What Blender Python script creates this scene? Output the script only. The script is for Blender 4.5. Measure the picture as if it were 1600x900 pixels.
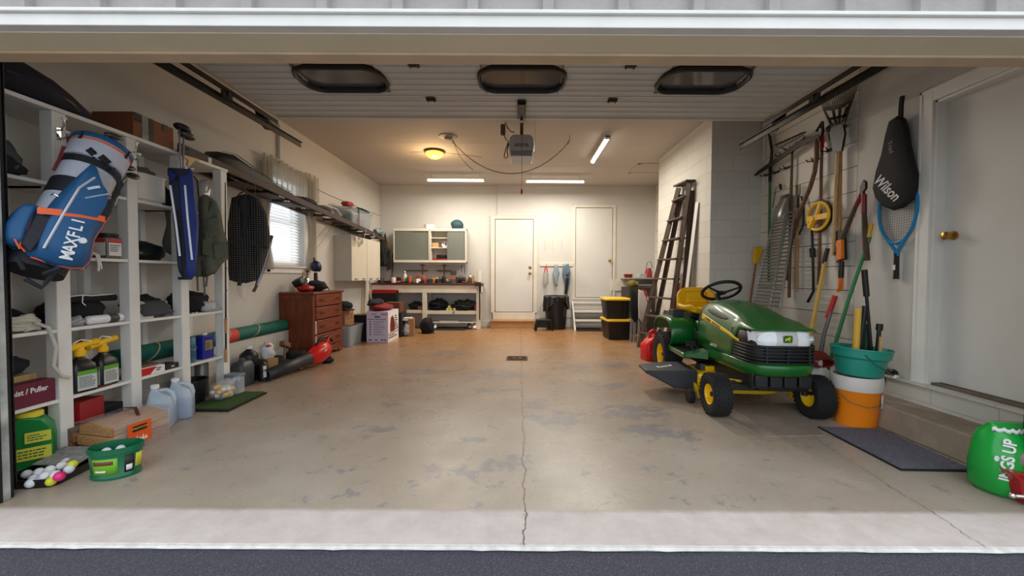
import bpy, bmesh, math, random
from mathutils import Vector, Matrix, Euler
PI = math.pi
R = math.radians
random.seed(7)
SC = bpy.context.scene
COL = SC.collection
for o in list(bpy.data.objects):
    bpy.data.objects.remove(o)

# ---------------------------------------------------------------- camera
EYE = 1.10
FPX = 620.0
cam_d = bpy.data.cameras.new('camera')
cam = bpy.data.objects.new('camera', cam_d)
COL.objects.link(cam)
cam_d.sensor_width = 36.0
cam_d.lens = FPX / 1600 * 36.0
cam_d.shift_x = -12 / 1600
cam_d.clip_start = 0.05
CROT = Matrix.Rotation(R(90) - math.atan(18 / FPX), 3, 'X') @ Matrix.Rotation(R(0.28), 3, 'Z')
cam.matrix_world = Matrix.Translation((0, 0, EYE)) @ CROT.to_4x4()
SC.camera = cam

# ---------------------------------------------------------------- sky, exposure, lights
world = bpy.data.worlds.new('sky')
SC.world = world
world.use_nodes = True
wn = world.node_tree
wn.nodes.clear()
wo = wn.nodes.new('ShaderNodeOutputWorld')
wb = wn.nodes.new('ShaderNodeBackground')
wb.inputs[0].default_value = (0.86, 0.93, 1.0, 1)
wb.inputs[1].default_value = 1.35
wn.links.new(wb.outputs[0], wo.inputs[0])
SC.view_settings.view_transform = 'Standard'
SC.view_settings.look = 'None'
SC.view_settings.gamma = 1
SC.view_settings.use_curve_mapping = False
SC.view_settings.exposure = 0.44
LED_POWER = 34.0
DOME_POWER = 12.0


# ---------------------------------------------------------------- place finding
def ray(px, py):
    return CROT @ Vector(((px - 812) / FPX, -(py - 450) / FPX, -1.0))


def atY(px, py, Y):
    d = ray(px, py)
    t = Y / d.y
    return Vector((d.x * t, Y, EYE + d.z * t))


def atX(px, py, X):
    d = ray(px, py)
    t = X / d.x
    return Vector((X, d.y * t, EYE + d.z * t))


def atZ(px, py, Z=0.0):
    d = ray(px, py)
    t = (Z - EYE) / d.z
    return Vector((d.x * t, d.y * t, Z))


# ---------------------------------------------------------------- materials
def _nodes(name):
    m = bpy.data.materials.new(name)
    m.use_nodes = True
    nt = m.node_tree
    b = nt.nodes['Principled BSDF']
    return m, nt, b


MATS = {}


def c3(h):
    """sRGB 0-255 tuple -> linear"""
    def f(v):
        v = v / 255
        return v / 12.92 if v <= 0.04045 else ((v + 0.055) / 1.055) ** 2.4
    return (f(h[0]), f(h[1]), f(h[2]), 1)


def M(name, col, rough=0.6, metal=0.0, var=0.0, scale=8.0, bump=0.0, bscale=60.0, **kw):
    """simple surface with gentle procedural mottling (var) and bump"""
    if name in MATS:
        return MATS[name]
    m, nt, b = _nodes(name)
    c = c3(col)
    b.inputs['Base Color'].default_value = c
    b.inputs['Roughness'].default_value = rough
    b.inputs['Metallic'].default_value = metal
    for k, v in kw.items():
        b.inputs[{'trans': 'Transmission Weight', 'alpha': 'Alpha', 'coat': 'Coat Weight',
                  'ior': 'IOR', 'emit': 'Emission Strength', 'sheen': 'Sheen Weight',
                  'sss': 'Subsurface Weight'}[k]].default_value = v
    if 'emit' in kw:
        b.inputs['Emission Color'].default_value = c
    tc = nt.nodes.new('ShaderNodeTexCoord')
    if var > 0:
        n = nt.nodes.new('ShaderNodeTexNoise')
        n.inputs['Scale'].default_value = scale
        n.inputs['Detail'].default_value = 6
        nt.links.new(tc.outputs['Object'], n.inputs['Vector'])
        r = nt.nodes.new('ShaderNodeValToRGB')
        r.color_ramp.elements[0].position = 0.3
        r.color_ramp.elements[1].position = 0.7
        r.color_ramp.elements[0].color = tuple(min(1, x * (1 - var)) for x in c[:3]) + (1,)
        r.color_ramp.elements[1].color = tuple(min(1, x * (1 + var * 0.5)) for x in c[:3]) + (1,)
        nt.links.new(n.outputs['Fac'], r.inputs[0])
        nt.links.new(r.outputs[0], b.inputs['Base Color'])
    if bump > 0:
        n2 = nt.nodes.new('ShaderNodeTexNoise')
        n2.inputs['Scale'].default_value = bscale
        n2.inputs['Detail'].default_value = 4
        nt.links.new(tc.outputs['Object'], n2.inputs['Vector'])
        bp = nt.nodes.new('ShaderNodeBump')
        bp.inputs['Strength'].default_value = bump
        bp.inputs['Distance'].default_value = 0.01
        nt.links.new(n2.outputs['Fac'], bp.inputs['Height'])
        nt.links.new(bp.outputs[0], b.inputs['Normal'])
    MATS[name] = m
    return m


def wood(name, col, dark, rough=0.5, axis=2, scale=6.0, stretch=12.0):
    if name in MATS:
        return MATS[name]
    m, nt, b = _nodes(name)
    tc = nt.nodes.new('ShaderNodeTexCoord')
    mp = nt.nodes.new('ShaderNodeMapping')
    s = [stretch, stretch, stretch]
    s[axis] = 1.0
    mp.inputs['Scale'].default_value = s
    nt.links.new(tc.outputs['Object'], mp.inputs[0])
    n = nt.nodes.new('ShaderNodeTexNoise')
    n.inputs['Scale'].default_value = scale
    n.inputs['Detail'].default_value = 8
    n.inputs['Distortion'].default_value = 0.6
    nt.links.new(mp.outputs[0], n.inputs['Vector'])
    r = nt.nodes.new('ShaderNodeValToRGB')
    r.color_ramp.elements[0].position = 0.32
    r.color_ramp.elements[1].position = 0.68
    r.color_ramp.elements[0].color = c3(dark)
    r.color_ramp.elements[1].color = c3(col)
    nt.links.new(n.outputs['Fac'], r.inputs[0])
    nt.links.new(r.outputs[0], b.inputs['Base Color'])
    b.inputs['Roughness'].default_value = rough
    bp = nt.nodes.new('ShaderNodeBump')
    bp.inputs['Strength'].default_value = 0.25
    bp.inputs['Distance'].default_value = 0.004
    nt.links.new(n.outputs['Fac'], bp.inputs['Height'])
    nt.links.new(bp.outputs[0], b.inputs['Normal'])
    MATS[name] = m
    return m


def mixnode(nt, fac, a, b_):
    x = nt.nodes.new('ShaderNodeMix')
    x.data_type = 'RGBA'
    nt.links.new(fac, x.inputs['Factor'])
    for s, v in (('A', a), ('B', b_)):
        i = [q for q in x.inputs if q.name == s and q.type == 'RGBA'][0]
        if isinstance(v, tuple):
            i.default_value = v
        else:
            nt.links.new(v, i)
    return [q for q in x.outputs if q.type == 'RGBA'][0]


def math_node(nt, op, a, b_=None, clamp=False):
    x = nt.nodes.new('ShaderNodeMath')
    x.operation = op
    x.use_clamp = clamp
    for i, v in enumerate((a, b_)):
        if v is None:
            continue
        if isinstance(v, (int, float)):
            x.inputs[i].default_value = v
        else:
            nt.links.new(v, x.inputs[i])
    return x.outputs[0]


def noise_node(nt, vec, scale, detail=6, rough=0.55, dist=0.0):
    n = nt.nodes.new('ShaderNodeTexNoise')
    n.inputs['Scale'].default_value = scale
    n.inputs['Detail'].default_value = detail
    n.inputs['Roughness'].default_value = rough
    n.inputs['Distortion'].default_value = dist
    nt.links.new(vec, n.inputs['Vector'])
    return n.outputs['Fac']


def ramp(nt, fac, p0, p1, c0=(0, 0, 0, 1), c1=(1, 1, 1, 1)):
    r = nt.nodes.new('ShaderNodeValToRGB')
    r.color_ramp.elements[0].position = p0
    r.color_ramp.elements[1].position = p1
    r.color_ramp.elements[0].color = c0
    r.color_ramp.elements[1].color = c1
    nt.links.new(fac, r.inputs[0])
    return r.outputs[0]


def block_mat(name, face, mortar, plane='yz'):
    """painted concrete blocks, 0.4 x 0.2 m"""
    m, nt, b = _nodes(name)
    tc = nt.nodes.new('ShaderNodeTexCoord')
    sp = nt.nodes.new('ShaderNodeSeparateXYZ')
    cb = nt.nodes.new('ShaderNodeCombineXYZ')
    nt.links.new(tc.outputs['Object'], sp.inputs[0])
    nt.links.new(sp.outputs['Y' if plane == 'yz' else 'X'], cb.inputs[0])
    nt.links.new(sp.outputs['Z'], cb.inputs[1])
    br = nt.nodes.new('ShaderNodeTexBrick')
    br.inputs['Scale'].default_value = 1.0
    br.inputs['Brick Width'].default_value = 0.4
    br.inputs['Row Height'].default_value = 0.2
    br.inputs['Mortar Size'].default_value = 0.005
    br.inputs['Mortar Smooth'].default_value = 0.3
    br.inputs['Color1'].default_value = c3(face)
    br.inputs['Color2'].default_value = c3(tuple(v * 0.97 for v in face))
    br.inputs['Mortar'].default_value = c3(mortar)
    nt.links.new(cb.outputs[0], br.inputs['Vector'])
    n = noise_node(nt, tc.outputs['Object'], 90, 4)
    mx = mixnode(nt, ramp(nt, noise_node(nt, tc.outputs['Object'], 2.5), 0.35, 0.75), br.outputs['Color'],
                 c3(tuple(v * 0.93 for v in face)))
    nt.links.new(br.outputs['Color'], b.inputs['Base Color'])
    b.inputs['Roughness'].default_value = 0.75
    h = math_node(nt, 'ADD', math_node(nt, 'MULTIPLY', br.outputs['Fac'], -1.0), math_node(nt, 'MULTIPLY', n, 0.35))
    bp = nt.nodes.new('ShaderNodeBump')
    bp.inputs['Strength'].default_value = 0.5
    bp.inputs['Distance'].default_value = 0.005
    nt.links.new(h, bp.inputs['Height'])
    nt.links.new(bp.outputs[0], b.inputs['Normal'])
    return m


# ---------------------------------------------------------------- mesh builder
class MB:
    def __init__(s):
        s.bm = bmesh.new()
        s.mats = []

    def _mi(s, m):
        if m is None:
            return 0
        if m not in s.mats:
            s.mats.append(m)
        return s.mats.index(m)

    def _new(s, before, m):
        if m is not None or s.mats:
            i = s._mi(m)
            for f in s.bm.faces:
                if f not in before:
                    f.material_index = i

    def box(s, c, d, rot=None, m=None, taper=None):
        """c centre, d full size; taper=(sx,sy) scales top face"""
        M4 = Matrix.Translation(c)
        if rot is not None:
            M4 = M4 @ (rot.to_4x4() if isinstance(rot, Matrix) else Euler(rot).to_matrix().to_4x4())
        vs = []
        for z in (-.5, .5):
            tx, ty = (taper if (taper and z > 0) else (1, 1))
            for x, y in ((-.5, -.5), (.5, -.5), (.5, .5), (-.5, .5)):
                vs.append(s.bm.verts.new(M4 @ Vector((x * d[0] * tx, y * d[1] * ty, z * d[2]))))
        mi = s._mi(m)
        for q in ((3, 2, 1, 0), (4, 5, 6, 7), (0, 1, 5, 4), (1, 2, 6, 5), (2, 3, 7, 6), (3, 0, 4, 7)):
            f = s.bm.faces.new([vs[i] for i in q])
            f.material_index = mi
        return s

    def bb(s, x0, x1, y0, y1, z0, z1, m=None):
        return s.box(((x0 + x1) / 2, (y0 + y1) / 2, (z0 + z1) / 2), (abs(x1 - x0), abs(y1 - y0), abs(z1 - z0)), m=m)

    def rings(s, rings, m=None, cap=True, close=True):
        """list of rings (lists of points) skinned together"""
        mi = s._mi(m)
        R_ = [[s.bm.verts.new(p) for p in r] for r in rings]
        n = len(R_[0])
        for a, b in zip(R_, R_[1:]):
            for i in range(n if close else n - 1):
                j = (i + 1) % n
                try:
                    f = s.bm.faces.new((a[i], a[j], b[j], b[i]))
                    f.material_index = mi
                    f.smooth = True
                except ValueError:
                    pass
        if cap:
            for r in (R_[0][::-1], R_[-1]):
                try:
                    f = s.bm.faces.new(r)
                    f.material_index = mi
                except ValueError:
                    pass
        return s

    def tube(s, pts, r, n=8, m=None, cap=True, flat=1.0, up=None):
        """round tube along pts; r float or list; flat squashes second axis"""
        pts = [Vector(p) for p in pts]
        k = len(pts)
        rs = r if isinstance(r, (list, tuple)) else [r] * k
        rings = []
        prev = None
        for i, p in enumerate(pts):
            t = (pts[min(i + 1, k - 1)] - pts[max(i - 1, 0)])
            t = t.normalized() if t.length > 1e-9 else Vector((0, 0, 1))
            if prev is None:
                a = Vector(up) if up is not None else (Vector((0, 0, 1)) if abs(t.z) < 0.9 else Vector((0, 1, 0)))
            else:
                a = prev
            u = a - t * a.dot(t)
            if u.length < 1e-6:
                u = Vector((1, 0, 0)) - t * t.x
            u.normalize()
            v = t.cross(u)
            prev = u
            rings.append([p + (u * math.cos(q) * flat + v * math.sin(q)) * rs[i]
                          for q in [2 * PI * j / n for j in range(n)]])
        return s.rings(rings, m, cap)

    def cyl(s, p0, p1, r0, r1=None, n=20, m=None):
        return s.tube([p0, p1], [r0, r0 if r1 is None else r1], n, m)

    def lathe(s, prof, o=(0, 0, 0), n=32, m=None, axis='z', cap=False, sx=1.0, sy=1.0):
        """prof: list of (radius, height)"""
        rings = []
        for r, h in prof:
            rr = []
            for j in range(n):
                a = 2 * PI * j / n
                x, y = max(r, 1e-5) * math.cos(a) * sx, max(r, 1e-5) * math.sin(a) * sy
                p = {'z': (x, y, h), 'x': (h, x, y), 'y': (x, h, -y)}[axis]
                rr.append(Vector(p) + Vector(o))
            rings.append(rr)
        return s.rings(rings, m, cap)

    def prism(s, poly, t, axis='y', o=(0, 0, 0), m=None, rot=None):
        """2D polygon extruded by t (centred) along axis; poly in the other two axes"""
        def P(u, v, w):
            return {'y': (u, w, v), 'x': (w, u, v), 'z': (u, v, w)}[axis]
        M4 = Matrix.Translation(o)
        if rot is not None:
            M4 = M4 @ Euler(rot).to_matrix().to_4x4()
        mi = s._mi(m)
        a = [s.bm.verts.new(M4 @ Vector(P(u, v, -t / 2))) for u, v in poly]
        b = [s.bm.verts.new(M4 @ Vector(P(u, v, t / 2))) for u, v in poly]
        fs = [s.bm.faces.new(a[::-1]), s.bm.faces.new(b)]
        n = len(poly)
        for i in range(n):
            fs.append(s.bm.faces.new((a[i], a[(i + 1) % n], b[(i + 1) % n], b[i])))
        for f in fs:
            f.material_index = mi
        return s

    def ball(s, c, r, m=None, sc=(1, 1, 1), seg=14, rot=None, jit=0.0):
        M4 = Matrix.Translation(c)
        if rot is not None:
            M4 = M4 @ Euler(rot).to_matrix().to_4x4()
        rings = []
        n = seg
        k = max(6, seg // 2 + 1)
        for i in range(k + 1):
            th = PI * i / k
            rr = []
            for j in range(n):
                a = 2 * PI * j / n
                q = 1 + (random.random() - .5) * jit
                rad = r * max(math.sin(th), 0.02)
                rr.append(M4 @ Vector((rad * math.cos(a) * sc[0] * q, rad * math.sin(a) * sc[1] * q,
                                       -r * math.cos(th) * sc[2])))
            rings.append(rr)
        return s.rings(rings, m, True)

    def grid(s, fn, nu, nv, m=None, closeu=False):
        """fn(u,v)->point with u,v in 0..1"""
        mi = s._mi(m)
        V = [[s.bm.verts.new(fn(i / nu, j / nv)) for j in range(nv + 1)] for i in range(nu + (0 if closeu else 1))]
        L = len(V)
        for i in range(nu):
            for j in range(nv):
                f = s.bm.faces.new((V[i][j], V[(i + 1) % L][j], V[(i + 1) % L][j + 1], V[i][j + 1]))
                f.material_index = mi
                f.smooth = True
        return s

    def xform(s, M4):
        s.bm.transform(M4)
        return s

    def build(s, name, mat=None, parent=None, bevel=0.0, seg=2, smooth=False, solid=0.0, sub=0, auto=40, loc=None, rot=None):
        bmesh.ops.recalc_face_normals(s.bm, faces=s.bm.faces)
        me = bpy.data.meshes.new(name)
        if smooth:
            for f in s.bm.faces:
                f.smooth = True
        s.bm.to_mesh(me)
        s.bm.free()
        if mat is not None and not s.mats:
            me.materials.append(mat)
        for q in s.mats:
            me.materials.append(q)
        if mat is not None and s.mats:
            pass
        if auto:
            me.set_sharp_from_angle(angle=R(auto))
        o = bpy.data.objects.new(name, me)
        COL.objects.link(o)
        if parent is not None:
            o.parent = parent
        if loc is not None:
            o.location = loc
        if rot is not None:
            o.rotation_euler = rot
        if solid:
            md = o.modifiers.new('solid', 'SOLIDIFY')
            md.thickness = solid
            md.offset = 0
        if sub:
            md = o.modifiers.new('sub', 'SUBSURF')
            md.levels = sub
            md.render_levels = sub
        if bevel:
            md = o.modifiers.new('bevel', 'BEVEL')
            md.width = bevel
            md.segments = seg
            md.limit_method = 'ANGLE'
            md.angle_limit = R(35)
        return o


def thing(name, label, cat, loc=(0, 0, 0), rot=(0, 0, 0), group=None):
    o = bpy.data.objects.new(name, None)
    COL.objects.link(o)
    o.empty_display_size = 0.05
    o.location = loc
    o.rotation_euler = rot if not isinstance(rot, (int, float)) else (0, 0, rot)
    return tag(o, label, cat, group)


def tag(o, label, cat, group=None, kind=None):
    o['label'] = label
    o['category'] = cat
    if group:
        o['group'] = group
    if kind:
        o['kind'] = kind
    return o


def struct(o, label=None):
    o['kind'] = 'structure'
    if label:
        o['label'] = label
        o['category'] = 'room'
    return o


def lab(o, text):
    o['label'] = text
    return o


def text_mesh(name, body, size, mat, parent, loc, rot, depth=0.0008, align='CENTER', sx=1.0, shear=0.0, bold=0.0):
    cu = bpy.data.curves.new(name, 'FONT')
    cu.body = body
    cu.size = size
    cu.extrude = depth
    cu.offset = bold
    cu.align_x = align
    cu.align_y = 'CENTER'
    cu.shear = shear
    cu.resolution_u = 3
    t = bpy.data.objects.new(name, cu)
    COL.objects.link(t)
    bpy.context.view_layer.update()
    me = bpy.data.meshes.new_from_object(t.evaluated_get(bpy.context.evaluated_depsgraph_get()))
    bpy.data.objects.remove(t)
    me.name = name
    me.materials.clear()
    me.materials.append(mat)
    o = bpy.data.objects.new(name, me)
    COL.objects.link(o)
    o.parent = parent
    o.location = loc
    o.rotation_euler = rot
    o.scale = (sx, 1, 1)
    return o


def frame_rot(xdir, ydir):
    """rotation whose local x runs along xdir, y along ydir (z faces out)"""
    x = Vector(xdir).normalized()
    y = Vector(ydir)
    y = (y - x * y.dot(x)).normalized()
    z = x.cross(y)
    return Matrix((x, y, z)).transposed().to_euler()


def dup(root, loc=None, rot=None, label=None):
    r = root.copy()
    COL.objects.link(r)
    if loc is not None:
        r.location = loc
    if rot is not None:
        r.rotation_euler = rot
    if label:
        r['label'] = label
    for ch in list(root.children):
        c = ch.copy()
        COL.objects.link(c)
        c.parent = r
        for g in list(ch.children):
            d = g.copy()
            COL.objects.link(d)
            d.parent = c
    return r


# common surfaces
WHITE = M('white paint', (232, 230, 224), 0.55, var=0.06, scale=4)
OLDWHITE = M('aged white paint', (222, 214, 198), 0.6, var=0.08, scale=5)
BLACKP = M('black plastic', (14, 14, 15), 0.45)
BLACKM = M('matte black rubber', (17, 17, 17), 0.8, bump=0.15)
BLACKF = M('black fabric', (20, 20, 23), 0.9, var=0.3, scale=20, bump=0.3)
STEEL = M('galvanised steel', (150, 150, 148), 0.38, 0.9, var=0.15, scale=30)
DSTEEL = M('dull dark steel', (70, 68, 66), 0.45, 0.85, var=0.25, scale=25)
CHROME = M('chrome', (225, 225, 225), 0.12, 1.0)
BRASS = M('brass', (190, 150, 80), 0.25, 1.0)
RED = M('red plastic', (190, 22, 18), 0.4)
YELLOW = M('yellow plastic', (238, 186, 20), 0.4)
ORANGE = M('orange plastic', (235, 120, 20), 0.4)
GREENP = M('green plastic', (20, 120, 60), 0.4)
CARD = M('brown cardboard', (160, 118, 78), 0.85, var=0.08, scale=6)
DCARD = M('dark brown cardboard', (136, 84, 54), 0.8, var=0.08, scale=6)
PAPER = M('white paper', (228, 226, 224), 0.7)
WOODH = wood('light wooden handle', (196, 148, 92), (160, 112, 66), 0.5)
WOODP = wood('pale wooden handle', (216, 184, 130), (190, 152, 100), 0.5)
WOODD = wood('dark weathered wood', (92, 72, 56), (58, 44, 34), 0.7)
WOODB = wood('brown wooden handle', (128, 92, 62), (92, 62, 42), 0.6)
CLEAR = M('clear plastic', (235, 240, 242), 0.12, alpha=0.28)
FOGGY = M('cloudy plastic', (200, 205, 208), 0.25, alpha=0.5)
# ================================================================ THE ROOM
LW, RW, BW, CH = -3.07, 2.95, 8.73, 3.08
OX0, OX1, OY0, OY1, OH = -2.512, 2.50, 1.70, 1.90, 2.115


def floor_mat():
    m, nt, b = _nodes('worn tan painted concrete')
    tc = nt.nodes.new('ShaderNodeTexCoord')
    ob = tc.outputs['Object']
    sp = nt.nodes.new('ShaderNodeSeparateXYZ')
    nt.links.new(ob, sp.inputs[0])
    X, Y = sp.outputs['X'], sp.outputs['Y']
    base = mixnode(nt, ramp(nt, noise_node(nt, ob, 1.3, 8, 0.6), 0.35, 0.68), c3((162, 148, 132)), c3((182, 170, 156)))
    base = mixnode(nt, ramp(nt, math_node(nt, 'ADD', math_node(nt, 'MULTIPLY', Y, 0.12), math_node(nt, 'MULTIPLY', noise_node(nt, ob, 1.8, 6), 0.25)), 0.45, 0.95),
                   base, c3((156, 114, 72)))
    # fine speckle
    sp1 = ramp(nt, noise_node(nt, ob, 100, 5, 0.8), 0.52, 0.70)
    base = mixnode(nt, math_node(nt, 'MULTIPLY', sp1, 0.5), base, c3((126, 108, 92)))
    sp2 = ramp(nt, noise_node(nt, ob, 48, 10, 0.85, 0.2), 0.60, 0.64)
    base = mixnode(nt, math_node(nt, 'MULTIPLY', sp2, 0.45), base, c3((204, 198, 190)))
    # worn patches where grey-blue concrete shows
    tot = None
    for (px, py, rx, ry) in ((872, 655, .20, .12), (842, 633, .10, .13), (775, 585, .30, .16), (768, 608, .20, .07), (905, 575, .16, .16), (950, 603, .18, .10),
                             (660, 582, .22, .1), (615, 632, .12, .05), (590, 670, .14, .05), (716, 735, .20, .06), (790, 728, .12, .08), (985, 645, .22, .16),
                             (1030, 675, .22, .12), (960, 570, .2, .12), (700, 552, .2, .14), (1050, 676, .06, .03), (735, 688, .10, .04), (1040, 802, .12, .015)):
        p = atZ(px, py)
        dx = math_node(nt, 'DIVIDE', math_node(nt, 'SUBTRACT', X, p.x), rx * 1.6)
        dy = math_node(nt, 'DIVIDE', math_node(nt, 'SUBTRACT', Y, p.y), ry * 1.9)
        d2 = math_node(nt, 'ADD', math_node(nt, 'MULTIPLY', dx, dx), math_node(nt, 'MULTIPLY', dy, dy))
        g = math_node(nt, 'SUBTRACT', 1.0, d2, True)
        tot = g if tot is None else math_node(nt, 'MAXIMUM', tot, g)
    nn = noise_node(nt, ob, 6.5, 14, 0.72, 0.2)
    k = math_node(nt, 'ADD', nn, math_node(nt, 'MULTIPLY', tot, 0.16))
    patch = ramp(nt, k, 0.585, 0.625)
    base = mixnode(nt, math_node(nt, 'MULTIPLY', patch, 0.55), base, c3((112, 118, 130)))
    # bare apron at the door line
    ap = ramp(nt, math_node(nt, 'SUBTRACT', math_node(nt, 'ADD', Y, math_node(nt, 'MULTIPLY', noise_node(nt, ob, 9, 4), 0.03)), 1.0), 0.83, 0.865,
              (1, 1, 1, 1), (0, 0, 0, 1))
    apc = mixnode(nt, ramp(nt, noise_node(nt, ob, 7, 9, 0.7), 0.3, 0.7), c3((196, 184, 178)), c3((218, 208, 203)))
    base = mixnode(nt, ap, base, apc)
    # centre crack
    nv = math_node(nt, 'MULTIPLY', math_node(nt, 'SUBTRACT', noise_node(nt, ob, 3.5, 6, 0.7), 0.5), 0.10)
    cx = math_node(nt, 'ABSOLUTE', math_node(nt, 'SUBTRACT', math_node(nt, 'SUBTRACT', X, nv), 0.028))
    cr = math_node(nt, 'LESS_THAN', cx, 0.0035)
    base = mixnode(nt, math_node(nt, 'MULTIPLY', cr, 0.75), base, c3((60, 40, 28)))
    rs = math_node(nt, 'MULTIPLY', math_node(nt, 'LESS_THAN', cx, 0.014), ramp(nt, noise_node(nt, ob, 6, 3), 0.55, 0.7))
    base = mixnode(nt, math_node(nt, 'MULTIPLY', rs, 0.5), base, c3((140, 84, 46)))
    # right diagonal crack near the door line
    q = math_node(nt, 'ABSOLUTE', math_node(nt, 'SUBTRACT', math_node(nt, 'ADD', X, math_node(nt, 'MULTIPLY', math_node(nt, 'SUBTRACT', Y, 2.2), -0.10)), math_node(nt, 'ADD', nv, 1.98)))
    q = math_node(nt, 'MULTIPLY', math_node(nt, 'LESS_THAN', q, 0.003), math_node(nt, 'LESS_THAN', Y, 3.2))
    base = mixnode(nt, math_node(nt, 'MULTIPLY', q, 0.6), base, c3((70, 60, 55)))
    nt.links.new(base, b.inputs['Base Color'])
    rg = math_node(nt, 'ADD', math_node(nt, 'MULTIPLY', noise_node(nt, ob, 4, 6), 0.34), 0.13)
    rg = math_node(nt, 'ADD', rg, math_node(nt, 'MULTIPLY', ap, 0.4))
    nt.links.new(rg, b.inputs['Roughness'])
    b.inputs['Specular IOR Level'].default_value = 0.45
    bp = nt.nodes.new('ShaderNodeBump')
    bp.inputs['Strength'].default_value = 0.35
    bp.inputs['Distance'].default_value = 0.004
    nt.links.new(noise_node(nt, ob, 30, 8, 0.75), bp.inputs['Height'])
    nt.links.new(bp.outputs[0], b.inputs['Normal'])
    return m


def asphalt_mat():
    m, nt, b = _nodes('asphalt')
    tc = nt.nodes.new('ShaderNodeTexCoord')
    ob = tc.outputs['Object']
    c = mixnode(nt, ramp(nt, noise_node(nt, ob, 140, 4, 0.8), 0.5, 0.75), c3((66, 66, 77)), c3((128, 126, 140)))
    sp = nt.nodes.new('ShaderNodeSeparateXYZ')
    nt.links.new(ob, sp.inputs[0])
    e = math_node(nt, 'ADD', sp.outputs['Y'], math_node(nt, 'MULTIPLY', noise_node(nt, ob, 8, 8, 0.75), 0.20))
    e = math_node(nt, 'SUBTRACT', e, 1.0)
    rt = ramp(nt, e, 0.70, 0.735)
    rt = math_node(nt, 'MULTIPLY', rt, ramp(nt, noise_node(nt, ob, 1.1, 3), 0.42, 0.55))
    c = mixnode(nt, math_node(nt, 'MULTIPLY', rt, 0.6), c, c3((170, 160, 155)))
    nt.links.new(c, b.inputs['Base Color'])
    b.inputs['Roughness'].default_value = 0.85
    bp = nt.nodes.new('ShaderNodeBump')
    bp.inputs['Strength'].default_value = 0.9
    bp.inputs['Distance'].default_value = 0.006
    nt.links.new(noise_node(nt, ob, 130, 4, 0.8), bp.inputs['Height'])
    nt.links.new(bp.outputs[0], b.inputs['Normal'])
    return m


WALLM = M('warm white wall paint', (206, 203, 196), 0.7, var=0.05, scale=1.6, bump=0.12, bscale=35)
CEILM = M('ceiling paint', (192, 184, 176), 0.8, var=0.04, scale=1.2, bump=0.1, bscale=40)
BLOCK_YZ = block_mat('painted block wall side', (208, 204, 194), (190, 185, 174), 'yz')
BLOCK_XZ = block_mat('painted block wall front', (216, 214, 206), (203, 199, 190), 'xz')
SIDING = M('grey painted siding', (166, 160, 158), 0.8, var=0.07, scale=14, bump=0.3, bscale=45)
TRIMW = M('white exterior trim', (236, 233, 226), 0.6, var=0.05, scale=8, bump=0.15, bscale=20)
CREAM = M('cream jamb paint', (240, 226, 194), 0.6, var=0.06, scale=3)
TANW = M('bare tan wood stop', (214, 188, 152), 0.6, var=0.1, scale=5)
EDGE = M('lime washed concrete edge', (225, 222, 216), 0.9, var=0.2, scale=20, bump=0.8, bscale=30)

mb = MB()
mb.bb(-3.3, 3.2, 1.60, 9.0, -0.15, 0)
struct(mb.build('floor', floor_mat()))
mb = MB()
n = 160
mb.grid(lambda u, v: Vector((-6 + 12 * u, (1.580 + random.uniform(-.005, .005)) if v < .5 else 1.603, -0.012 if v < .5 else -0.003)), n, 1)
mb.bb(-6, 6, 1.59, 1.62, -0.14, -0.004)
struct(mb.build('trim_1', EDGE))
mb = MB()
mb.bb(-9, 9, -8, 1.60, -0.16, -0.02)
struct(mb.build('driveway', asphalt_mat()))

# left wall with the window opening
WY0, WY1, WZ0, WZ1 = 4.86, 5.66, 1.22, 2.40
mb = MB()
mb.bb(LW - .2, LW, OY1, WY0, 0, CH)
mb.bb(LW - .2, LW, WY1, BW + .2, 0, CH)
mb.bb(LW - .2, LW, WY0, WY1, 0, WZ0)
mb.bb(LW - .2, LW, WY0, WY1, WZ1, CH)
struct(mb.build('wall_left', WALLM))
mb = MB()
mb.bb(LW, -2.95, 1.95, 5.8, 0, 0.39)
mb.bb(LW, -2.945, 1.95, 5.8, 0.39, 0.405)
struct(mb.build('baseboard_left', BLOCK_YZ))

# back wall with a small jog
mb = MB()
mb.bb(LW - .2, RW + .3, BW, BW + .2, 0, CH)
mb.bb(-0.49, RW, BW - .035, BW, 0, CH)
struct(mb.build('wall_back', WALLM))
mb = MB()
mb.bb(LW, -0.49, BW - .05, BW, 0, .12)
mb.bb(0.38, 0.85, BW - .06, BW - .035, 0, .17)
struct(mb.build('baseboard_back', WALLM))

# right wall: plain panel, board wall and the block base
DY0, DY1, DZ0, DZ1 = 1.99, 2.86, 0.335, 2.365
mb = MB()
mb.bb(RW + .0, RW + .2, OY1, DY0, 0.33, CH)
mb.bb(RW + .0, RW + .2, DY1, 3.50, 0.33, CH)
mb.bb(RW + .0, RW + .2, DY0, DY1, DZ1, CH)
mb.bb(RW + .03, RW + .2, 3.50, BW + .2, 0.0, CH)
struct(mb.build('wall_right', WALLM))
BOARD = M('white board siding', (222, 218, 208), 0.55, var=0.07, scale=3)
mb = MB()
z = 0.335
while z < CH - .02:
    z1 = min(z + 0.219, CH)
    mb.bb(RW, RW + .04, 3.505, BW - .035, z, z1 - 0.006)
    z += 0.219
struct(mb.build('wall_right', BOARD))
DGAP = M('dark gap between boards', (60, 54, 48), 0.9)
mb = MB()
mb.bb(RW + .012, RW + .03, 3.50, BW - .035, 0.33, CH)
struct(mb.build('wall_right', DGAP))
mb = MB()
mb.bb(RW - .02, RW + .2, OY1, 4.9, 0, 0.325)
mb.bb(RW - .045, RW + .06, OY1, 3.5, 0.318, 0.335)
struct(mb.build('baseboard_right', BLOCK_YZ))

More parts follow.
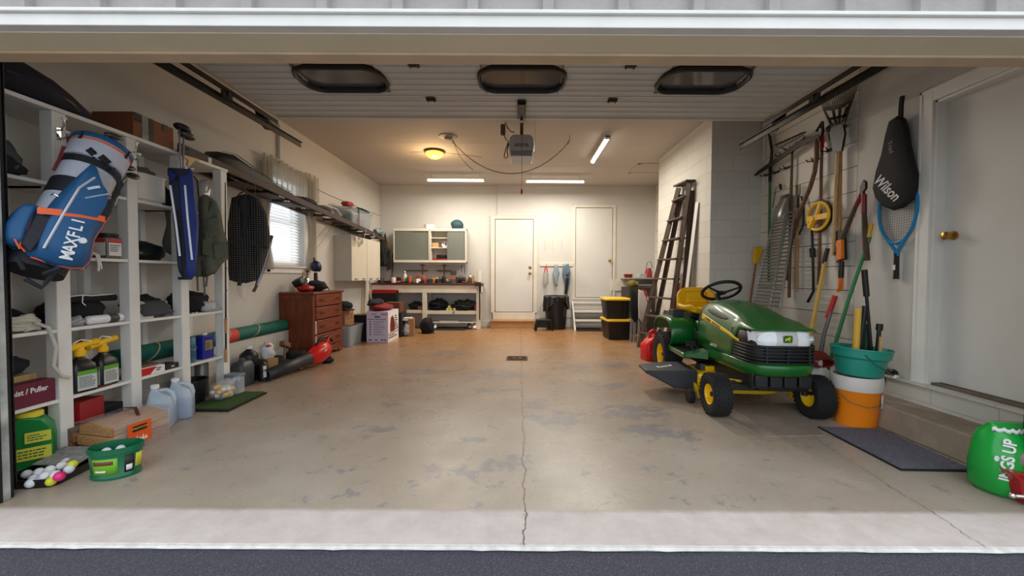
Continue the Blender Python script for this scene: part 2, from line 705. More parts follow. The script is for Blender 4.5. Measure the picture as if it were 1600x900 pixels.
# block chimney breast standing out of the right wall
mb = MB()
mb.bb(2.33, RW + .05, 4.885, 6.72, 0, CH)
struct(mb.build('wall_chimney', BLOCK_YZ))
mb = MB()
mb.bb(2.331, RW, 4.880, 4.886, 0, CH)
struct(mb.build('wall_chimney', BLOCK_XZ))

mb = MB()
mb.bb(LW - .2, RW + .3, OY1, BW + .2, CH, CH + .15)
struct(mb.build('ceiling', CEILM))
# ceiling board seams and hatch
SEAM = M('ceiling seam', (178, 168, 156), 0.85)
mb = MB()
for y in (5.95, 7.15):
    mb.bb(LW, 2.33 if y < 6.7 else RW, y, y + .006, CH - .001, CH)
struct(mb.build('trim_2', SEAM))
mb = MB()
mb.bb(2.05, 2.75, 6.95, 7.0, CH - .012, CH)
mb.bb(2.05, 2.75, 7.55, 7.6, CH - .012, CH)
mb.bb(2.05, 2.1, 6.95, 7.6, CH - .012, CH)
mb.bb(2.70, 2.75, 6.95, 7.6, CH - .012, CH)
mb.bb(2.1, 2.7, 7.0, 7.55, CH - .004, CH)
struct(mb.build('trim_3', CEILM, bevel=.002))

# front wall: inner returns, header, outside siding with battens
mb = MB()
mb.bb(LW - .2, OX0, OY0 + .02, OY1, 0, 3.4)
mb.bb(OX1, RW + .2, OY0 + .02, OY1, 0, 3.4)
mb.bb(OX0, OX1, OY0 + .02, OY1, OH + .03, 3.4)
struct(mb.build('wall_front', WALLM))
mb = MB()
ztrim = OH + .065
mb.bb(-6, 6, OY0 - .012, OY0 + .02, ztrim, 4.2)
mb.bb(-6, OX0 - .1, OY0 - .012, OY0 + .02, -.02, ztrim)
mb.bb(OX1 + .1, 6, OY0 - .012, OY0 + .02, -.02, ztrim)
i = 0
x0 = atY(42, 20, OY0 - .02).x
for i in range(-8, 30):
    x = x0 + i * 0.309
    if -6 < x < 6:
        mb.bb(x - .023, x + .023, OY0 - .046, OY0 - .01, ztrim + .002, 4.2)
        if x < OX0 - .15 or x > OX1 + .15:
            mb.bb(x - .023, x + .023, OY0 - .034, OY0 - .01, -.02, ztrim)
struct(mb.build('wall_front_siding', SIDING, bevel=.002))
mb = MB()
mb.bb(OX0 - .1, OX1 + .1, OY0 - .045, OY0 + .02, OH + .005, ztrim - .012)
mb.bb(OX0 - .12, OX1 + .12, OY0 - .06, OY0 + .02, ztrim - .012, ztrim + .004)
mb.bb(OX0 - .1, OX0 - .004, OY0 - .045, OY0 + .02, -.02, OH + .005)
mb.bb(OX1 + .004, OX1 + .1, OY0 - .045, OY0 + .02, -.02, OH + .005)
struct(mb.build('trim_4', TRIMW, bevel=.003))
mb = MB()
mb.bb(OX0, OX1, OY0 + .0, OY1, OH + .002, OH + .03)
mb.bb(OX0 - .03, OX0, OY0, OY1, 0, OH + .03)
mb.bb(OX1, OX1 + .03, OY0, OY1, 0, OH + .03)
struct(mb.build('trim_5', CREAM, bevel=.003))
mb = MB()
mb.bb(OX0, OX1, 1.832, OY1 + .012, OH - .012, OH + .002)
mb.bb(OX0, OX0 + .012, 1.832, OY1 + .012, 0, OH)
mb.bb(OX1 - .012, OX1, 1.832, OY1 + .012, 0, OH)
struct(mb.build('trim_6', TANW, bevel=.003))
# outside ends of the walls so that the shell is closed from the side
mb = MB()
mb.bb(-6, LW - .2, OY0 + .02, OY0 + .1, -.02, 4.2)
mb.bb(RW + .2, 6, OY0 + .02, OY0 + .1, -.02, 4.2)
struct(mb.build('wall_outside', SIDING))

# concrete step below the side door
STEPM = M('worn brown concrete', (160, 142, 122), 0.8, var=0.18, scale=9, bump=0.5, bscale=40)
mb = MB()
mb.bb(2.65, RW - .02, OY1 + .01, 3.13, 0, 0.18)
struct(mb.build('step', STEPM, bevel=.012, seg=3), None)

# door_1: white side door in the right wall
mb = MB()
w = .09
mb.bb(RW - .018, RW + .005, DY1, DY1 + w, .335, DZ1 + w)
mb.bb(RW - .018, RW + .005, DY0 - w, DY0, .335, DZ1 + w)
mb.bb(RW - .018, RW + .005, DY0, DY1, DZ1, DZ1 + w)
mb.bb(RW - .024, RW + .005, DY1 + w - .02, DY1 + w, .335, DZ1 + w)
mb.bb(RW - .024, RW + .005, DY0, DY1 + w, DZ1 + w - .02, DZ1 + w)
mb.bb(RW + .0, RW + .12, DY1 - .02, DY1, .335, DZ1)
mb.bb(RW + .0, RW + .12, DY0, DY0 + .02, .335, DZ1)
mb.bb(RW + .0, RW + .12, DY0, DY1, DZ1 - .02, DZ1)
struct(mb.build('trim_7', WHITE, bevel=.003))
DOORM = M('door paint', (212, 210, 204), 0.45, var=0.05, scale=2.5, bump=.05)
mb = MB()
mb.bb(RW + .075, RW + .115, DY0 + .02, DY1 - .02, DZ0 + .02, DZ1 - .02)
door = struct(mb.build('door_1', DOORM, bevel=.002))
mb = MB()
kp = atX(1464, 370, RW + .04)
kp = Vector((RW + .075, DY1 - .085, kp.z))
mb.lathe([(0, 0), (.031, 0), (.031, -.006), (.012, -.012), (.011, -.035), (.024, -.042), (.029, -.055), (.026, -.07), (.012, -.076), (0, -.077)], kp, 24, axis='x')
mb.build('door_knob', BRASS, door, smooth=True)
THR = M('worn dark threshold', (104, 92, 78), 0.7, var=0.2, scale=12)
mb = MB()
mb.bb(RW + .015, RW + .14, DY0 + .02, DY1 - .02, .325, .352)
struct(mb.build('trim_8', THR, bevel=.004))


# back doors -----------------------------------------------------------
def flat_door(n, x0, x1, z0, z1, casing, knobx, knobz, dead=False):
    Yf = BW - .035
    mb = MB()
    mb.bb(x0, x1, Yf - .008, Yf + .02, z0, z1)
    d = struct(mb.build('door_%d' % n, DOORM, bevel=.002))
    mb = MB()
    for (u0, u1, v0, v1) in ((x0 - .012, x0 - .003, z0, z1), (x1 + .003, x1 + .012, z0, z1), (x0, x1, z1 + .003, z1 + .010), (x0, x1, z0 - .012, z0 - .003)):
        mb.bb(u0, u1, Yf - .003, Yf + .001, v0, v1)
    struct(mb.build('trim_%d' % (n * 2 + 6), DGAP))
    mb = MB()
    g = .012
    mb.bb(x0 - g - casing, x0 - g, Yf - .02, Yf, z0 - .02, z1 + g)
    mb.bb(x1 + g, x1 + g + casing, Yf - .02, Yf, z0 - .02, z1 + g)
    mb.bb(x0 - g - casing, x1 + g + casing, Yf - .02, Yf, z1 + g, z1 + g + casing)
    mb.bb(x0 - g - casing - .012, x1 + g + casing + .012, Yf - .028, Yf, z1 + g + casing - .015, z1 + g + casing)
    struct(mb.build('trim_%d' % (n * 2 + 7), OLDWHITE, bevel=.003))
    mb = MB()
    k = Vector((knobx, Yf - .008, knobz))
    mb.lathe([(0, 0), (.033, 0), (.033, -.006), (.012, -.012), (.011, -.035), (.026, -.042), (.031, -.055), (.026, -.07), (0, -.077)], k, 20, axis='y')
    mb.build('door_knob', BRASS, d, smooth=True)
    if dead:
        mb = MB()
        mb.lathe([(0, 0), (.032, 0), (.03, -.012), (.014, -.016), (.012, -.03), (0, -.031)], k + Vector((0, 0, .13)), 20, axis='y')
        mb.build('deadbolt', BRASS, d, smooth=True)
    return d


a, b_ = atY(774.5, 343.5, BW), atY(832, 487, BW)
D2 = flat_door(2, a.x, b_.x, b_.z, a.z, .085, b_.x - .06, atY(827, 427, BW).z, True)
mb = MB()
mb.bb(a.x - .05, b_.x + .05, BW - .06, BW - .03, .16, b_.z - .015)
mb.bb(a.x - .1, a.x - .012, BW - .05, BW - .035, b_.z - .02, b_.z + .14)
struct(mb.build('trim_14', OLDWHITE, bevel=.003))
a, b_ = atY(900, 325.5, BW), atY(955, 464.5, BW)
D3 = flat_door(3, a.x, b_.x, b_.z, a.z, .06, b_.x - .06, atY(949, 407, BW).z)
mb = MB()
mb.bb(a.x - .08, b_.x + .08, BW - .06, BW - .03, b_.z - .045, b_.z - .015)
struct(mb.build('trim_15', OLDWHITE, bevel=.003))
# wooden step under the middle door
SW = wood('tan painted wood', (184, 138, 88), (160, 114, 70), 0.5, axis=0)
mb = MB()
s0, s1 = atY(766, 500, 8.45), atY(835, 500, 8.45)
mb.bb(s0.x, s1.x, 8.42, BW - .035, 0, .135)
mb.bb(s0.x - .01, s1.x + .01, 8.405, BW - .035, .135, .16)
tag(mb.build('door_step', SW, bevel=.003), 'tan wooden box step below the white back door', 'step')

# floor drain
DR = atZ(808, 560)
t = thing('floor_drain', 'rusty square floor drain on the centre crack', 'drain', DR)
mb = MB()
for a in (-1, 1):
    mb.bb(-.13, .13, a * .13 - .012, a * .13 + .012, .0, .004)
    mb.bb(a * .13 - .012, a * .13 + .012, -.118, .118, .0, .004)
mb.build('drain_frame', M('rusty iron', (104, 66, 46), .8, .3, var=.4, scale=30), t)
mb = MB()
mb.bb(-.118, .118, -.118, .118, .0, .0015)
mb.build('dark_opening', M('dark pit', (22, 16, 13), .9), t)
mb = MB()
mb.lathe([(.03, .002), (.075, .002), (.075, .006), (.03, .006), (.03, .002)], n=24)
mb.build('grate', M('rusty iron', (104, 66, 46)), t)

# window_1 in the left wall
mb = MB()
for (y0, y1, z0, z1) in ((WY0 - .07, WY0, WZ0 - .08, WZ1 + .07), (WY1, WY1 + .07, WZ0 - .08, WZ1 + .07), (WY0, WY1, WZ1, WZ1 + .07), (WY0 - .1, WY1 + .1, WZ0 - .09, WZ0 - .02)):
    mb.bb(LW, LW + .02, y0, y1, z0, z1)
mb.bb(LW - .1, LW + .05, WY0 - .09, WY1 + .09, WZ0 - .02, WZ0 + .003)
struct(mb.build('trim_16', WHITE, bevel=.003))
mb = MB()
for (y0, y1, z0, z1) in ((WY0, WY0 + .04, WZ0, WZ1), (WY1 - .04, WY1, WZ0, WZ1), (WY0, WY1, WZ0, WZ0 + .05), (WY0, WY1, WZ1 - .05, WZ1), (WY0, WY1, 1.79, 1.83)):
    mb.bb(LW - .14, LW - .1, y0, y1, z0, z1)
win = struct(mb.build('window_1', WHITE, bevel=.003))
mb = MB()
mb.bb(LW - .123, LW - .118, WY0 + .03, WY1 - .03, WZ0 + .03, WZ1 - .03)
mb.build('glass', M('window glass', (240, 248, 250), 0.02, alpha=0.06), win)


def translucent(name, col, fac=0.6, rough=0.8, alpha=1.0):
    m, nt, b = _nodes(name)
    b.inputs['Base Color'].default_value = c3(col)
    b.inputs['Roughness'].default_value = rough
    t = nt.nodes.new('ShaderNodeBsdfTranslucent')
    t.inputs[0].default_value = c3(col)
    mx = nt.nodes.new('ShaderNodeMixShader')
    mx.inputs[0].default_value = fac
    nt.links.new(b.outputs[0], mx.inputs[1])
    nt.links.new(t.outputs[0], mx.inputs[2])
    out = nt.nodes['Material Output']
    if alpha < 1:
        tr = nt.nodes.new('ShaderNodeBsdfTransparent')
        m2 = nt.nodes.new('ShaderNodeMixShader')
        m2.inputs[0].default_value = alpha
        nt.links.new(tr.outputs[0], m2.inputs[1])
        nt.links.new(mx.outputs[0], m2.inputs[2])
        nt.links.new(m2.outputs[0], out.inputs[0])
    else:
        nt.links.new(mx.outputs[0], out.inputs[0])
    return m


BLIND = translucent('thin white blind slat', (255, 255, 255), 0.8)
t = thing('window_blind', 'white horizontal slat blind lit by daylight in the side window', 'blind', (LW - .06, (WY0 + WY1) / 2, WZ0))
mb = MB()
hw = (WY1 - WY0) / 2 - .03
z = .06
while z < WZ1 - WZ0 - .06:
    mb.box((0, 0, z), (.048, hw * 2, .0012), rot=(0, R(48), 0))
    z += .040
mb.build('slats', BLIND, t)
mb = MB()
mb.bb(-.028, .028, -hw, hw, WZ1 - WZ0 - .06, WZ1 - WZ0 - .015)
mb.build('head_rail', WHITE, t, bevel=.003)
mb = MB()
mb.bb(-.024, .024, -hw, hw, .012, .032)
mb.build('bottom_rail', WHITE, t, bevel=.003)

# curtain: gathered valance and side panels, greyed sheer cloth
SHEER = translucent('sheer cream curtain', (206, 200, 186), 0.5, alpha=0.66)
ct = thing('curtain', 'sheer cream valance and tied side panels around the side window', 'curtain', (LW + .07, 5.28, 1.2))
mb = MB()
mb.grid(lambda u, v: Vector((.02 * math.sin(u * 70 + v) + .012 * math.sin(u * 171), -.62 + 1.24 * u, 1.33 - (.50 + .03 * math.sin(u * 40)) * v + .02 * math.sin(u * 9))), 110, 8)
mb.build('valance', SHEER, ct)
for sgn in (-1, 1):
    mb = MB()
    def cf(u, v):
        wid = (.26 - .17 * math.exp(-((v - .62) / .22) ** 2) + .02 * v) * (1 if sgn > 0 else .7)
        return Vector((-.02 + .018 * math.sin(u * 34 + v * 2), sgn * (.60 - wid * u), 1.27 - 1.30 * v))
    mb.grid(cf, 36, 20)
    mb.build('side_panel', SHEER, ct)
mb = MB()
mb.tube([(0, -.66, 1.33), (.0, 0, 1.335), (0, .66, 1.33)], .007)
mb.build('rod', OLDWHITE, ct)

# diagonal plywood bracing seams on the left wall
mb = MB()
for p, q in (((480, 395), (509, 352)), ((486, 402), (517, 356))):
    A, B = atX(p[0], p[1], LW), atX(q[0], q[1], LW)
    mb.tube([A + Vector((.001, 0, 0)), B + Vector((.001, 0, 0))], .005, 4)
struct(mb.build('trim_17', M('faint wall seam', (186, 174, 156), .8)))
# ================================================================ LAMPS
LEDM = M('lit led diffuser', (255, 246, 226), 0.5)
LEDM.node_tree.nodes['Principled BSDF'].inputs['Emission Color'].default_value = (1, .94, .84, 1)
LEDM.node_tree.nodes['Principled BSDF'].inputs['Emission Strength'].default_value = 5.0


def led(cx, cy, z, L, along, label):
    t = thing('shop_light', label, 'ceiling light', (cx, cy, z), (0, 0, 0 if along == 'x' else PI / 2), 'led shop lights under the ceiling')
    mb = MB()
    mb.box((0, 0, .02), (L, .07, .025))
    mb.box((L / 2 - .01, 0, .005), (.02, .075, .05))
    mb.box((-L / 2 + .01, 0, .005), (.02, .075, .05))
    mb.build('housing', WHITE, t, bevel=.003)
    mb = MB()
    mb.tube([(-L / 2 + .02, 0, -.004), (L / 2 - .02, 0, -.004)], .026, 12)
    mb.build('diffuser', LEDM, t)
    for s in (-1, 1):
        mb = MB()
        mb.cyl((s * L * .42, 0, .03), (s * L * .42, 0, CH - z), .003, n=6)
        mb.build('hanging_wire', STEEL, t)
    ld = bpy.data.lights.new('shop_lamp', 'AREA')
    ld.shape = 'RECTANGLE'
    ld.size = L
    ld.size_y = .06
    ld.energy = LED_POWER
    ld.color = (1, .925, .81)
    lo = bpy.data.objects.new('shop_lamp', ld)
    COL.objects.link(lo)
    lo.parent = t
    lo.location = (0, 0, -.035)
    return t


p, q = atZ(667, 281, 2.95), atZ(757, 281, 2.95)
led((p.x + q.x) / 2, p.y, 2.95, q.x - p.x, 'x', 'lit white shop light, left of the two near the back wall')
p, q = atZ(821, 283, 2.95), atZ(914, 283, 2.95)
led((p.x + q.x) / 2, p.y, 2.95, q.x - p.x, 'x', 'lit white shop light, right of the two near the back wall')
p, q = atZ(952, 215, 3.0), atZ(924, 253, 3.0)
led((p.x + q.x) / 2, (p.y + q.y) / 2, 3.0, (q - p).length, 'y', 'lit white shop light pointing towards the viewer on the right of the ceiling')

# amber dome light
p = atZ(679, 236, CH)
t = thing('dome_light', 'lit amber glass dome light with a bronze rim on the ceiling', 'ceiling light', p)
mb = MB()
mb.lathe([(0, 0), (.15, 0), (.165, -.01), (.16, -.03), (.14, -.035), (.14, -.02)], n=36)
mb.build('rim', M('bronze rim', (110, 80, 50), .35, .8), t, smooth=True)
mb = MB()
mb.lathe([(.145, -.03), (.14, -.05), (.115, -.085), (.07, -.11), (.02, -.12), (0, -.12)], n=36)
AMB = M('lit amber glass', (250, 196, 84), .3)
AMB.node_tree.nodes['Principled BSDF'].inputs['Emission Color'].default_value = (1, .50, .10, 1)
AMB.node_tree.nodes['Principled BSDF'].inputs['Emission Strength'].default_value = 1.5
mb.build('shade', AMB, t, smooth=True)
mb = MB()
mb.ball((0, 0, -.125), .01)
mb.build('finial', BRASS, t)
ld = bpy.data.lights.new('dome_lamp', 'POINT')
ld.energy = DOME_POWER
ld.color = (1, .66, .32)
ld.shadow_soft_size = .12
lo = bpy.data.objects.new('dome_lamp', ld)
COL.objects.link(lo)
lo.parent = t
lo.location = (0, 0, -.30)
# ================================================================ OVERHEAD DOOR, TRACKS, OPENER
PANEL = M('white ribbed steel panel', (206, 206, 202), 0.5, var=0.06, scale=3, bump=.03)
RUBBER = M('dark window gasket', (28, 27, 28), 0.4)
PANE = M('dusty tinted pane', (96, 98, 100), 0.12, alpha=0.72)
GZ = 2.65
t = thing('overhead_door', 'white ribbed garage door rolled up under the ceiling, three oval windows', 'garage door', (0.01, 2.05, GZ))
GH = 2.37
wins = [-1.41, 0.0, 1.415]
WC = 1.115
WINY = (WC - .15, WC + .15)
k = 0
y = 0.0
sect = []
sect = [(0.0, .30), (.30, .88), (.88, 1.45), (1.45, 1.89)]
def strip(mb, xa, xb, ya, yb):
    # shallow trapezoid rib facing down
    ym = (ya + yb) / 2
    vs = [(ya, .0), (ym - .007, .0), (ym - .003, -.008), (ym + .003, -.008), (ym + .007, .0), (yb, .0), (yb, .035), (ya, .035)]
    mb.rings([[Vector((xa, a, b)) for a, b in vs], [Vector((xb, a, b)) for a, b in vs]])
for (a, b) in sect:
    mb = MB()
    n = max(3, round((b - a) / .1))
    st = (b - a - .006) / n
    for i in range(n):
        ya, yb = a + .003 + i * st, a + .003 + (i + 1) * st
        lo_, hi_ = WINY
        if yb <= lo_ or ya >= hi_:
            strip(mb, -GH, GH, ya, yb)
        else:
            xs = [-GH] + [q for w_ in wins for q in (w_ - .31, w_ + .31)] + [GH]
            for j in range(0, len(xs), 2):
                strip(mb, xs[j], xs[j + 1], ya, yb)
    mb.build('door_section', PANEL, t, auto=20)


def rrect(w, h, r, n=8, c=(0, 0)):
    out = []
    for (cx_, cy_, a0) in ((w / 2 - r, h / 2 - r, 0), (-w / 2 + r, h / 2 - r, 90), (-w / 2 + r, -h / 2 + r, 180), (w / 2 - r, -h / 2 + r, 270)):
        for i in range(n + 1):
            a = R(a0 + 90 * i / n)
            out.append((c[0] + cx_ + r * math.cos(a), c[1] + cy_ + r * math.sin(a)))
    return out


for wx in wins:
    mb = MB()
    prof = [(.348, .205, .15, -.004), (.345, .20, .148, -.026), (.328, .182, .135, -.030), (.315, .165, .125, -.012), (.312, .162, .122, .03)]
    rg = []
    for (hw_, hh, r, z) in prof:
        rg.append([Vector((wx + a, WC + b, z)) for a, b in rrect(hw_ * 2, hh * 2, r, 10)])
    mb.rings(rg, cap=False)
    fr = mb.build('window_frame', RUBBER, t, smooth=True)
    mb = MB()
    mb.prism(rrect(.63, .33, .13, 8, (wx, WC)), .004, 'z', (0, 0, .012))
    mb.build('pane', PANE, fr)
for hx in (-.79, .79):
    for (a, b) in sect[1:3]:
        mb = MB()
        mb.box((hx, b, -.014), (.08, .075, .004))
        mb.cyl((hx - .04, b, -.018), (hx + .04, b, -.018), .009, n=10)
        for s in (-1, 1):
            mb.box((hx + s * .028, b, -.022), (.006, .055, .016))
        mb.build('hinge', DSTEEL, t)
# struts of the far edge and side rails
mb = MB()
mb.bb(-GH, GH, 1.86, 1.90, -.012, .06)
mb.build('top_strut', PANEL, t, bevel=.003)
mb = MB()
mb.box((0.0, 1.66, -.016), (.075, .40, .005), m=DSTEEL)
for s in (-1, 1):
    mb.box((s * .036, 1.66, -.026), (.004, .40, .024), m=DSTEEL)
mb.box((0.0, 1.50, -.03), (.075, .02, .02), m=DSTEEL)
mb.tube([(0, 1.84, -.03), (0, 2.02, .02), (0, 2.12, .12)], .014, 6, m=DSTEEL)
mb.build('opener_arm_bracket', DSTEEL, t)

for s, xx in ((-1, -2.54), (1, 2.542)):
    t = thing('door_track', ('steel door track running inward on the left side' if s < 0 else 'steel door track running inward on the right side'), 'door track', (xx, 0, 0))
    mb = MB()
    # curved C channel: vertical leg, bend, horizontal leg
    path = [(1.95, .02)] + [(1.95, 2.25)] + [(1.95 + .34 - .34 * math.cos(R(a)), 2.25 + .34 * math.sin(R(a))) for a in range(10, 91, 10)] + [(4.66, 2.615)]
    pts = [Vector((0, a, b)) for a, b in path]
    rgs = []
    for i, p in enumerate(pts):
        d = (pts[min(i + 1, len(pts) - 1)] - pts[max(0, i - 1)]).normalized()
        nrm = Vector((0, -d.z, d.y))
        prof = [(-s * .0, -.03), (s * .014, -.03), (s * .014, .03), (-s * .012, .03), (-s * .012, .026), (s * .010, .026), (s * .010, -.026), (-s * .0, -.026)]
        rgs.append([p + Vector((a, 0, 0)) + nrm * b for a, b in prof])
    mb.rings(rgs)
    mb.build('track', DSTEEL, t, auto=30)
    mb = MB()
    mb.bb(-s * .035, -s * .031, 2.35, 4.15, 2.655, 2.70)
    mb.bb(-s * .035, s * .01, 2.35, 4.15, 2.696, 2.70)
    mb.build('angle_brace', DSTEEL, t)
    mb = MB()
    g = [(3.86, 2.72), (4.22, 2.66), (4.18, 2.60), (4.02, 2.56), (3.9, 2.62)]
    mb.prism(g, .006, 'x', (s * .02, 0, 0))
    mb.cyl((s * .03, 4.05, 2.64), (-s * .01, 4.05, 2.64), .012, n=8)
    mb.cyl((s * .03, 3.95, 2.67), (-s * .01, 3.95, 2.67), .012, n=8)
    mb.build('end_bracket', DSTEEL, t)
    mb = MB()
    for yy in (3.45,):
        mb.box((-s * .02, yy, 2.645), (.03, .10, .05))
        mb.cyl((-s * .05, yy, 2.64), (s * .01, yy, 2.64), .022, n=12)
    mb.build('roller', M('dull roller steel', (96, 92, 88), .5, .6), t)
    # wall angle carrying the track end
    wx = (LW + .003) if s < 0 else RW - .003
    wy, z0, z1 = (5.05, 2.50, 3.0) if s < 0 else (4.80, 2.22, 3.0)
    mb = MB()
    for i in range(int((z1 - z0) / .05)):
        zz = z0 + i * .05
        for (a, b) in ((0, .014), (.026, .04)):
            mb.bb(wx - xx - s * .003, wx - xx, wy + a, wy + b, zz, zz + .05)
        mb.bb(wx - xx - s * .003, wx - xx, wy + .014, wy + .026, zz, zz + .025)
    mb.bb(wx - xx - s * .04, wx - xx, wy, wy + .003, z0, z1)
    mb.build('slotted_angle', WHITE, t)

# rubber weather strip and door lip at the left edge of the opening
mb = MB()
mb.bb(OX0 + .012, OX0 + .032, 1.862, 1.88, 0, OH - .012)
mb.bb(OX0 + .005, OX0 + .02, 1.915, 1.93, 0, OH - .05)
struct(mb.build('trim_18', BLACKM, bevel=.003))
mb = MB()
mb.bb(OX0 + .0, OX0 + .026, 1.88, 1.914, 0, OH - .012)
struct(mb.build('trim_19', M('scuffed white stop', (170, 172, 166), .7, var=.5, scale=9), bevel=.003))

# opener ---------------------------------------------------------------
t = thing('garage_door_opener', 'pale grey ceiling garage door opener with rail, vent slots and hanging cable', 'garage door opener', (0.015, 4.95, 2.62))
OPG = M('opener grey casing', (190, 190, 184), 0.5, .1)
mb = MB()
prof = [(-.155, .02), (-.165, .10), (-.15, .20), (-.11, .235), (.11, .235), (.15, .20), (.165, .10), (.155, .02)]
mb.rings([[Vector((a * .92, -.01, b * .95 + .004)) for a, b in prof], [Vector((a, .02, b)) for a, b in prof], [Vector((a, .40, b)) for a, b in prof]])
mb.build('casing', OPG, t, bevel=.004)
mb = MB()
mb.bb(-.135, .135, -.02, .37, -.035, .03)
mb.build('lamp_cover', M('grey lens', (140, 140, 138), .35), t, bevel=.012, seg=3)
for i in range(6):
    mb = MB()
    a = (i - 2.5) * .022
    mb.box((a * 1.3, -.013, .10 + .0 * abs(a)), (.007, .006, .045), rot=(0, R(-(i - 2.5) * 11), 0))
    mb.build('vent_slot', BLACKP, t)
mb = MB()
mb.bb(-.02, .02, -2.98, .05, .245, .275)
mb.build('rail', DSTEEL, t, bevel=.002)
mb = MB()
mb.box((0, -.85, .235), (.05, .14, .05))
mb.tube([(0, -.80, .22), (0, -.86, .15)], .012, 6)
mb.build('trolley', DSTEEL, t)
mb = MB()
for xx_ in (-.015, .015):
    mb.cyl((xx_, -.75, .23), (xx_, .02, .235), .006, n=6)
mb.build('chain', DSTEEL, t)
for s in (-1, 1):
    mb = MB()
    if s < 0:
        for i in range(9):
            zz = .03 + i * .05
            mb.bb(-.185, -.182, .10, .116, zz, zz + .05)
            mb.bb(-.185, -.182, .124, .14, zz, zz + .05)
            mb.bb(-.185, -.182, .11, .13, zz, zz + .028)
    else:
        mb.bb(.168, .172, .10, .14, .02, .455)
    mb.build('hanger_strap', OLDWHITE if s > 0 else STEEL, t)
mb = MB()
mb.box((-.235, .12, .33), (.06, .05, .13))
lab(mb.build('outlet_box', M('brown outlet box', (110, 80, 55), .6), t, bevel=.004), 'brown outlet box')
mb = MB()
mb.tube([(-.23, .10, .28), (-.20, .08, .20), (-.16, .05, .16), (-.20, .02, .05), (-.215, -.01, -.05), (-.19, -.02, -.07), (-.165, -.02, -.04), (-.18, -.01, .03), (-.16, 0, .12)], .006, 6)
mb.tube([(-.21, .10, .42), (-.17, .06, .33), (-.14, 0, .27), (-.09, -.06, .235)], .006, 6)
mb.build('power_cable', BLACKP, t, smooth=True)
mb = MB()
mb.cyl((0, -.85, .21), (0, -.85, -.62), .0025, n=6, m=RED)
mb.lathe([(0, -.62), (.008, -.625), (.014, -.65), (.008, -.675), (0, -.68)], (0, -.85, 0), 12, m=RED)
lab(mb.build('release_cord', None, t), 'red pull cord')

# sagging chain between two ceiling hooks
A, B = atY(706, 226, 5.6), atY(890, 231, 5.6)
A.z = B.z = 2.98
t = thing('hanging_chain', 'thin steel chain sagging between two ceiling hooks', 'chain', A)
mb = MB()
nl = 92
d = B - A
def cat(u):
    return Vector((d.x * u, d.y * u, -.46 * (1 - (2 * u - 1) ** 2) ** .92 + .02))
for i in range(nl):
    p, q = cat(i / nl), cat((i + 1) / nl)
    ax = (q - p).normalized()
    sidev = Vector((0, 1, 0)) if i % 2 else ax.cross(Vector((0, 1, 0)))
    pr = [p - ax * .004 + sidev * .004, p + ax * .002 + sidev * .006, q - ax * .002 + sidev * .006, q + ax * .004 + sidev * .004, q + ax * .004 - sidev * .004, q - ax * .002 - sidev * .006, p + ax * .002 - sidev * .006, p - ax * .004 - sidev * .004]
    mb.tube(pr, .0022, 4, cap=False)
mb.build('links', DSTEEL, t)
mb = MB()
mb.tube([(0.02, .01, .0), (.10, .01, -.19), (.22, .01, -.33), (.30, .01, -.39)], .004, 5)
mb.build('doubled_end', DSTEEL, t)
for p in (Vector((0, 0, 0)), d):
    mb = MB()
    s = 1 if p.x == 0 else -1
    mb.tube([p + Vector((0, 0, CH - 2.98)), p + Vector((0, 0, .03)), p + Vector((s * .03, 0, .0)), p + Vector((s * .025, 0, -.03)), p + Vector((0, 0, -.02))], .005, 6)
    mb.build('hook', STEEL, t)

p = atZ(700, 213, CH)
mb = MB()
mb.lathe([(0, 0), (.13, 0), (.125, -.012), (.05, -.02), (.045, -.05), (0, -.055)], p, 28)
tag(mb.build('ceiling_rose', M('grey round plate', (160, 152, 140), .6), smooth=True), 'round grey blank plate on the ceiling beside the amber light', 'ceiling plate')

# a thin loose wire on the ceiling
mb = MB()
pp = [atZ(x, y, CH - .004) for x, y in ((640, 238), (680, 237), (740, 244), (752, 246))]
mb.tube(pp, .003, 5)
tag(mb.build('ceiling_cable', M('painted cable', (150, 140, 128), .7)), 'thin painted cable along the ceiling behind the amber light', 'cable')
mb = MB()
L_ = [atX(x, y, LW + .004) for x, y in ((485, 290), (510, 303), (545, 318), (596, 338))]
mb.tube(L_, .004, 5)
tag(mb.build('wall_cable', M('brown cable', (110, 86, 66), .7)), 'brown cable running along the left wall beyond the curtain', 'cable')
# ================================================================ LAWN TRACTOR
JG = M('glossy green tractor paint', (18, 98, 34), 0.3, coat=0.35)
JY = M('tractor yellow', (246, 200, 10), 0.38)
SEATY = M('yellow seat vinyl', (240, 186, 8), 0.42, bump=.04, bscale=200)
TIRE = M('tyre rubber', (24, 24, 25), 0.82, bump=.2, bscale=80)
BLK = M('black tractor plastic', (20, 21, 23), 0.5)
LENS = M('headlight lens', (232, 234, 236), 0.08, coat=0.5)
mw = thing('riding_mower', 'green and yellow riding lawn mower parked facing the door', 'riding mower', (2.02, 4.355, 0), R(-3.0))


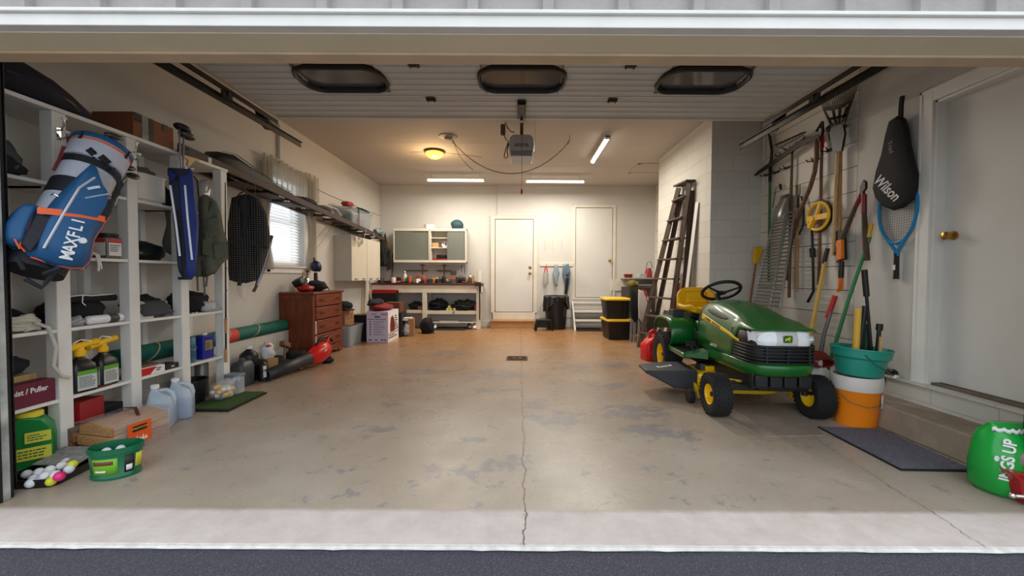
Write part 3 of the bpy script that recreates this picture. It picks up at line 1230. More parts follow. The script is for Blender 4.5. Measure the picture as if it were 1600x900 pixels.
def wheel(cx, cy, r, w, rimr, out, side_name):
    """out = -1 when the outer face looks to -x"""
    h = w / 2
    mb = MB()
    pr = [(rimr, -h * .72), (rimr + .012, -h * .86), (r * .72, -h * .98), (r * .88, -h * .96), (r * .955, -h * .80), (r * .985, -h * .45), (r * .992, 0),
          (r * .985, h * .45), (r * .955, h * .80), (r * .88, h * .96), (r * .72, h * .98), (rimr + .012, h * .86), (rimr, h * .72)]
    mb.lathe(pr, (0, 0, 0), 48, axis='x')
    n = 30
    for i in range(n):
        a = 2 * PI * i / n
        for j in range(6):
            hx_ = (j - 2.5) / 2.5 * h * .80
            aa = a + (PI / n if j % 2 else 0)
            rr = r * (.995 if abs(j - 2.5) < 2 else .972)
            M3 = Matrix.Rotation(aa, 3, 'X')
            c = M3 @ Vector((hx_, 0, rr))
            mb.box(c, (h * .27, 2 * PI * r / n * .58, .007), rot=M3)
    ty = mb.build('tyre', TIRE, mw, loc=(cx, cy, r), auto=35)
    mb = MB()
    o = out
    mb.lathe([(rimr + .004, o * h * .80), (rimr, o * h * .74), (rimr * .93, o * h * .55), (rimr * .90, o * h * .15), (rimr * .55, o * h * .05), (rimr * .34, o * h * .12),
              (rimr * .30, o * h * .42), (rimr * .22, o * h * .45), (0, o * h * .45)], (0, 0, 0), 36, axis='x')
    mb.lathe([(rimr + .003, -o * h * .78), (rimr * .93, -o * h * .5), (rimr * .6, -o * h * .1), (0, -o * h * .05)], (0, 0, 0), 36, axis='x')
    rm = mb.build('wheel_rim', JY, mw, smooth=True, loc=(cx, cy, r))
    mb = MB()
    mb.lathe([(0, o * h * .58), (.018, o * h * .56), (.022, o * h * .42)], (0, 0, 0), 16, axis='x')
    mb.build('hub_cap', BLK, rm, smooth=True)


wheel(-.385, -1.23, .168, .138, .078, -1, 'l')
wheel(.375, -1.23, .166, .142, .078, 1, 'r')
wheel(-.385, 0, .248, .19, .115, -1, 'l')
wheel(.36, 0, .248, .19, .115, 1, 'r')

# hood : lofted sections (y, half width, top z, side bottom z, crown)
def section(y, hw, zt, zb, sq=.72, n=22, xo=0.0):
    pts = []
    for i in range(n + 1):
        a = PI * i / n
        ca, sa = math.cos(a), math.sin(a)
        px_ = hw * math.copysign(abs(ca) ** .42, ca)
        pz_ = sa ** sq
        zsh = zb + (zt - zb) * pz_
        pts.append(Vector((px_ + xo, y, zsh)))
    return pts
mb = MB()
HS = [(-.52, .245, .845, .47), (-.54, .25, .87, .46), (-.60, .252, .888, .45), (-.75, .255, .880, .44), (-.95, .255, .852, .43), (-1.12, .25, .815, .425), (-1.17, .249, .803, .45), (-1.22, .245, .789, .62), (-1.28, .238, .772, .70), (-1.36, .230, .750, .708), (-1.43, .222, .734, .710), (-1.47, .212, .724, .711), (-1.495, .20, .717, .710)]
mb.rings([section(*s) for s in HS], cap=False, close=False)
mb.build('hood', JG, mw, smooth=True, auto=0, solid=.008)
# bumper / lower nose
mb = MB()
def nose(z, hw, yf, ys, n=18):
    pts = []
    for i in range(n + 1):
        a = PI * i / n
        ca, sa = math.cos(a), math.sin(a)
        pts.append(Vector((hw * math.copysign(abs(ca) ** .45, ca), ys + (yf - ys) * (sa ** .45), z)))
    return pts
def nose_band(zs, m, name, solid=.01, ys=-1.15):
    mb = MB()
    mb.rings([nose(z, hw, yf, ys) for z, hw, yf in zs], cap=False, close=False)
    return mb.build(name, m, mw, smooth=True, auto=0, solid=solid)
nose_band([(.365, .235, -1.45), (.39, .250, -1.50), (.43, .256, -1.525), (.455, .254, -1.53), (.468, .25, -1.515)], JG, 'bumper', .012, -.78)
mb = MB()
mb.rings([nose(.40, .235, -1.46, -1.0), nose(.40, .10, -1.1, -1.0)], cap=False, close=False)
mb.build('nose_floor', BLK, mw)
# grille
nose_band([(.465, .243, -1.495), (.54, .240, -1.485), (.625, .236, -1.478), (.70, .236, -1.45)], BLK, 'grille', .01, -1.16)
gr = [c for c in mw.children if c.name.startswith('grille')][0]
for i, z in enumerate((.478, .503, .528, .553, .578, .598)):
    mb = MB()
    mb.rings([nose(z - .006, .248, -1.515, -1.16), nose(z + .006, .247, -1.510, -1.16)], cap=False, close=False)
    mb.build('grille_bar', BLK, gr, solid=.008)
for xx_ in (-.15, 0, .15):
    mb = MB()
    mb.box((xx_, -1.497, .535), (.014, .03, .13))
    mb.build('grille_post', BLK, gr, bevel=.002)
# headlights: clear lens band wraps the nose
for s in (-1, 1):
    mb = MB()
    rg = []
    for i in range(13):
        u = i / 12
        x = s * (.075 + (.226 - .075) * u)
        yb = -1.492 + .10 * max(0, (abs(x) - .12) / .106) ** 2.2
        zt = .712 - .012 * u
        zb = .604
        rg.append([Vector((x, yb, zb)), Vector((x, yb - .006, (zb + zt) / 2)), Vector((x, yb + .018, zt)), Vector((x, yb + .05, zt)), Vector((x, yb + .05, zb))])
    mb.rings(rg)
    hl = mb.build('headlight', LENS, mw, smooth=True)
    for q in (.125, .175):
        mb = MB()
        yq = -1.488 + .10 * max(0, (q - .12) / .106) ** 2.2
        mb.lathe([(0, .01), (.012, .012), (.026, -.001), (.027, -.004)], (s * q, yq, .655), 18, axis='y')
        mb.build('bulb_reflector', CHROME, hl, smooth=True)
mb = MB()
mb.rings([[Vector((x, -1.492 - .004, .604)), Vector((x, -1.497, .66)), Vector((x, -1.475, .712)), Vector((x, -1.44, .712)), Vector((x, -1.44, .604))] for x in (-.075, .075)])
cp = mb.build('badge_panel', M('silver badge panel', (200, 202, 200), .3, .4), mw)
mb = MB()
mb.prism(rrect(.062, .052, .010, 4), .004, 'y', (0, -1.502, .655))
mb.build('emblem', JG, cp)
mb = MB()
deer = [(-.021, .002), (-.014, .006), (-.006, .006), (.002, .010), (.008, .016), (.012, .016), (.010, .010), (.018, .008), (.020, .003), (.010, .003), (.004, -.002), (.012, -.008), (.014, -.014), (.010, -.014), (.006, -.009), (-.002, -.005), (-.010, -.004), (-.014, -.010), (-.020, -.014), (-.022, -.011), (-.016, -.004)]
mb.prism([(a, b) for a, b in deer], .002, 'y', (0, -1.5050, .655))
mb.build('leaping_deer_mark', JY, cp)

# side decals on the left flank: slot, stripe and lettering follow the hood surface
def hood_x(y, z):
    """x of the left flank at y,z by interpolation of the sections"""
    for a, b in zip(HS, HS[1:]):
        if b[0] <= y <= a[0]:
            u = (y - a[0]) / (b[0] - a[0])
            hw, zt, zb = [a[k_] + (b[k_] - a[k_]) * u for k_ in (1, 2, 3)]
            q = min(.999, max(0, (z - zb) / (zt - zb)))
            sa = q ** (1 / .72)
            ca = math.sqrt(max(0, 1 - sa * sa))
            return -hw * ca ** .42
    return -.25
def flank(poly_rows, m, name, off=.006, side=-1, parent=None):
    """poly_rows: (y, z_low, z_high)"""
    mb = MB()
    rg = []
    for y, z0, z1 in poly_rows:
        rg.append([Vector((side * (-hood_x(y, z0 + (z1 - z0) * k_ / 4) + off), y, z0 + (z1 - z0) * k_ / 4)) for k_ in range(5)])
    mb.rings(rg, cap=False, close=False)
    return mb.build(name, m, parent or mw, smooth=True, auto=0, solid=.002)
for side in (-1, 1):
    rows = []
    for i in range(13):
        u = i / 12
        y = -.57 - .72 * u
        zc = .735 - .105 * u - .02 * u * u
        rows.append((y, zc - .026 * (1 - u * .75), zc + .024 * (1 - u * .55)))
    st = flank(rows, JY, 'yellow_stripe', side=side)
    rows = []
    for i in range(11):
        u = i / 10
        y = -.66 - .40 * u
        zc = .800 - .045 * u
        hh = .024 * (math.sin(PI * min(1, max(0.02, u))) ** .4)
        rows.append((y, zc - hh, zc + hh * .8))
    flank(rows, BLACKP, 'hood_vent', side=side)
# letters on stripe, one by one following it
def flank_text(body, y0, dy, zf, size, mat_, name, par):
    for i, ch in enumerate(body):
        if ch == ' ':
            continue
        y = y0 - dy * i
        z = zf(y)
        x = hood_x(y, z) - .0085
        slope = math.atan2(zf(y - .02) - zf(y + .02), .04)
        # text x -> -y direction, up -> z, normal -x
        rot = frame_rot((hood_x(y - .01, z) - hood_x(y + .01, z), -.02, math.tan(slope) * .02), (0.25, 0, 1))
        text_mesh(name, ch, size, mat_, par, (x, y, z), rot, .0006, bold=.0006, sx=1.15)
zf = lambda y: .735 - .105 * ((-.57 - y) / .72) - .02 * ((-.57 - y) / .72) ** 2
flank_text('JOHN DEERE', -.66, .034, zf, .036, BLACKP, 'brand_letter', mw.children[-4] if False else [c for c in mw.children if c.name.startswith('yellow_stripe')][0])
flank_text('LA115', -.83, .026, lambda y: .505, .036, M('pale decal', (232, 232, 210), .5), 'model_letter', mw)

# dash, steering
mb = MB()
mb.rings([section(-.50, .235, .845, .36, .6), section(-.43, .225, .86, .34, .55), section(-.36, .20, .80, .34, .5)], cap=True, close=True)
mb.build('dashboard', BLK, mw, smooth=True)
mb = MB()
mb.cyl((0.0, -.42, .80), (0.0, -.33, .93), .028, .024, 14)
mb.build('steering_column', BLK, mw, smooth=True)
mb = MB()
Rm = Matrix.Rotation(R(-32), 4, 'X')
ring = [Rm @ Vector((.178 * math.cos(2 * PI * i / 36), .178 * math.sin(2 * PI * i / 36), 0)) for i in range(37)]
mb.tube(ring, .0165, 10, cap=False)
for a in (90, 205, 335):
    e = Rm @ Vector((.165 * math.cos(R(a)), .165 * math.sin(R(a)), 0))
    mb.tube([Rm @ Vector((0, 0, -.03)), Rm @ Vector((e.x * .3, e.y * .3, -.02)), e], [.026, .02, .013], 8, flat=.6)
mb.ball(Rm @ Vector((0, 0, -.024)), .045, sc=(1, 1, .5))
mb.build('steering_wheel', BLK, mw, smooth=True, loc=(0.04, -.33, .965))

# frame, floorboard, fenders
mb = MB()
mb.rings([[Vector((x, y, z)) for x, y, z in r] for r in (
    [(-.13, -1.38, .24), (.13, -1.38, .24), (.13, -1.38, .37), (-.13, -1.38, .37)],
    [(-.17, -1.1, .22), (.17, -1.1, .22), (.17, -1.1, .42), (-.17, -1.1, .42)],
    [(-.17, .1, .22), (.17, .1, .22), (.17, .1, .46), (-.17, .1, .46)],
    [(-.14, .38, .26), (.14, .38, .26), (.14, .38, .46), (-.14, .38, .46)])])
mb.build('chassis', BLK, mw, bevel=.006)
mb = MB()
for i, x in enumerate((-.155, -.05, .05, .155)):
    mb.box((x, -1.44, .335), (.088, .05, .10 - .008 * abs(i - 1.5)))
mb.box((0, -1.40, .33), (.42, .06, .12))
mb.build('engine_guard', BLK, mw, bevel=.006)
mb = MB()
mb.box((0, -1.23, .235), (.62, .07, .05))
for s in (-1, 1):
    mb.cyl((s * .30, -1.23, .17), (s * .30, -1.23, .29), .022, n=12)
    mb.cyl((s * .28, -1.23, .188), (s * .40, -1.23, .188), .014, n=12)
mb.build('front_axle', BLK, mw, bevel=.004)
mb = MB()
mb.tube([(-.28, -1.16, .25), (-.1, -1.08, .24), (.28, -1.16, .25)], .010, 8)
mb.build('tie_rod', STEEL, mw)

def profile_shell(name, m, hx0, hx1, prof, solid=.012, bev=.02):
    """extrude a yz polyline across x as a sheet"""
    mb = MB()
    mb.rings([[Vector((x, y, z)) for y, z in prof] for x in (hx0, hx1)], cap=False, close=False)
    return mb.build(name, m, mw, solid=solid, auto=50)
# footrest deck
mb = MB()
for s in (-1, 1):
    a, b = sorted((s * .20, s * .435))
    mb.bb(a, b, -.62, -.16, .345, .372)
    c, d_ = sorted((s * .418, s * .442))
    mb.bb(c, d_, -.66, -.14, .335, .385)
mb.bb(-.22, .22, -.62, .0, .345, .40)
mb.build('footboard', JG, mw, bevel=.01, seg=3)
for s in (-1, 1):
    mb = MB()
    mb.box((s * .32, -.40, .377), (.20, .30, .012))
    for i in range(7):
        mb.box((s * .32, -.52 + i * .04, .386), (.18, .012, .008))
    mb.build('foot_pad', BLK, mw)
# front edge of the footboard sweeping up to the hood
for s in (-1, 1):
    mb = MB()
    rg = []
    for i in range(9):
        u = i / 8
        x = s * (.245 + .195 * u)
        y = -.64 - .10 * (1 - u) ** 1.5
        rg.append([Vector((x, y, .345)), Vector((x, y, .372 + .06 * (1 - u) ** 2)), Vector((x, y + .12, .372 + .06 * (1 - u) ** 2)), Vector((x, y + .12, .345))])
    mb.rings(rg)
    mb.build('footboard_toe', JG, mw, smooth=True)
# fenders over the rear wheels, open-sided sheet with rolled lip
for s in (-1, 1):
    mb = MB()
    prof = [(-.20, .372), (-.27, .44), (-.285, .52), (-.26, .60), (-.19, .655), (-.08, .675), (.10, .675), (.24, .655), (.33, .60), (.36, .50)]
    rgs = []
    for x in (s * .155, s * .28, s * .40, s * .425, s * .432):
        drop = {0: 0, 1: 0, 2: 0, 3: .008, 4: .03}[[.155, .28, .40, .425, .432].index(abs(x))]
        rgs.append([Vector((x, y, z - drop)) for y, z in prof])
    mb.rings(rgs, cap=False, close=False)
    mb.build('fender', JG, mw, smooth=True, solid=.012, auto=60)
    mb = MB()
    mb.prism([(-.22, .38), (-.29, .46), (-.30, .56), (-.16, .66), (-.05, .665), (.0, .56), (-.12, .52), (-.16, .44), (-.12, .38)], .014, 'x', (s * .19, 0, 0))
    mb.build('fender_side_panel', JG, mw, bevel=.003)
mb = MB()
mb.prism([(-.48, .385), (-.48, .46), (-.33, .58), (-.28, .655), (.30, .655), (.34, .42), (-.3, .385)], .34, 'x', (0, 0, 0))
mb.build('tunnel_cover', JG, mw, bevel=.03, seg=4)
# cup holder / toolbox on the left fender
mb = MB()
mb.box((-.30, -.02, .70), (.13, .17, .10), taper=(.85, .85))
mb.lathe([(.045, .75), (.045, .70), (0, .70)], (-.30, -.02, 0.002), 20)
mb.build('cup_holder', BLK, mw, bevel=.008, seg=3)
mb = MB()
mb.box((.30, -.02, .695), (.13, .2, .05))
for i in range(4):
    mb.box((.30, -.08 + .04 * i, .724), (.09, .012, .01))
mb.build('lever_panel', BLK, mw, bevel=.006)
mb = MB()
mb.tube([(.32, -.05, .72), (.33, -.09, .82)], .008, 8)
mb.ball((.33, -.095, .835), .02, sc=(1, 1, 1.3))
mb.build('lift_lever', BLK, mw, smooth=True)
mb = MB()
mb.box((-.245, -.50, .53), (.02, .05, .07))
mb.build('pedal_lock', BLK, mw, bevel=.004)
mb = MB()
mb.tube([(-.18, -.60, .30), (-.30, -.62, .34), (-.34, -.58, .45)], .010, 8)
mb.box((-.34, -.57, .46), (.09, .012, .06), rot=(R(-30), 0, 0))
mb.build('brake_pedal', BLK, mw)
# seat
mb = MB()
mb.box((0, .03, .70), (.34, .34, .05))
mb.box((0, .03, .675), (.24, .40, .03))
for s in (-1, 1):
    mb.tube([(s * .12, -.12, .66), (s * .12, -.10, .72), (s * .12, .15, .72), (s * .12, .18, .66)], .012, 8)
mb.build('seat_base', BLK, mw, bevel=.006)
def seat_pt(u, v):
    # u across -1..1 ; v 0 front .. 1 top of back
    k_ = v
    if k_ < .52:
        q = k_ / .52
        y, z = -.20 + .36 * q, .775 - .018 * math.sin(PI * q) + .012 * (1 - q) - (0.035 * (1 - q * 6) ** 2 if q < 1 / 6 else 0)
        hw = .225 + .02 * q
        if q < .25:
            hw *= .80 + .20 * math.sqrt(q / .25)
    else:
        q = (k_ - .52) / .48
        y, z = .16 + .055 * math.sin(q * PI / 2) + .035 * q, .765 + .225 * q + .0
        hw = .240 - .03 * q
        if q > .6:
            hw *= math.sqrt(max(0.0, 1 - ((q - .6) / .46) ** 2))
    x = u * hw
    bol = max(0, abs(u) - .62) / .38
    z += .035 * math.sin(bol * PI * .75) * (1 if v < .52 else 0)
    y -= .03 * math.sin(bol * PI * .75) * (1 if v >= .48 else 0) * (1 - max(0, (v - .8) * 5))
    return Vector((x, y, z))
mb = MB()
mb.grid(lambda u, v: seat_pt(u * 2 - 1, v), 20, 26)
so = mb.build('seat', SEATY, mw, smooth=True, auto=0)
md = so.modifiers.new('solid', 'SOLIDIFY')
md.thickness = .06
md.offset = -1
md = so.modifiers.new('sub', 'SUBSURF')
md.levels = md.render_levels = 1
mb = MB()
def pad(u, v):
    p = seat_pt((u * 2 - 1) * .56, .62 + .27 * v)
    e = min(u, 1 - u, v, 1 - v)
    return p + Vector((0, -.016 * min(1, e * 9) - .002, 0))
mb.grid(pad, 12, 10)
mb.build('seat_pad', SEATY, mw, smooth=True, auto=0, solid=.004)

# cutting deck, chute, gauge wheels
mb = MB()
dk = []
for i in range(40):
    a = 2 * PI * i / 40
    c_, s_ = math.cos(a), math.sin(a)
    dk.append((.385 * math.copysign(abs(c_) ** .6, c_), -.62 + .30 * math.copysign(abs(s_) ** .7, s_)))
mb.rings([[Vector((x, y, z)) for x, y in dk] for z in (.085, .10)] + [[Vector((x, y, .20)) for x, y in dk], [Vector((x * .93, -.62 + (y + .62) * .9, .225)) for x, y in dk], [Vector((x * .4, -.62 + (y + .62) * .4, .235)) for x, y in dk]])
mb.box((0, -.62, .25), (.5, .16, .05))
mb.build('mower_deck', JY, mw, auto=40)
for s in (-1, 1):
    mb = MB()
    mb.lathe([(0, .29), (.06, .29), (.07, .25), (.075, .235)], (s * .24, -.62, 0), 20)
    mb.build('spindle_cover', BLK, mw, smooth=True)
mb = MB()
ch = [[(-.36, -.80, .255), (-.36, -.40, .255), (-.36, -.40, .08), (-.36, -.80, .08)],
      [(-.56, -.79, .25), (-.56, -.40, .25), (-.56, -.40, .085), (-.56, -.79, .085)],
      [(-.72, -.74, .235), (-.72, -.42, .235), (-.72, -.42, .165), (-.72, -.74, .165)],
      [(-.80, -.70, .225), (-.80, -.43, .225), (-.80, -.43, .20), (-.80, -.70, .20)]]
mb.rings([[Vector(p) for p in r] for r in ch])
cu_ = mb.build('discharge_chute', M('dark grey chute plastic', (44, 46, 52), .55), mw, bevel=.012, seg=3)
mb = MB()
mb.box((-.60, -.60, .2475), (.14, .05, .0015), rot=(0, R(-6), R(12)))
lab(mb.build('warning_label', PAPER, cu_), 'white label with black marks')
mb = MB()
for i in range(5):
    mb.box((-.645 + i * .022, -.602 + i * .004, .2465 + i * .0022), (.010, .030, .003), rot=(0, R(-6), R(12)))
mb.build('label_print', BLACKP, cu_)
for xx_, yy in ((-.47, -.98), (.47, -.98), (-.52, -.86)):
    mb = MB()
    if yy != -.86:
        mb.lathe([(.02, -.025), (.055, -.025), (.062, -.018), (.062, .018), (.055, .025), (.02, .025)], (0, 0, 0), 20, axis='x', cap=True)
        mb.build('gauge_wheel', BLK, mw, loc=(xx_, yy + .05, .063))
for s in (-1, 1):
    mb = MB()
    mb.prism([(-.95, .05), (-.86, .15), (-.82, .15), (-.84, .10), (-.90, .05)], .012, 'x', (s * .40, 0, 0))
    mb.build('gauge_wheel_bracket', JY, mw)
mb = MB()
for s in (-1, 1):
    mb.tube([(s * .16, -1.18, .26), (s * .22, -.92, .22)], .012, 8)
mb.tube([(-.3, -.9, .14), (-.25, -1.02, .17), (.25, -1.02, .17), (.3, -.9, .14)], .012, 8)
mb.build('deck_hanger', JY, mw)
mb = MB()
mb.box((0, .30, .5), (.30, .12, .2))
mb.build('rear_plate', BLK, mw, bevel=.01)
# ================================================================ MORE SHAPE HELPERS
from mathutils import noise as mnoise


def pw(mb, name, mat, t, **kw):
    """mesh written in world coordinates, made a part of the unrotated thing t"""
    if t is not None:
        mb.xform(Matrix.Translation(-Vector(t.location)))
    return mb.build(name, mat, t, **kw)


def lump(mb, c, size, amp=.18, freq=2.2, seed=0, seg=22, rot=0.0, m=None, wr=0.04):
    """soft crumpled mass, flattened where it rests"""
    c = Vector(c)
    rings = []
    k = seg // 2 + 2
    M3 = Matrix.Rotation(rot, 3, 'Z')
    for i in range(k + 1):
        th = PI * i / k
        rr = []
        for j in range(seg):
            a = 2 * PI * j / seg
            d = Vector((max(math.sin(th), .03) * math.cos(a), max(math.sin(th), .03) * math.sin(a), -math.cos(th)))
            q = 1 + amp * mnoise.noise(d * freq + Vector((seed * 7.1, seed * 3.3, 0))) * 2 + wr * mnoise.noise(d * 9 + Vector((seed, 0, seed)))
            p = Vector((d.x * size[0] * q / 2, d.y * size[1] * q / 2, d.z * size[2] * q / 2))
            p = M3 @ p
            p.z = max(p.z, -size[2] / 2 * .82)
            rr.append(c + p)
        rings.append(rr)
    return mb.rings(rings, m, True)


def soft(name, label, cat, base, size, mat, seed=0, amp=.18, freq=2.2, rot=0.0, group=None, wr=.04, seg=22):
    """a soft thing lying on base (x, y, z of the contact centre)"""
    mb = MB()
    lump(mb, (0, 0, size[2] / 2 * .82), size, amp, freq, seed, seg, rot, wr=wr)
    return tag(mb.build(name, mat, loc=base, smooth=True, auto=0), label, cat, group)


def boxt(name, label, cat, x0, x1, y0, y1, z0, z1, mat, bevel=.003, rz=0.0, group=None):
    """a box-like thing; body part centred on an Empty at its base"""
    t = thing(name, label, cat, ((x0 + x1) / 2, (y0 + y1) / 2, z0), rz, group)
    mb = MB()
    mb.bb(-(x1 - x0) / 2, (x1 - x0) / 2, -(y1 - y0) / 2, (y1 - y0) / 2, 0, z1 - z0)
    mb.build('body', mat, t, bevel=bevel)
    return t


class Facing:
    """a working plane at point C: e2 up along axis, e3 out towards 'view', e1 to the right"""
    def __init__(s, C, axis=(0, 0, 1), view=None, z0=0.0):
        s.C = Vector(C)
        s.e2 = Vector(axis).normalized()
        v = (Vector((0, 0, EYE)) - s.C) if view is None else Vector(view)
        s.e3 = (v - s.e2 * v.dot(s.e2)).normalized()
        s.e1 = s.e2.cross(s.e3)
        s.rot = Matrix((s.e1, s.e2, s.e3)).transposed()
        s.z0 = z0

    def thing(s, name, label, cat, group=None):
        t = thing(name, label, cat, s.C, s.rot.to_euler(), group)
        return t

    def uv(s, px, py):
        d = ray(px, py)
        o = Vector((0, 0, EYE))
        P = s.C + s.e3 * s.z0
        t = (P - o).dot(s.e3) / d.dot(s.e3)
        q = o + d * t - s.C
        return (q.dot(s.e1), q.dot(s.e2))


def scan(mb, poly, zf, nu=14, nv=18, m=None, bulge=0.0):
    """fill a 2D polygon (y-monotone) with a grid whose height is zf(x,y)"""
    ys = [p[1] for p in poly]
    y0, y1 = min(ys), max(ys)
    n = len(poly)
    rows = []
    for j in range(nv + 1):
        y = y0 + (y1 - y0) * min(max(j / nv, .002), .998)
        xs = []
        for i in range(n):
            a, b = poly[i], poly[(i + 1) % n]
            if (a[1] - y) * (b[1] - y) <= 0 and abs(a[1] - b[1]) > 1e-9:
                u = (y - a[1]) / (b[1] - a[1])
                xs.append(a[0] + (b[0] - a[0]) * u)
        if not xs:
            continue
        xl, xr = min(xs), max(xs)
        row = []
        ev = min(j / nv, 1 - j / nv)
        for i in range(nu + 1):
            u = i / nu
            x = xl + (xr - xl) * u
            e = min(1, min(u, 1 - u) * 5) * min(1, ev * 6 + .15)
            row.append(Vector((x, y, zf(x, y) + bulge * math.sin(e * PI / 2))))
        rows.append(row)
    return mb.rings(rows, m, cap=False, close=False)


def puffy(mb, poly, z0, th, m=None, k=.86, n_in=2):
    """pillow-like solid from a polygon in the local xy plane"""
    cx_ = sum(p[0] for p in poly) / len(poly)
    cy_ = sum(p[1] for p in poly) / len(poly)
    def ring(sc, z):
        return [Vector((cx_ + (x - cx_) * sc, cy_ + (y - cy_) * sc, z)) for x, y in poly]
    return mb.rings([ring(k, z0 - th / 2), ring(.97, z0 - th * .32), ring(1, z0), ring(.97, z0 + th * .32), ring(k, z0 + th / 2)], m, True)


def bottle(t, r, h, mat, capm=None, neck=.3, shoulder=.72, part='bottle_body', o=(0, 0, 0), sx=1.0, sy=1.0, n=24):
    mb = MB()
    mb.lathe([(0, 0), (r * .92, 0), (r, h * .03), (r, h * shoulder), (r * .9, h * (shoulder + .06)), (r * neck, h * .90), (r * neck, h * .94)], o, n, sx=sx, sy=sy, cap=True)
    b = mb.build(part, mat, t, smooth=True)
    if capm:
        mb = MB()
        mb.lathe([(r * neck * 1.15, h * .92), (r * neck * 1.15, h * .995), (r * neck * .95, h), (0, h)], o, 20)
        mb.build('cap', capm, t, smooth=True)
    return b


def lines_print(parent, w, h, loc, rot, rows, mat, name='print', seed=0, hgt=.45, fill=(.5, .95)):
    """rows of small printed bars lying on a face (local x along the row)"""
    rd = random.Random(seed)
    mb = MB()
    for i in range(rows):
        y = h / 2 - (i + .5) * h / rows
        x = -w / 2
        end = w / 2 * (2 * rd.uniform(*fill) - 1)
        while x < end:
            L = rd.uniform(.06, .2) * w
            mb.box((min(x + L / 2, w / 2 - L / 2), y, 0), (L, h / rows * hgt, .0006))
            x += L + .03 * w
    return mb.build(name, mat, parent, loc=loc, rot=rot)


FACE_X = frame_rot((0, 1, 0), (0, 0, 1))      # text on a face looking to +x
FACE_NX = frame_rot((0, -1, 0), (0, 0, 1))    # looking to -x
FACE_NY = frame_rot((1, 0, 0), (0, 0, 1))     # looking to the viewer (-y)


def strap(mb, pts, w, th=.003, m=None, up=(0, 0, 1)):
    """flat ribbon along pts; width along up-ish direction"""
    pts = [Vector(p) for p in pts]
    rings = []
    k = len(pts)
    for i, p in enumerate(pts):
        t = (pts[min(i + 1, k - 1)] - pts[max(0, i - 1)]).normalized()
        u = Vector(up) - t * Vector(up).dot(t)
        if u.length < 1e-4:
            u = Vector((1, 0, 0))
        u.normalize()
        v = t.cross(u)
        rings.append([p + u * w / 2 + v * th / 2, p - u * w / 2 + v * th / 2, p - u * w / 2 - v * th / 2, p + u * w / 2 - v * th / 2])
    return mb.rings(rings, m, True)
# ================================================================ LEFT SIDE: OPEN SHELVING
SX = -2.70          # room-side plane of the posts
PY = [(1.925, 2.00), (2.312, 2.385), (2.745, 2.82), (3.165, 3.24), (3.605, 3.68)]
SZ = [.365, .777, 1.205, 1.63]
SHW = M('shelf white paint', (226, 224, 218), 0.5, var=0.07, scale=5)
t = thing('shelving_unit', 'tall white built-in shelving with square posts along the left wall', 'shelving', (-2.87, 2.8, 0))
for (a, b) in PY:
    mb = MB()
    mb.bb(SX - .075, SX, a, b, 0, 2.045)
    pw(mb, 'post', SHW, t, bevel=.004)
    mb = MB()
    mb.bb(LW + .003, LW + .045, a + .01, b - .02, .41, 2.045)
    pw(mb, 'back_post', SHW, t, bevel=.003)
for i in range(4):
    for z in SZ:
        mb = MB()
        xb = -2.942 if z < .4 else LW + .003
        y0, y1 = PY[i][0] + .005, PY[i + 1][1] - .005
        mb.bb(xb, SX - .075, y0, y1, z - .019, z)
        mb.bb(SX - .076, SX - .006, PY[i][1], PY[i + 1][0], z - .019, z)
        pw(mb, 'shelf_board', SHW, t)
mb = MB()
mb.bb(LW + .003, SX + .005, 1.925, 3.69, 2.045, 2.07)
pw(mb, 'top_board', SHW, t, bevel=.003)

# white double coat hooks on the posts
WTIP = M('white porcelain', (240, 240, 236), .2)
def coat_hook(y, z, lab_):
    h = thing('coat_hook', lab_, 'hook', (SX + .001, y, z), 0, 'double coat hooks on the shelf posts')
    mb = MB()
    mb.box((.003, 0, 0), (.006, .022, .07))
    mb.tube([(.005, 0, .02), (.03, -.004, .02), (.05, -.012, .045), (.055, -.014, .075)], .005, 8)
    mb.tube([(.005, 0, -.02), (.03, .0, -.03), (.05, .0, -.02), (.055, .0, .0)], .005, 8)
    mb.build('hook_body', CHROME, h, smooth=True)
    for p in ((.055, -.014, .083), (.056, 0, .008)):
        mb = MB()
        mb.ball(p, .013, sc=(1, 1, .7))
        mb.build('knob_tip', WTIP, h, smooth=True)
coat_hook(2.34, atX(100, 212, SX).z, 'white-tipped double hook on the post above the hanging golf bag')
coat_hook(2.775, atX(218, 247, SX).z, 'white-tipped double hook on the second post, left of the white tub')
coat_hook(3.225, atX(298, 268, SX).z, 'white-tipped double hook behind the blue carry bag')

# ---- top of the shelving
NAVY = M('navy nylon', (20, 22, 38), .8, var=.25, scale=10, bump=.25, bscale=30)
t = thing('travel_cover', 'dark navy padded golf travel cover lying on top of the shelving', 'golf travel cover', (-2.86, 2.3, 2.07))
mb = MB()
rg = []
for i, (y, w, h) in enumerate(((1.96, .27, .22), (2.06, .34, .26), (2.2, .37, .23), (2.34, .36, .20), (2.46, .30, .16), (2.58, .20, .10), (2.66, .09, .05))):
    rg.append([Vector((-2.86 + w / 2 * math.cos(a) * (1 + .06 * mnoise.noise(Vector((y * 4, a, 0)))), y, 2.072 + max(0, h * .42 + h * .58 * math.sin(a) * (1 + .2 * mnoise.noise(Vector((y * 5, a * 2, 3))))))) for a in [2 * PI * j / 20 for j in range(20)]])
mb.rings(rg)
pw(mb, 'padded_body', NAVY, t, smooth=True, auto=0)
mb = MB()
mb.ball((-2.83, 2.04, 2.345), .085, sc=(1.1, 1.0, .8), jit=.06, seg=18)
pw(mb, 'hood_end', NAVY, t, smooth=True, auto=0)
mb = MB()
strap(mb, [(-2.685, 2.1, 2.16), (-2.68, 2.25, 2.17), (-2.70, 2.42, 2.13), (-2.78, 2.6, 2.09)], .012, .003)
pw(mb, 'zip', BLACKP, t)

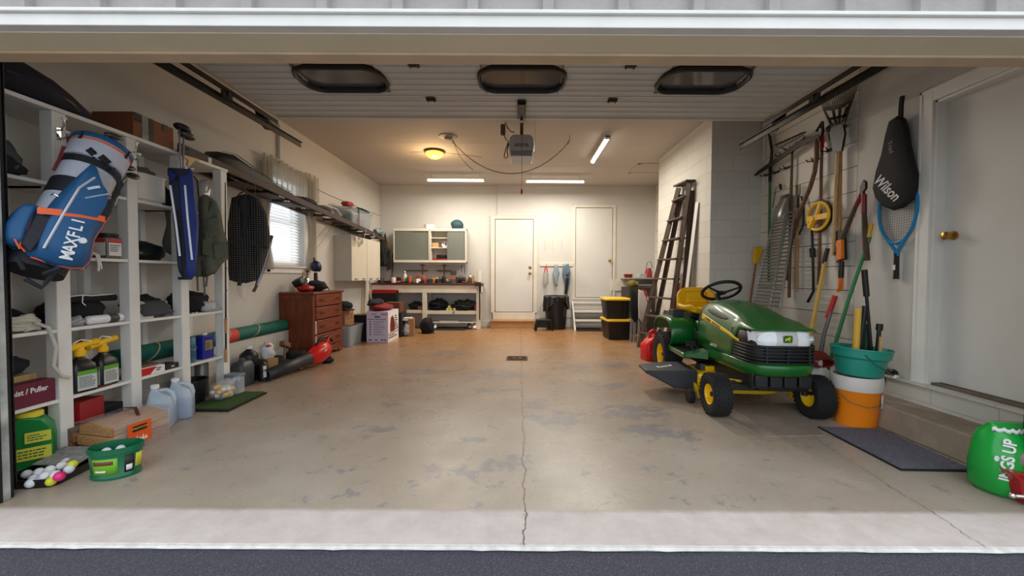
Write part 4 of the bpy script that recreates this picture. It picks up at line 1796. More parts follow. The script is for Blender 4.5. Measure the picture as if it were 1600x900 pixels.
t = boxt('cardboard_box', 'brown cardboard box with black and silver tape on top of the shelving', 'box', -3.05, -2.76, 2.86, 3.19, 2.072, 2.262, DCARD)
mb = MB()
mb.box((.1465, -.075, .095), (.002, .05, .19)); mb.box((0, -.075, .1905), (.29, .05, .002))
mb.build('silver_tape', M('silver tape', (140, 142, 146), .35, .3), t)
mb = MB()
mb.box((.147, -.03, .095), (.002, .042, .19)); mb.box((.147, -.13, .16), (.002, .05, .06)); mb.box((.147, .09, .165), (.002, .045, .05))
mb.build('black_tape', BLACKP, t)

# ---- items in bay 0 / 1 (nearest)
GREYF = M('grey blanket cloth', (96, 94, 96), .95, var=.25, scale=12, bump=.3)
DARKF = M('charcoal cloth', (44, 44, 50), .95, var=.25, scale=12, bump=.3)
soft('folded_blanket', 'grey folded blanket in the top left compartment by the door', 'blanket', (-2.90, 2.14, SZ[3]), (.30, .30, .26), GREYF, 3)
soft('dark_jacket', 'black crumpled jacket in the top left compartment before the grey blanket', 'jacket', (-2.80, 2.10, SZ[3]), (.14, .30, .15), DARKF, 4)
soft('black_sack', 'black soft sack lying beside the coiled white hose', 'bag', (-2.92, 2.15, SZ[1]), (.24, .32, .16), BLACKF, 5)
# coiled hose
t = thing('coiled_hose', 'coiled off-white flat hose with an end hanging over the shelf edge', 'hose', (-2.79, 2.17, SZ[1]))
mb = MB()
HOSE = M('off white hose', (190, 186, 172), .6, bump=.3, bscale=80)
pts = []
for i in range(150):
    a = i / 24 * 2 * PI
    rr = .10 - .045 * ((i / 150) % .5)
    pts.append(Vector((-2.785 + rr * math.cos(a) * .75, 2.165 + rr * math.sin(a) * 1.1, SZ[1] + .014 + .075 * i / 150 + .006 * math.sin(i))))
mb.tube(pts, .011, 7)
mb.tube([(-2.72, 2.22, SZ[1] + .05), (-2.68, 2.25, SZ[1] + .02), (-2.665, 2.27, SZ[1] - .10), (-2.66, 2.25, SZ[1] - .20), (-2.66, 2.29, SZ[1] - .27), (-2.66, 2.33, SZ[1] - .29)], .010, 8)
pw(mb, 'hose', HOSE, t, smooth=True)
t = boxt('hoist_box', 'dark red long box with white lettering on the low left shelf', 'box', -2.80, -2.715, 2.01, 2.305, SZ[0], SZ[0] + .13, M('crimson card', (104, 26, 50), .6))
text_mesh('box_lettering', 'n Hoist / Puller', .042, PAPER, t, (.0435, .0, .085), FACE_X, sx=.85, bold=.0008)
t = boxt('wooden_tray', 'pale wooden plank tray behind the dark red box on the low shelf', 'tray', -2.92, -2.82, 2.01, 2.305, SZ[0], SZ[0] + .16, WOODP)
soft('dark_bundle', 'dark round bundle on the pale wooden tray of the low shelf', 'bundle', (-2.87, 2.2, SZ[0] + .161), (.10, .18, .12), DARKF, 9)

# bay 1
soft('black_carry_bag', 'long black nylon bag tied with a white cord on the middle shelf', 'bag', (-2.90, 2.565, SZ[1]), (.26, .34, .20), BLACKF, 11, amp=.1)
t = thing('tent_pole_bag', 'thin black rolled bag with a white cord lying on the black carry bag', 'bag', (-2.79, 2.56, SZ[1] + .165))
mb = MB()
mb.tube([(0, -.17, 0), (0, .0, .004), (0, .17, 0)], .022, 12)
mb.build('roll', BLACKF, t)
mb = MB()
mb.tube([(.023, -.165, .018), (.02, -.05, .026), (.022, .0, .02), (.02, .12, .024), (.0, .168, .024)], .0035, 6)
mb.tube([(.024, -.05, .022), (.03, -.06, -.02), (.034, -.045, -.04)], .003, 6)
mb.build('white_cord', PAPER, t)
t = thing('caulk_tube', 'white tube with a grey label lying on the middle shelf', 'tube', (-2.745, 2.60, SZ[1] + .03))
mb = MB()
mb.lathe([(0, -.13), (.012, -.13), (.014, -.10), (.028, -.085), (.029, .12), (.024, .125), (0, .125)], axis='y', n=20)
mb.build('barrel', M('glossy white plastic', (225, 226, 228), .3), t, smooth=True)
mb = MB()
mb.lathe([(.0292, .03), (.0296, .031), (.0296, .09), (.0292, .091)], axis='y', n=20)
mb.build('label', M('dark label', (60, 62, 66), .5), t, smooth=True)
soft('plastic_wrap', 'crumpled clear and grey plastic wrap at the left of the middle shelf', 'plastic bag', (-2.76, 2.44, SZ[1]), (.10, .12, .07), M('grey film', (150, 150, 152), .3), 12, amp=.35)
# clear jar
t = thing('screw_jar', 'clear square jar with black lid and a red and white label', 'jar', (-2.76, 2.66, SZ[2]))
mb = MB()
mb.prism(rrect(.105, .105, .022, 4), .14, 'z', (0, 0, .071))
mb.build('jar_body', M('smoked clear plastic', (120, 104, 96), .1, alpha=.62), t, bevel=.004)
mb = MB()
mb.lathe([(0, .14), (.054, .14), (.056, .144), (.056, .164), (.052, .168), (0, .168)], n=28)
mb.build('lid', BLACKP, t, smooth=True)
mb = MB()
mb.box((.0535, 0, .065), (.002, .082, .09))
mb.box((0, -.0535, .065), (.082, .002, .09))
lb = mb.build('label', PAPER, t)
mb = MB()
mb.box((.0545, 0, .118), (.002, .082, .026)); mb.box((0, -.0545, .118), (.082, .002, .026))
mb.build('red_band', RED, lb)
lines_print(lb, .07, .05, (.0552, 0, .07), FACE_X, 4, BLACKP, seed=2)
t = thing('tan_cloth', 'tan cloth with a white cord hanging over the shelf beside the jar', 'cloth', (-2.78, 2.50, SZ[2]))
mb = MB()
lump(mb, (0, 0, .03), (.15, .16, .07), seed=14)
mb.build('cloth', M('tan cloth', (170, 150, 104), .9), t, smooth=True, auto=0)
mb = MB()
mb.tube([(.04, 0, .05), (.085, .03, .02), (.088, .04, -.04), (.09, .035, -.085)], .006, 6)
mb.tube([(.04, 0, .05), (.085, .045, .02), (.09, .055, -.07)], .005, 6)
mb.build('cord', PAPER, t)
soft('black_bin_liner', 'crinkled black plastic sack behind the jar', 'bag', (-2.93, 2.60, SZ[2]), (.18, .28, .10), M('glossy black film', (18, 20, 20), .3), 15, amp=.2)
soft('green_cloth', 'green cloth bundle in the high compartment behind the golf bag', 'cloth', (-2.80, 2.66, SZ[3]), (.16, .14, .09), M('leaf green cloth', (92, 128, 40), .9, var=.2), 16)
# golf clubs heads in the high compartment
DHEAD = M('club head steel', (92, 92, 96), .3, .8)
for i, (px, py, cl) in enumerate(((178, 213, 'grey oval club head poking up behind the golf bag by the hook'), (200, 262, 'grey iron head behind the second post hook'), (208, 275, 'pale iron head beside the second post, lowest of the cluster'))):
    p = atX(px, py, -2.62 + .02 * i)
    t = thing('golf_club', cl, 'golf club', p, (0, 0, 0), 'clubs standing in the white and blue golf bag')
    mb = MB()
    mb.ball((0, 0, 0), .045, sc=(.75, 1.25, .42), rot=(R(10 * i), R(20), R(20 * i)), seg=16)
    mb.build('club_head', DHEAD, t, smooth=True)
    mb = MB()
    mb.tube([(0, -.03, 0), (-.01, -.06, -.05), (-.01, -.12, -.22)], .006, 8)
    mb.build('shaft', STEEL, t)

# spray bottles
t0 = thing('weed_spray_bottle', 'black weed spray bottle with yellow nozzle, left of the pair', 'spray bottle', (-2.755, 2.475, SZ[0]), R(-8), 'black hose-end spray bottles')
mb = MB()
mb.rings([[Vector((a * s_, b * s_, z)) for a, b in rrect(.10, .135, .03, 5)] for z, s_ in ((0, .93), (.01, 1), (.14, 1), (.17, .93), (.195, .55), (.215, .30), (.225, .28))])
mb.build('bottle_body', M('black bottle plastic', (22, 23, 25), .35), t0, smooth=True)
mb = MB()
mb.box((.0505, 0, .075), (.002, .10, .12)); mb.box((0, -.068, .075), (.08, .002, .12))
lb = mb.build('label', M('grey label', (196, 200, 196), .6), t0)
mb = MB()
mb.box((.0515, 0, .122), (.002, .10, .026)); mb.box((0, -.069, .122), (.08, .002, .026))
mb.build('green_band', M('label green', (90, 160, 50), .5), lb)
lines_print(lb, .085, .07, (.052, 0, .065), FACE_X, 8, M('grey print', (90, 92, 96), .6), seed=5, hgt=.5)
mb = MB()
mb.lathe([(.026, .222), (.028, .225), (.028, .255), (.020, .262), (.018, .285), (0, .285)], n=20)
mb.tube([(0, -.10, .268), (0, -.09, .272), (0, .05, .296), (0, .09, .302)], [.026, .024, .018, .022], 14)
mb.build('yellow_nozzle', YELLOW, t0, smooth=True)
mb = MB()
mb.tube([(.02, -.045, .305), (.0, -.02, .315), (-.02, .02, .322), (.015, .05, .31)], .005, 6)
mb.build('trigger_wire', PAPER, t0)
t1 = dup(t0, (-2.77, 2.625, SZ[0]), (0, 0, R(4)), 'black weed spray bottle with yellow nozzle, right of the pair')
t = thing('white_spray_bottle', 'white translucent spray bottle behind the black weed sprayers', 'spray bottle', (-2.89, 2.6, SZ[0]))
bottle(t, .045, .25, M('milky plastic', (214, 218, 220), .4), PAPER)
mb = MB()
mb.box((0.01, 0, .27), (.07, .022, .03)); mb.ball((.0, 0, .30), .014)
mb.build('trigger_head', RED, t, bevel=.003)
t = boxt('book', 'dark red flat case lying before the black weed sprayers', 'case', -2.745, -2.71, 2.53, 2.62, SZ[0], SZ[0] + .012, M('maroon', (90, 20, 30), .5))
# below bay 1
t = boxt('red_toolbox', 'red box standing on the floor behind the firewood, left', 'box', -2.90, -2.74, 2.43, 2.60, 0, .30, M('deep red card', (150, 24, 26), .5), rz=R(10))
t = boxt('black_binder', 'black and white flat box on the floor beside the red box', 'box', -2.92, -2.76, 2.62, 2.74, 0, .22, BLACKP)
soft('black_floor_bag', 'black bag on the floor deep below the lowest shelf, left', 'bag', (-2.86, 2.12, 0), (.2, .3, .3), BLACKF, 19)

# bay 2
t = thing('white_tub', 'white plastic tub in the high compartment left of the blue bag', 'tub', (-2.83, 2.975, SZ[3]))
mb = MB()
mb.rings([[Vector((a * s_, b * s_, z)) for a, b in rrect(.22, .27, .06, 6)] for z, s_ in ((0, .78), (.01, .82), (.19, .96), (.192, 1.0), (.205, 1.0))] + [[Vector((a * .95, b * .95, z)) for a, b in rrect(.22, .27, .06, 6)] for z in (.205, .02)])
mb.build('tub_body', M('cream plastic', (226, 222, 210), .4), t, smooth=True, auto=50)
soft('grey_rags', 'grey rags heaped in the white tub', 'cloth', (-2.83, 2.975, SZ[3] + .16), (.16, .2, .12), GREYF, 21)
soft('black_pouch', 'black pouch squeezed between white tub and blue bag', 'pouch', (-2.80, 3.125, SZ[3]), (.16, .08, .17), BLACKF, 22)
soft('black_garbage_sack', 'crinkled dark green-black plastic sheets below the white tub', 'plastic sheet', (-2.85, 3.0, SZ[2]), (.26, .30, .16), M('dark crinkled film', (20, 26, 25), .28), 23, amp=.12, wr=.12)
t = boxt('white_carton', 'small white box under the folded grey shirt', 'box', -2.81, -2.72, 2.835, 2.945, SZ[1], SZ[1] + .045, PAPER)
t = thing('folded_shirt', 'dark grey folded shirt with a white printed emblem draped on the white box', 'shirt', (-2.78, 2.92, SZ[1] + .047))
GT = M('dark grey jersey', (66, 67, 72), .95, bump=.15)
mb = MB()
pr = [(-.10, .055), (-.06, .07), (.0, .07), (.035, .05), (.07, -.00), (.09, -.018)]
mb.rings([[Vector((x, y + (.02 if k_ else 0), z + .004 * math.sin(x * 60 + y * 20))) for x, z in pr] for k_, y in enumerate((-.08, -.03, .03, .09, .14))], cap=False, close=False)
mb.build('shirt', GT, t, smooth=True, solid=.014, auto=0)
mb = MB()
mb.box((.018, -.03, .070), (.035, .045, .001), rot=(0, R(33), 0))
lab(mb.build('emblem', PAPER, t), 'white emblem')
mb = MB()
mb.box((.019, -.03, .0712), (.02, .02, .001), rot=(0, R(33), R(30)))
mb.build('emblem_mark', BLACKP, t)
soft('black_gloves', 'black shiny gloves behind the folded grey shirt', 'gloves', (-2.90, 3.05, SZ[1]), (.18, .22, .17), BLACKF, 25, amp=.25)
t = thing('glass_lantern', 'small clear glass oil lamp base at the end of the shirt shelf', 'lamp', (-2.76, 3.09, SZ[1]))
mb = MB()
mb.lathe([(0, 0), (.04, 0), (.045, .012), (.02, .03), (.012, .045), (.03, .065), (.03, .08), (.012, .095), (.012, .12), (0, .12)], n=24)
mb.build('glass_body', M('clear glass', (225, 230, 235), .03, trans=.8, alpha=.7), t, smooth=True)
t = boxt('light_stick_box', 'white box with red print on the low shelf right of the sprayers', 'box', -2.86, -2.715, 2.83, 3.02, SZ[0], SZ[0] + .055, PAPER, rz=R(-4))
mb = MB()
mb.prism([(-.09, .0), (-.02, .0), (.03, .05), (-.09, .05)], .002, 'x', (.0735, 0, .002))
mb.build('red_print', RED, t)
lines_print(t, .06, .03, (.075, .055, .03), FACE_X, 2, BLACKP, seed=3)
t = boxt('small_black_box', 'small black box beside the white and red box', 'box', -2.82, -2.72, 3.04, 3.15, SZ[0], SZ[0] + .04, BLACKP)
text_mesh('box_lettering', 'GEL', .02, PAPER, t, (.0515, 0, .02), FACE_X)
t = boxt('brown_tin', 'flat brown tin lying on the white and red box', 'tin', -2.84, -2.74, 2.86, 3.0, SZ[0] + .056, SZ[0] + .072, M('brown tin', (100, 66, 50), .4))

# bay 3
soft('clear_bags', 'crumpled clear plastic bags in the high compartment behind the blue bag', 'plastic bag', (-2.82, 3.42, SZ[3]), (.26, .3, .3), M('clear crumpled film', (170, 172, 175), .2, alpha=.75), 27, amp=.3, wr=.2)
soft('black_helmet_bag', 'black soft bag with white piping at the right end of the middle shelf', 'bag', (-2.87, 3.42, SZ[1]), (.24, .33, .19), BLACKF, 28, amp=.22)
soft('clear_sack', 'clear plastic sack at the right end of the middle shelf', 'plastic bag', (-2.74, 3.50, SZ[1]), (.10, .16, .10), FOGGY, 29, amp=.3, wr=.2)
for i, y in enumerate((3.28, 3.33)):
    mb = MB()
    mb.lathe([(0, 0), (.03, 0), (.032, .004), (.028, .010), (0, .011)], (-2.735 - .01 * i, y, SZ[1] + .0005), 18)
    tag(mb.build('metal_dish', CHROME, smooth=True), 'small shiny metal dish at the front of the middle shelf, right bay', 'dish', 'small metal dishes')
t = thing('paint_can', 'grey-blue paint can with white lid and wire handle on the low shelf', 'paint can', (-2.80, 3.31, SZ[0]))
mb = MB()
mb.lathe([(0, 0), (.068, 0), (.07, .004), (.07, .20), (.066, .206), (.05, .215), (0, .216)], n=32)
mb.build('can', M('grey blue tin', (70, 112, 130), .35, .2), t, smooth=True)
mb = MB()
mb.lathe([(.0705, .04), (.0712, .042), (.0712, .15), (.0705, .152)], n=32)
lab(mb.build('label', M('teal label', (36, 86, 112), .5), t, smooth=True), 'teal label')
mb = MB()
mb.lathe([(.022, .214), (.022, .235), (0, .236)], n=16)
mb.build('cap', PAPER, t, smooth=True)
mb = MB()
mb.tube([(.0, -.071, .15), (.05, -.062, .12), (.078, .0, .105), (.05, .062, .12), (0, .071, .15)], .002, 6)
mb.build('wire_handle', STEEL, t)
t = thing('solvent_tin', 'blue rectangular tin with yellow label and white cap on the low shelf', 'tin', (-2.775, 3.485, SZ[0]))
mb = MB()
mb.prism(rrect(.075, .125, .012, 4), .20, 'z', (0, 0, .10))
mb.build('tin_body', M('royal blue tin', (28, 40, 150), .35, .2), t, bevel=.004)
mb = MB()
mb.box((0.0, 0, .203), (.07, .12, .006))
mb.build('tin_top', M('dark blue rim', (24, 26, 90), .4), t, bevel=.003)
mb = MB()
mb.lathe([(.018, .2), (.018, .228), (0, .23)], n=16)
mb.build('cap', PAPER, t, smooth=True)
mb = MB()
mb.box((.038, -.005, .12), (.002, .08, .085)); 
lb = mb.build('label', M('dull gold label', (150, 130, 60), .5), t)
lines_print(lb, .07, .06, (.0395, -.005, .115), FACE_X, 4, M('blue ink', (20, 20, 90), .5), seed=8)
t = thing('black_bucket', 'black plastic bucket on the floor below the paint can', 'bucket', (-2.80, 3.36, 0))
mb = MB()
mb.lathe([(0, .004), (.085, .004), (.09, .0), (.115, .20), (.122, .20), (.122, .21), (.110, .21), (.086, .012), (0, .012)], n=28)
mb.build('bucket_body', BLACKP, t, smooth=True)
t = thing('steel_drum', 'grey metal cylinder on the floor deep behind the black bucket', 'canister', (-2.87, 3.56, 0))
mb = MB()
mb.lathe([(0, 0), (.05, 0), (.052, .3), (.04, .32), (0, .32)], n=24)
mb.build('canister', M('grey metal paint', (120, 120, 118), .4, .5), t, smooth=True)
# ---- teal roll on the ledge
t = thing('rolled_mat', 'rolled teal foam mat with red end on the wall ledge', 'mat', (-2.985, 3.9, .405))
TEAL = M('teal foam', (22, 104, 88), .7, var=.12, bump=.2)
mb = MB()
mb.tube([(-2.985, 2.9, .475), (-2.985, 3.5, .475), (-2.985, 4.3, .475), (-2.985, 5.0, .475)], .068, 24)
pw(mb, 'roll', TEAL, t, smooth=True, auto=50)
mb = MB()
mb.tube([(-2.985, 3.88, .475), (-2.985, 4.12, .475)], .0695, 24)
lab(pw(mb, 'red_section', M('coral foam', (214, 70, 60), .7), t, smooth=True, auto=50), 'coral red section')
for y in (3.18, 3.97, 4.42):
    mb = MB()
    pts = [Vector((-2.985 + .071 * math.cos(a), y + .06 * math.sin(a), .475 + .071 * math.sin(a))) for a in [2 * PI * i / 28 for i in range(29)]]
    strap(mb, pts, .012, .003, up=(0, 1, 0))
    pw(mb, 'tie_band', M('beige band', (190, 170, 140), .8), t)

# ================================================================ GOLF BAG
A, B = atX(158, 238, -2.52), atX(52, 425, -2.50)
ax = (A - B).normalized()
mid = (A + B) / 2
F = Facing(mid, ax, z0=.12)
bag = F.thing('golf_bag', 'white, navy and blue golf stand bag with orange stripe hung from a post hook', 'golf bag')
L = (A - B).length
BW1 = M('pale grey bag nylon', (188, 192, 206), .65, var=.06, bump=.1)
BB1 = M('royal blue bag nylon', (24, 84, 132), .6, var=.12, scale=6, bump=.1)
BK1 = M('black bag nylon', (22, 24, 34), .7, bump=.15)
OR1 = M('orange trim', (232, 96, 44), .55)
ZIP = M('silver zip', (196, 198, 204), .35, .3)
def brx(y):
    u = (y + L / 2) / L
    return .105 + .018 * u
def brz(y):
    u = (y + L / 2) / L
    return .105 + .02 * u
def bring(y, k_=1.0, tilt=0.0):
    return [Vector((brx(y) * k_ * math.cos(a), y + tilt * math.cos(a), brz(y) * k_ * math.sin(a))) for a in [2 * PI * i / 36 for i in range(36)]]
def band(y0, y1, m, name, k_=1.0, par=bag, cap=False, tilt=0.0, sol=0):
    mb = MB()
    mb.rings([bring(y0 + (y1 - y0) * i / 4, k_, tilt) for i in range(5)], cap=cap)
    return mb.build(name, m, par, smooth=True, auto=50, solid=sol)
band(-L / 2 + .02, L / 2 - .02, BW1, 'bag_tube', 1.0, cap=True)
band(-L / 2 + .0, -L / 2 + .07, BK1, 'bottom_boot', 1.05, cap=True)
band(-L / 2 + .08, -L / 2 + .11, BK1, 'bottom_strap', 1.03)
band(.03, .13, BK1, 'black_band', 1.02)
band(L / 2 - .17, L / 2 - .125, BK1, 'upper_band', 1.03)
band(L / 2 - .12, L / 2 + .02, BW1, 'collar', 1.06, sol=.006)
band(L / 2 - .0, L / 2 + .03, BB1, 'collar_rim', 1.08, sol=.01)
band(L / 2 - .018, L / 2 - .006, OR1, 'orange_piping', 1.09)
mb = MB()
for x in (-.11, .0, .11):
    mb.box((x * .9, L / 2 + .0, 0), (.012, .05, .2))
mb.box((0, L / 2 + .0, 0), (.26, .05, .012))
mb.build('divider', BK1, bag)
for i, (px, py) in enumerate(((144, 240), (163, 251))):
    u, v = F.uv(px, py)
    z = brz(v) * math.sqrt(max(0, 1 - (u / brx(v)) ** 2)) * 1.06
    mb = MB()
    mb.box((u, v, z + .005), (.05, .035, .006), rot=(0, R(20), R(-20)))
    mb.lathe([(.008, z + .010), (.015, z + .012), (.008, z + .014)], (u, v, 0), 14)
    mb.build('collar_clip', BK1, bag)
def surf(off, k_=1.0):
    def zf(x, y):
        q = min(1, abs(x) / (brx(y) * 1.7))
        return brz(y) * k_ * math.sqrt(1 - q * q * .8) + off
    return zf
def patch(pxs, off, m, name, bulge=0.0, par=bag, sol=.006, nu=18, nv=22):
    poly = [F.uv(x, y) for x, y in pxs]
    mb = MB()
    scan(mb, poly, surf(off), nu, nv, bulge=bulge)
    return mb.build(name, m, par, smooth=True, auto=0, solid=sol)
def on_bag(px, py, off):
    u, v = F.uv(px, py)
    return Vector((u, v, surf(off)(u, v)))
def line(pxs, off, r, m, name, par=bag, flat=1):
    mb = MB()
    pts = []
    for (a, b) in zip(pxs, pxs[1:]):
        for i in range(6):
            pts.append(on_bag(a[0] + (b[0] - a[0]) * i / 6, a[1] + (b[1] - a[1]) * i / 6, off))
    pts.append(on_bag(pxs[-1][0], pxs[-1][1], off))
    mb.tube(pts, r, 6)
    return mb.build(name, m, par, smooth=True)
big = patch([(143, 262), (150, 285), (160, 303), (173, 314), (171, 332), (158, 354), (146, 372), (141, 404), (132, 417), (112, 418), (80, 413), (46, 402), (42, 392), (62, 350), (82, 320), (108, 292)], .01, BB1, 'large_pocket', bulge=.075, sol=.02, nu=26, nv=30)
patch([(173, 317), (170, 338), (160, 352), (120, 346), (112, 338)], .088, BK1, 'black_panel', bulge=.002, par=big, sol=.004)
patch([(54, 341), (84, 345), (80, 352), (60, 385), (44, 400), (30, 385)], .072, BK1, 'black_side_panel', bulge=.01, par=big, sol=.004)
def ribbon(pxs, off, w, m, name, par):
    mb = MB()
    pts = []
    for (a, b) in zip(pxs, pxs[1:]):
        for i in range(8):
            pts.append(on_bag(a[0] + (b[0] - a[0]) * i / 8, a[1] + (b[1] - a[1]) * i / 8, off))
    pts.append(on_bag(pxs[-1][0], pxs[-1][1], off))
    rg = []
    for i, p in enumerate(pts):
        tt = (pts[min(i + 1, len(pts) - 1)] - pts[max(0, i - 1)]).normalized()
        n_ = Vector((0, 0, 1))
        s_ = tt.cross(n_).normalized()
        rg.append([p + s_ * w / 2, p - s_ * w / 2, p - s_ * w / 2 + n_ * .003, p + s_ * w / 2 + n_ * .003])
    mb.rings(rg)
    return mb.build(name, m, par)
ribbon([(54, 337), (85, 341), (120, 344), (160, 349)], .092, .034, OR1, 'orange_stripe', big)
line([(142, 288), (118, 304), (96, 340), (64, 396)], .094, .006, ZIP, 'long_zip', big)
line([(165, 311), (145, 315), (127, 319)], .092, .005, ZIP, 'short_zip', big)
line([(143, 264), (116, 284), (112, 292)], .03, .004, OR1, 'piping', big)
line([(147, 268), (152, 288), (162, 303), (174, 314), (172, 335), (158, 356), (147, 373), (142, 405), (131, 418), (110, 419), (80, 414), (47, 403)], .03, .004, OR1, 'edge_piping', big)
line([(168, 316), (135, 326), (107, 334)], .09, .003, OR1, 'panel_piping', big)
# lettering reading up along the bag
def bag_text(body, p0, p1, size, off, name, m=PAPER, sx=1.0, sp=1.0):
    a, b = Vector(F.uv(*p0)), Vector(F.uv(*p1))
    d = b - a
    ang = math.atan2(d.y, d.x)
    n_ = len(body)
    for i, ch in enumerate(body):
        q = a + d * ((i + .5) / n_)
        z = surf(off)(q.x, q.y)
        text_mesh(name, ch, size, m, big, (q.x, q.y, z), (0, 0, ang), .001, bold=.0012, sx=sx)
bag_text('MAXFLI', (99, 412), (119, 350), .066, .1005, 'brand_letter', sx=.95)
bag_text('HONORS', (131, 306), (150, 302), .017, .1005, 'model_letter', sx=.8)
mb = MB()
p = on_bag(124, 383, .097)
mb.lathe([(0, 0), (.017, 0), (.016, .004), (0, .006)], p, 20)
mb.build('ball_emblem', PAPER, big)
# side pocket bulging at the lower left
p = on_bag(34, 350, .0)
sp_ = patch([(58, 322), (48, 345), (34, 385), (12, 378), (8, 350), (24, 330), (44, 318)], -.01, BB1, 'side_pocket', bulge=.06, sol=.02)
line([(52, 330), (44, 352), (30, 386), (38, 396)], .045, .004, OR1, 'piping', sp_)
line([(46, 334), (28, 356), (20, 372), (30, 392)], .05, .004, OR1, 'piping', sp_)
for pts in ([(78, 308), (83, 304), (90, 310), (92, 318), (84, 318)],):
    line(pts, .035, .004, CHROME, 'carabiner')
# maroon strap from the hook and carrying straps
mb = MB()
strap(mb, [F.rot.inverted() @ (atX(x, y, -2.56) - F.C) for x, y in ((104, 230), (97, 250), (88, 268))], .035, .006, up=(1, 0, 0))
mb.tube([F.rot.inverted() @ (atX(x, y, X_) - F.C) for x, y, X_ in ((106, 213, -2.66), (107, 225, -2.62), (104, 232, -2.58))], .007, 6)
lab(mb.build('hanging_strap', M('maroon webbing', (108, 36, 40), .8), bag), 'maroon strap')
for pts in (((176, 262), (188, 280), (186, 300), (172, 312)), ((180, 268), (192, 285), (178, 308)), ((88, 420), (76, 436), (66, 448), (40, 434))):
    mb = MB()
    mb.tube([on_bag(x, y, .0) for x, y in pts], .011, 8)
    mb.build('shoulder_strap', BK1, bag, smooth=True)
mb = MB()
for x in (-.05, .05):
    mb.tube([(x, -L / 2 + .0, .10), (x * .7, -L / 2 - .05, .17), (x * 1.4, -L / 2 - .01, .19)], .009, 8)
mb.build('stand_leg', BK1, bag, smooth=True)
for i, (u, v, m_) in enumerate(((-.07, .06, BK1), (.02, .08, BB1), (.08, .05, GREYF))):
    mb = MB()
    mb.ball((u, L / 2 + v, -.02), .05, sc=(.8, 1.1, .7), seg=16)
    mb.build('head_cover', m_, bag, smooth=True)

# ================================================================ BLUE CARRY BAG, VEST, ROBE
BLU = M('bright blue nylon', (30, 54, 132), .65, var=.2, scale=8, bump=.15)
DBL = M('dark navy nylon', (24, 28, 62), .7, var=.2, scale=8, bump=.15)
c0 = atX(290, 350, -2.60)
F = Facing(c0, (0, .02, 1), z0=.05)
t = F.thing('club_carry_bag', 'slim blue zip golf bag holding two clubs, hung on the third post', 'golf bag')
poly = [F.uv(x, y) for x, y in ((262, 264), (272, 260), (297, 261), (302, 268), (305, 300), (311, 345), (309, 395), (306, 428), (300, 437), (286, 436), (279, 424), (275, 380), (268, 320), (264, 285))]
mb = MB()
puffy(mb, poly, .0, .11, k=.80)
mb.build('bag_body', BLU, t, smooth=True, auto=60)
poly = [F.uv(x, y) for x, y in ((264, 275), (280, 276), (284, 330), (290, 390), (292, 428), (284, 430), (278, 420), (275, 380), (268, 320))]
mb = MB()
scan(mb, poly, lambda x, y: .057, 4, 14)
mb.build('navy_panel', DBL, t, solid=.006, smooth=True)
for pts in (((289, 290), (293, 340), (300, 406)), ((266, 290), (275, 350), (281, 400))):
    mb = MB()
    strap(mb, [Vector((*F.uv(x, y), .062)) for x, y in pts], .013, .004, up=(1, 0, 0))
    mb.build('zip', ZIP, t)
mb = MB()
mb.tube([Vector((*F.uv(x, y), .066)) for x, y in ((279, 330), (285, 380), (288, 432), (287, 437))], .010, 8)
mb.build('strap', BK1, t)
mb = MB()
p = F.uv(287, 437)
mb.rings([[Vector((p[0] + .034 * math.cos(a), p[1] + y, .034 * math.sin(a) + .02)) for a in [2 * PI * i / 20 for i in range(20)]] for y in (0.0, .02)])
mb.build('rubber_foot', BK1, t)
mb = MB()
a, b = F.uv(262, 268), F.uv(302, 268)
mb.rings([[Vector(((a[0] + b[0]) / 2 + (b[0] - a[0]) / 2 * 1.03 * math.cos(q), a[1] + y, .055 * math.sin(q))) for q in [2 * PI * i / 20 for i in range(20)]] for y in (-.02, .035)])
mb.build('top_cuff', DBL, t, smooth=True)
for (hx_, hy, sx_, sy_, lb) in ((285, 200, 283, 275, 'dark driver club standing in the slim blue bag, taller of two'), (292, 212, 286, 275, 'grey fairway club standing in the slim blue bag, shorter of two')):
    hp = atX(hx_, hy, -2.60)
    bp_ = atX(sx_, sy_, -2.60)
    g = thing('golf_club', lb, 'golf club', bp_, (0, 0, 0), 'clubs in the slim blue bag')
    mb = MB()
    mb.tube([Vector((0, 0, 0)), hp - bp_ + Vector((0, -.03, -.02))], .006, 8)
    mb.build('shaft', STEEL, g)
    mb = MB()
    mb.ball(hp - bp_, .066, sc=(.7, 1.0, .42), rot=(R(-8), 0, 0), seg=18)
    mb.build('club_head', DHEAD if hy > 205 else M('black club head', (38, 38, 42), .3, .3), g, smooth=True)
mb = MB()
p = atX(293, 240, -2.66)
mb.ball((0, 0, 0), .045, sc=(.7, 1.3, .9), seg=16)
tag(mb.build('work_glove', GREYF, loc=p, smooth=True), 'grey glove on the shelf top behind the clubs', 'glove')
t = thing('wooden_bracket', 'pale wooden hanger end above the blue bag', 'hanger', atX(298, 250, -2.64))
mb = MB()
mb.prism([(-.07, .02), (.07, .03), (.09, .015), (.03, .0), (-.02, -.06), (-.045, -.06), (-.03, -.01), (-.07, 0)], .018, 'x')
mb.build('hanger_body', WOODP, t, bevel=.004)

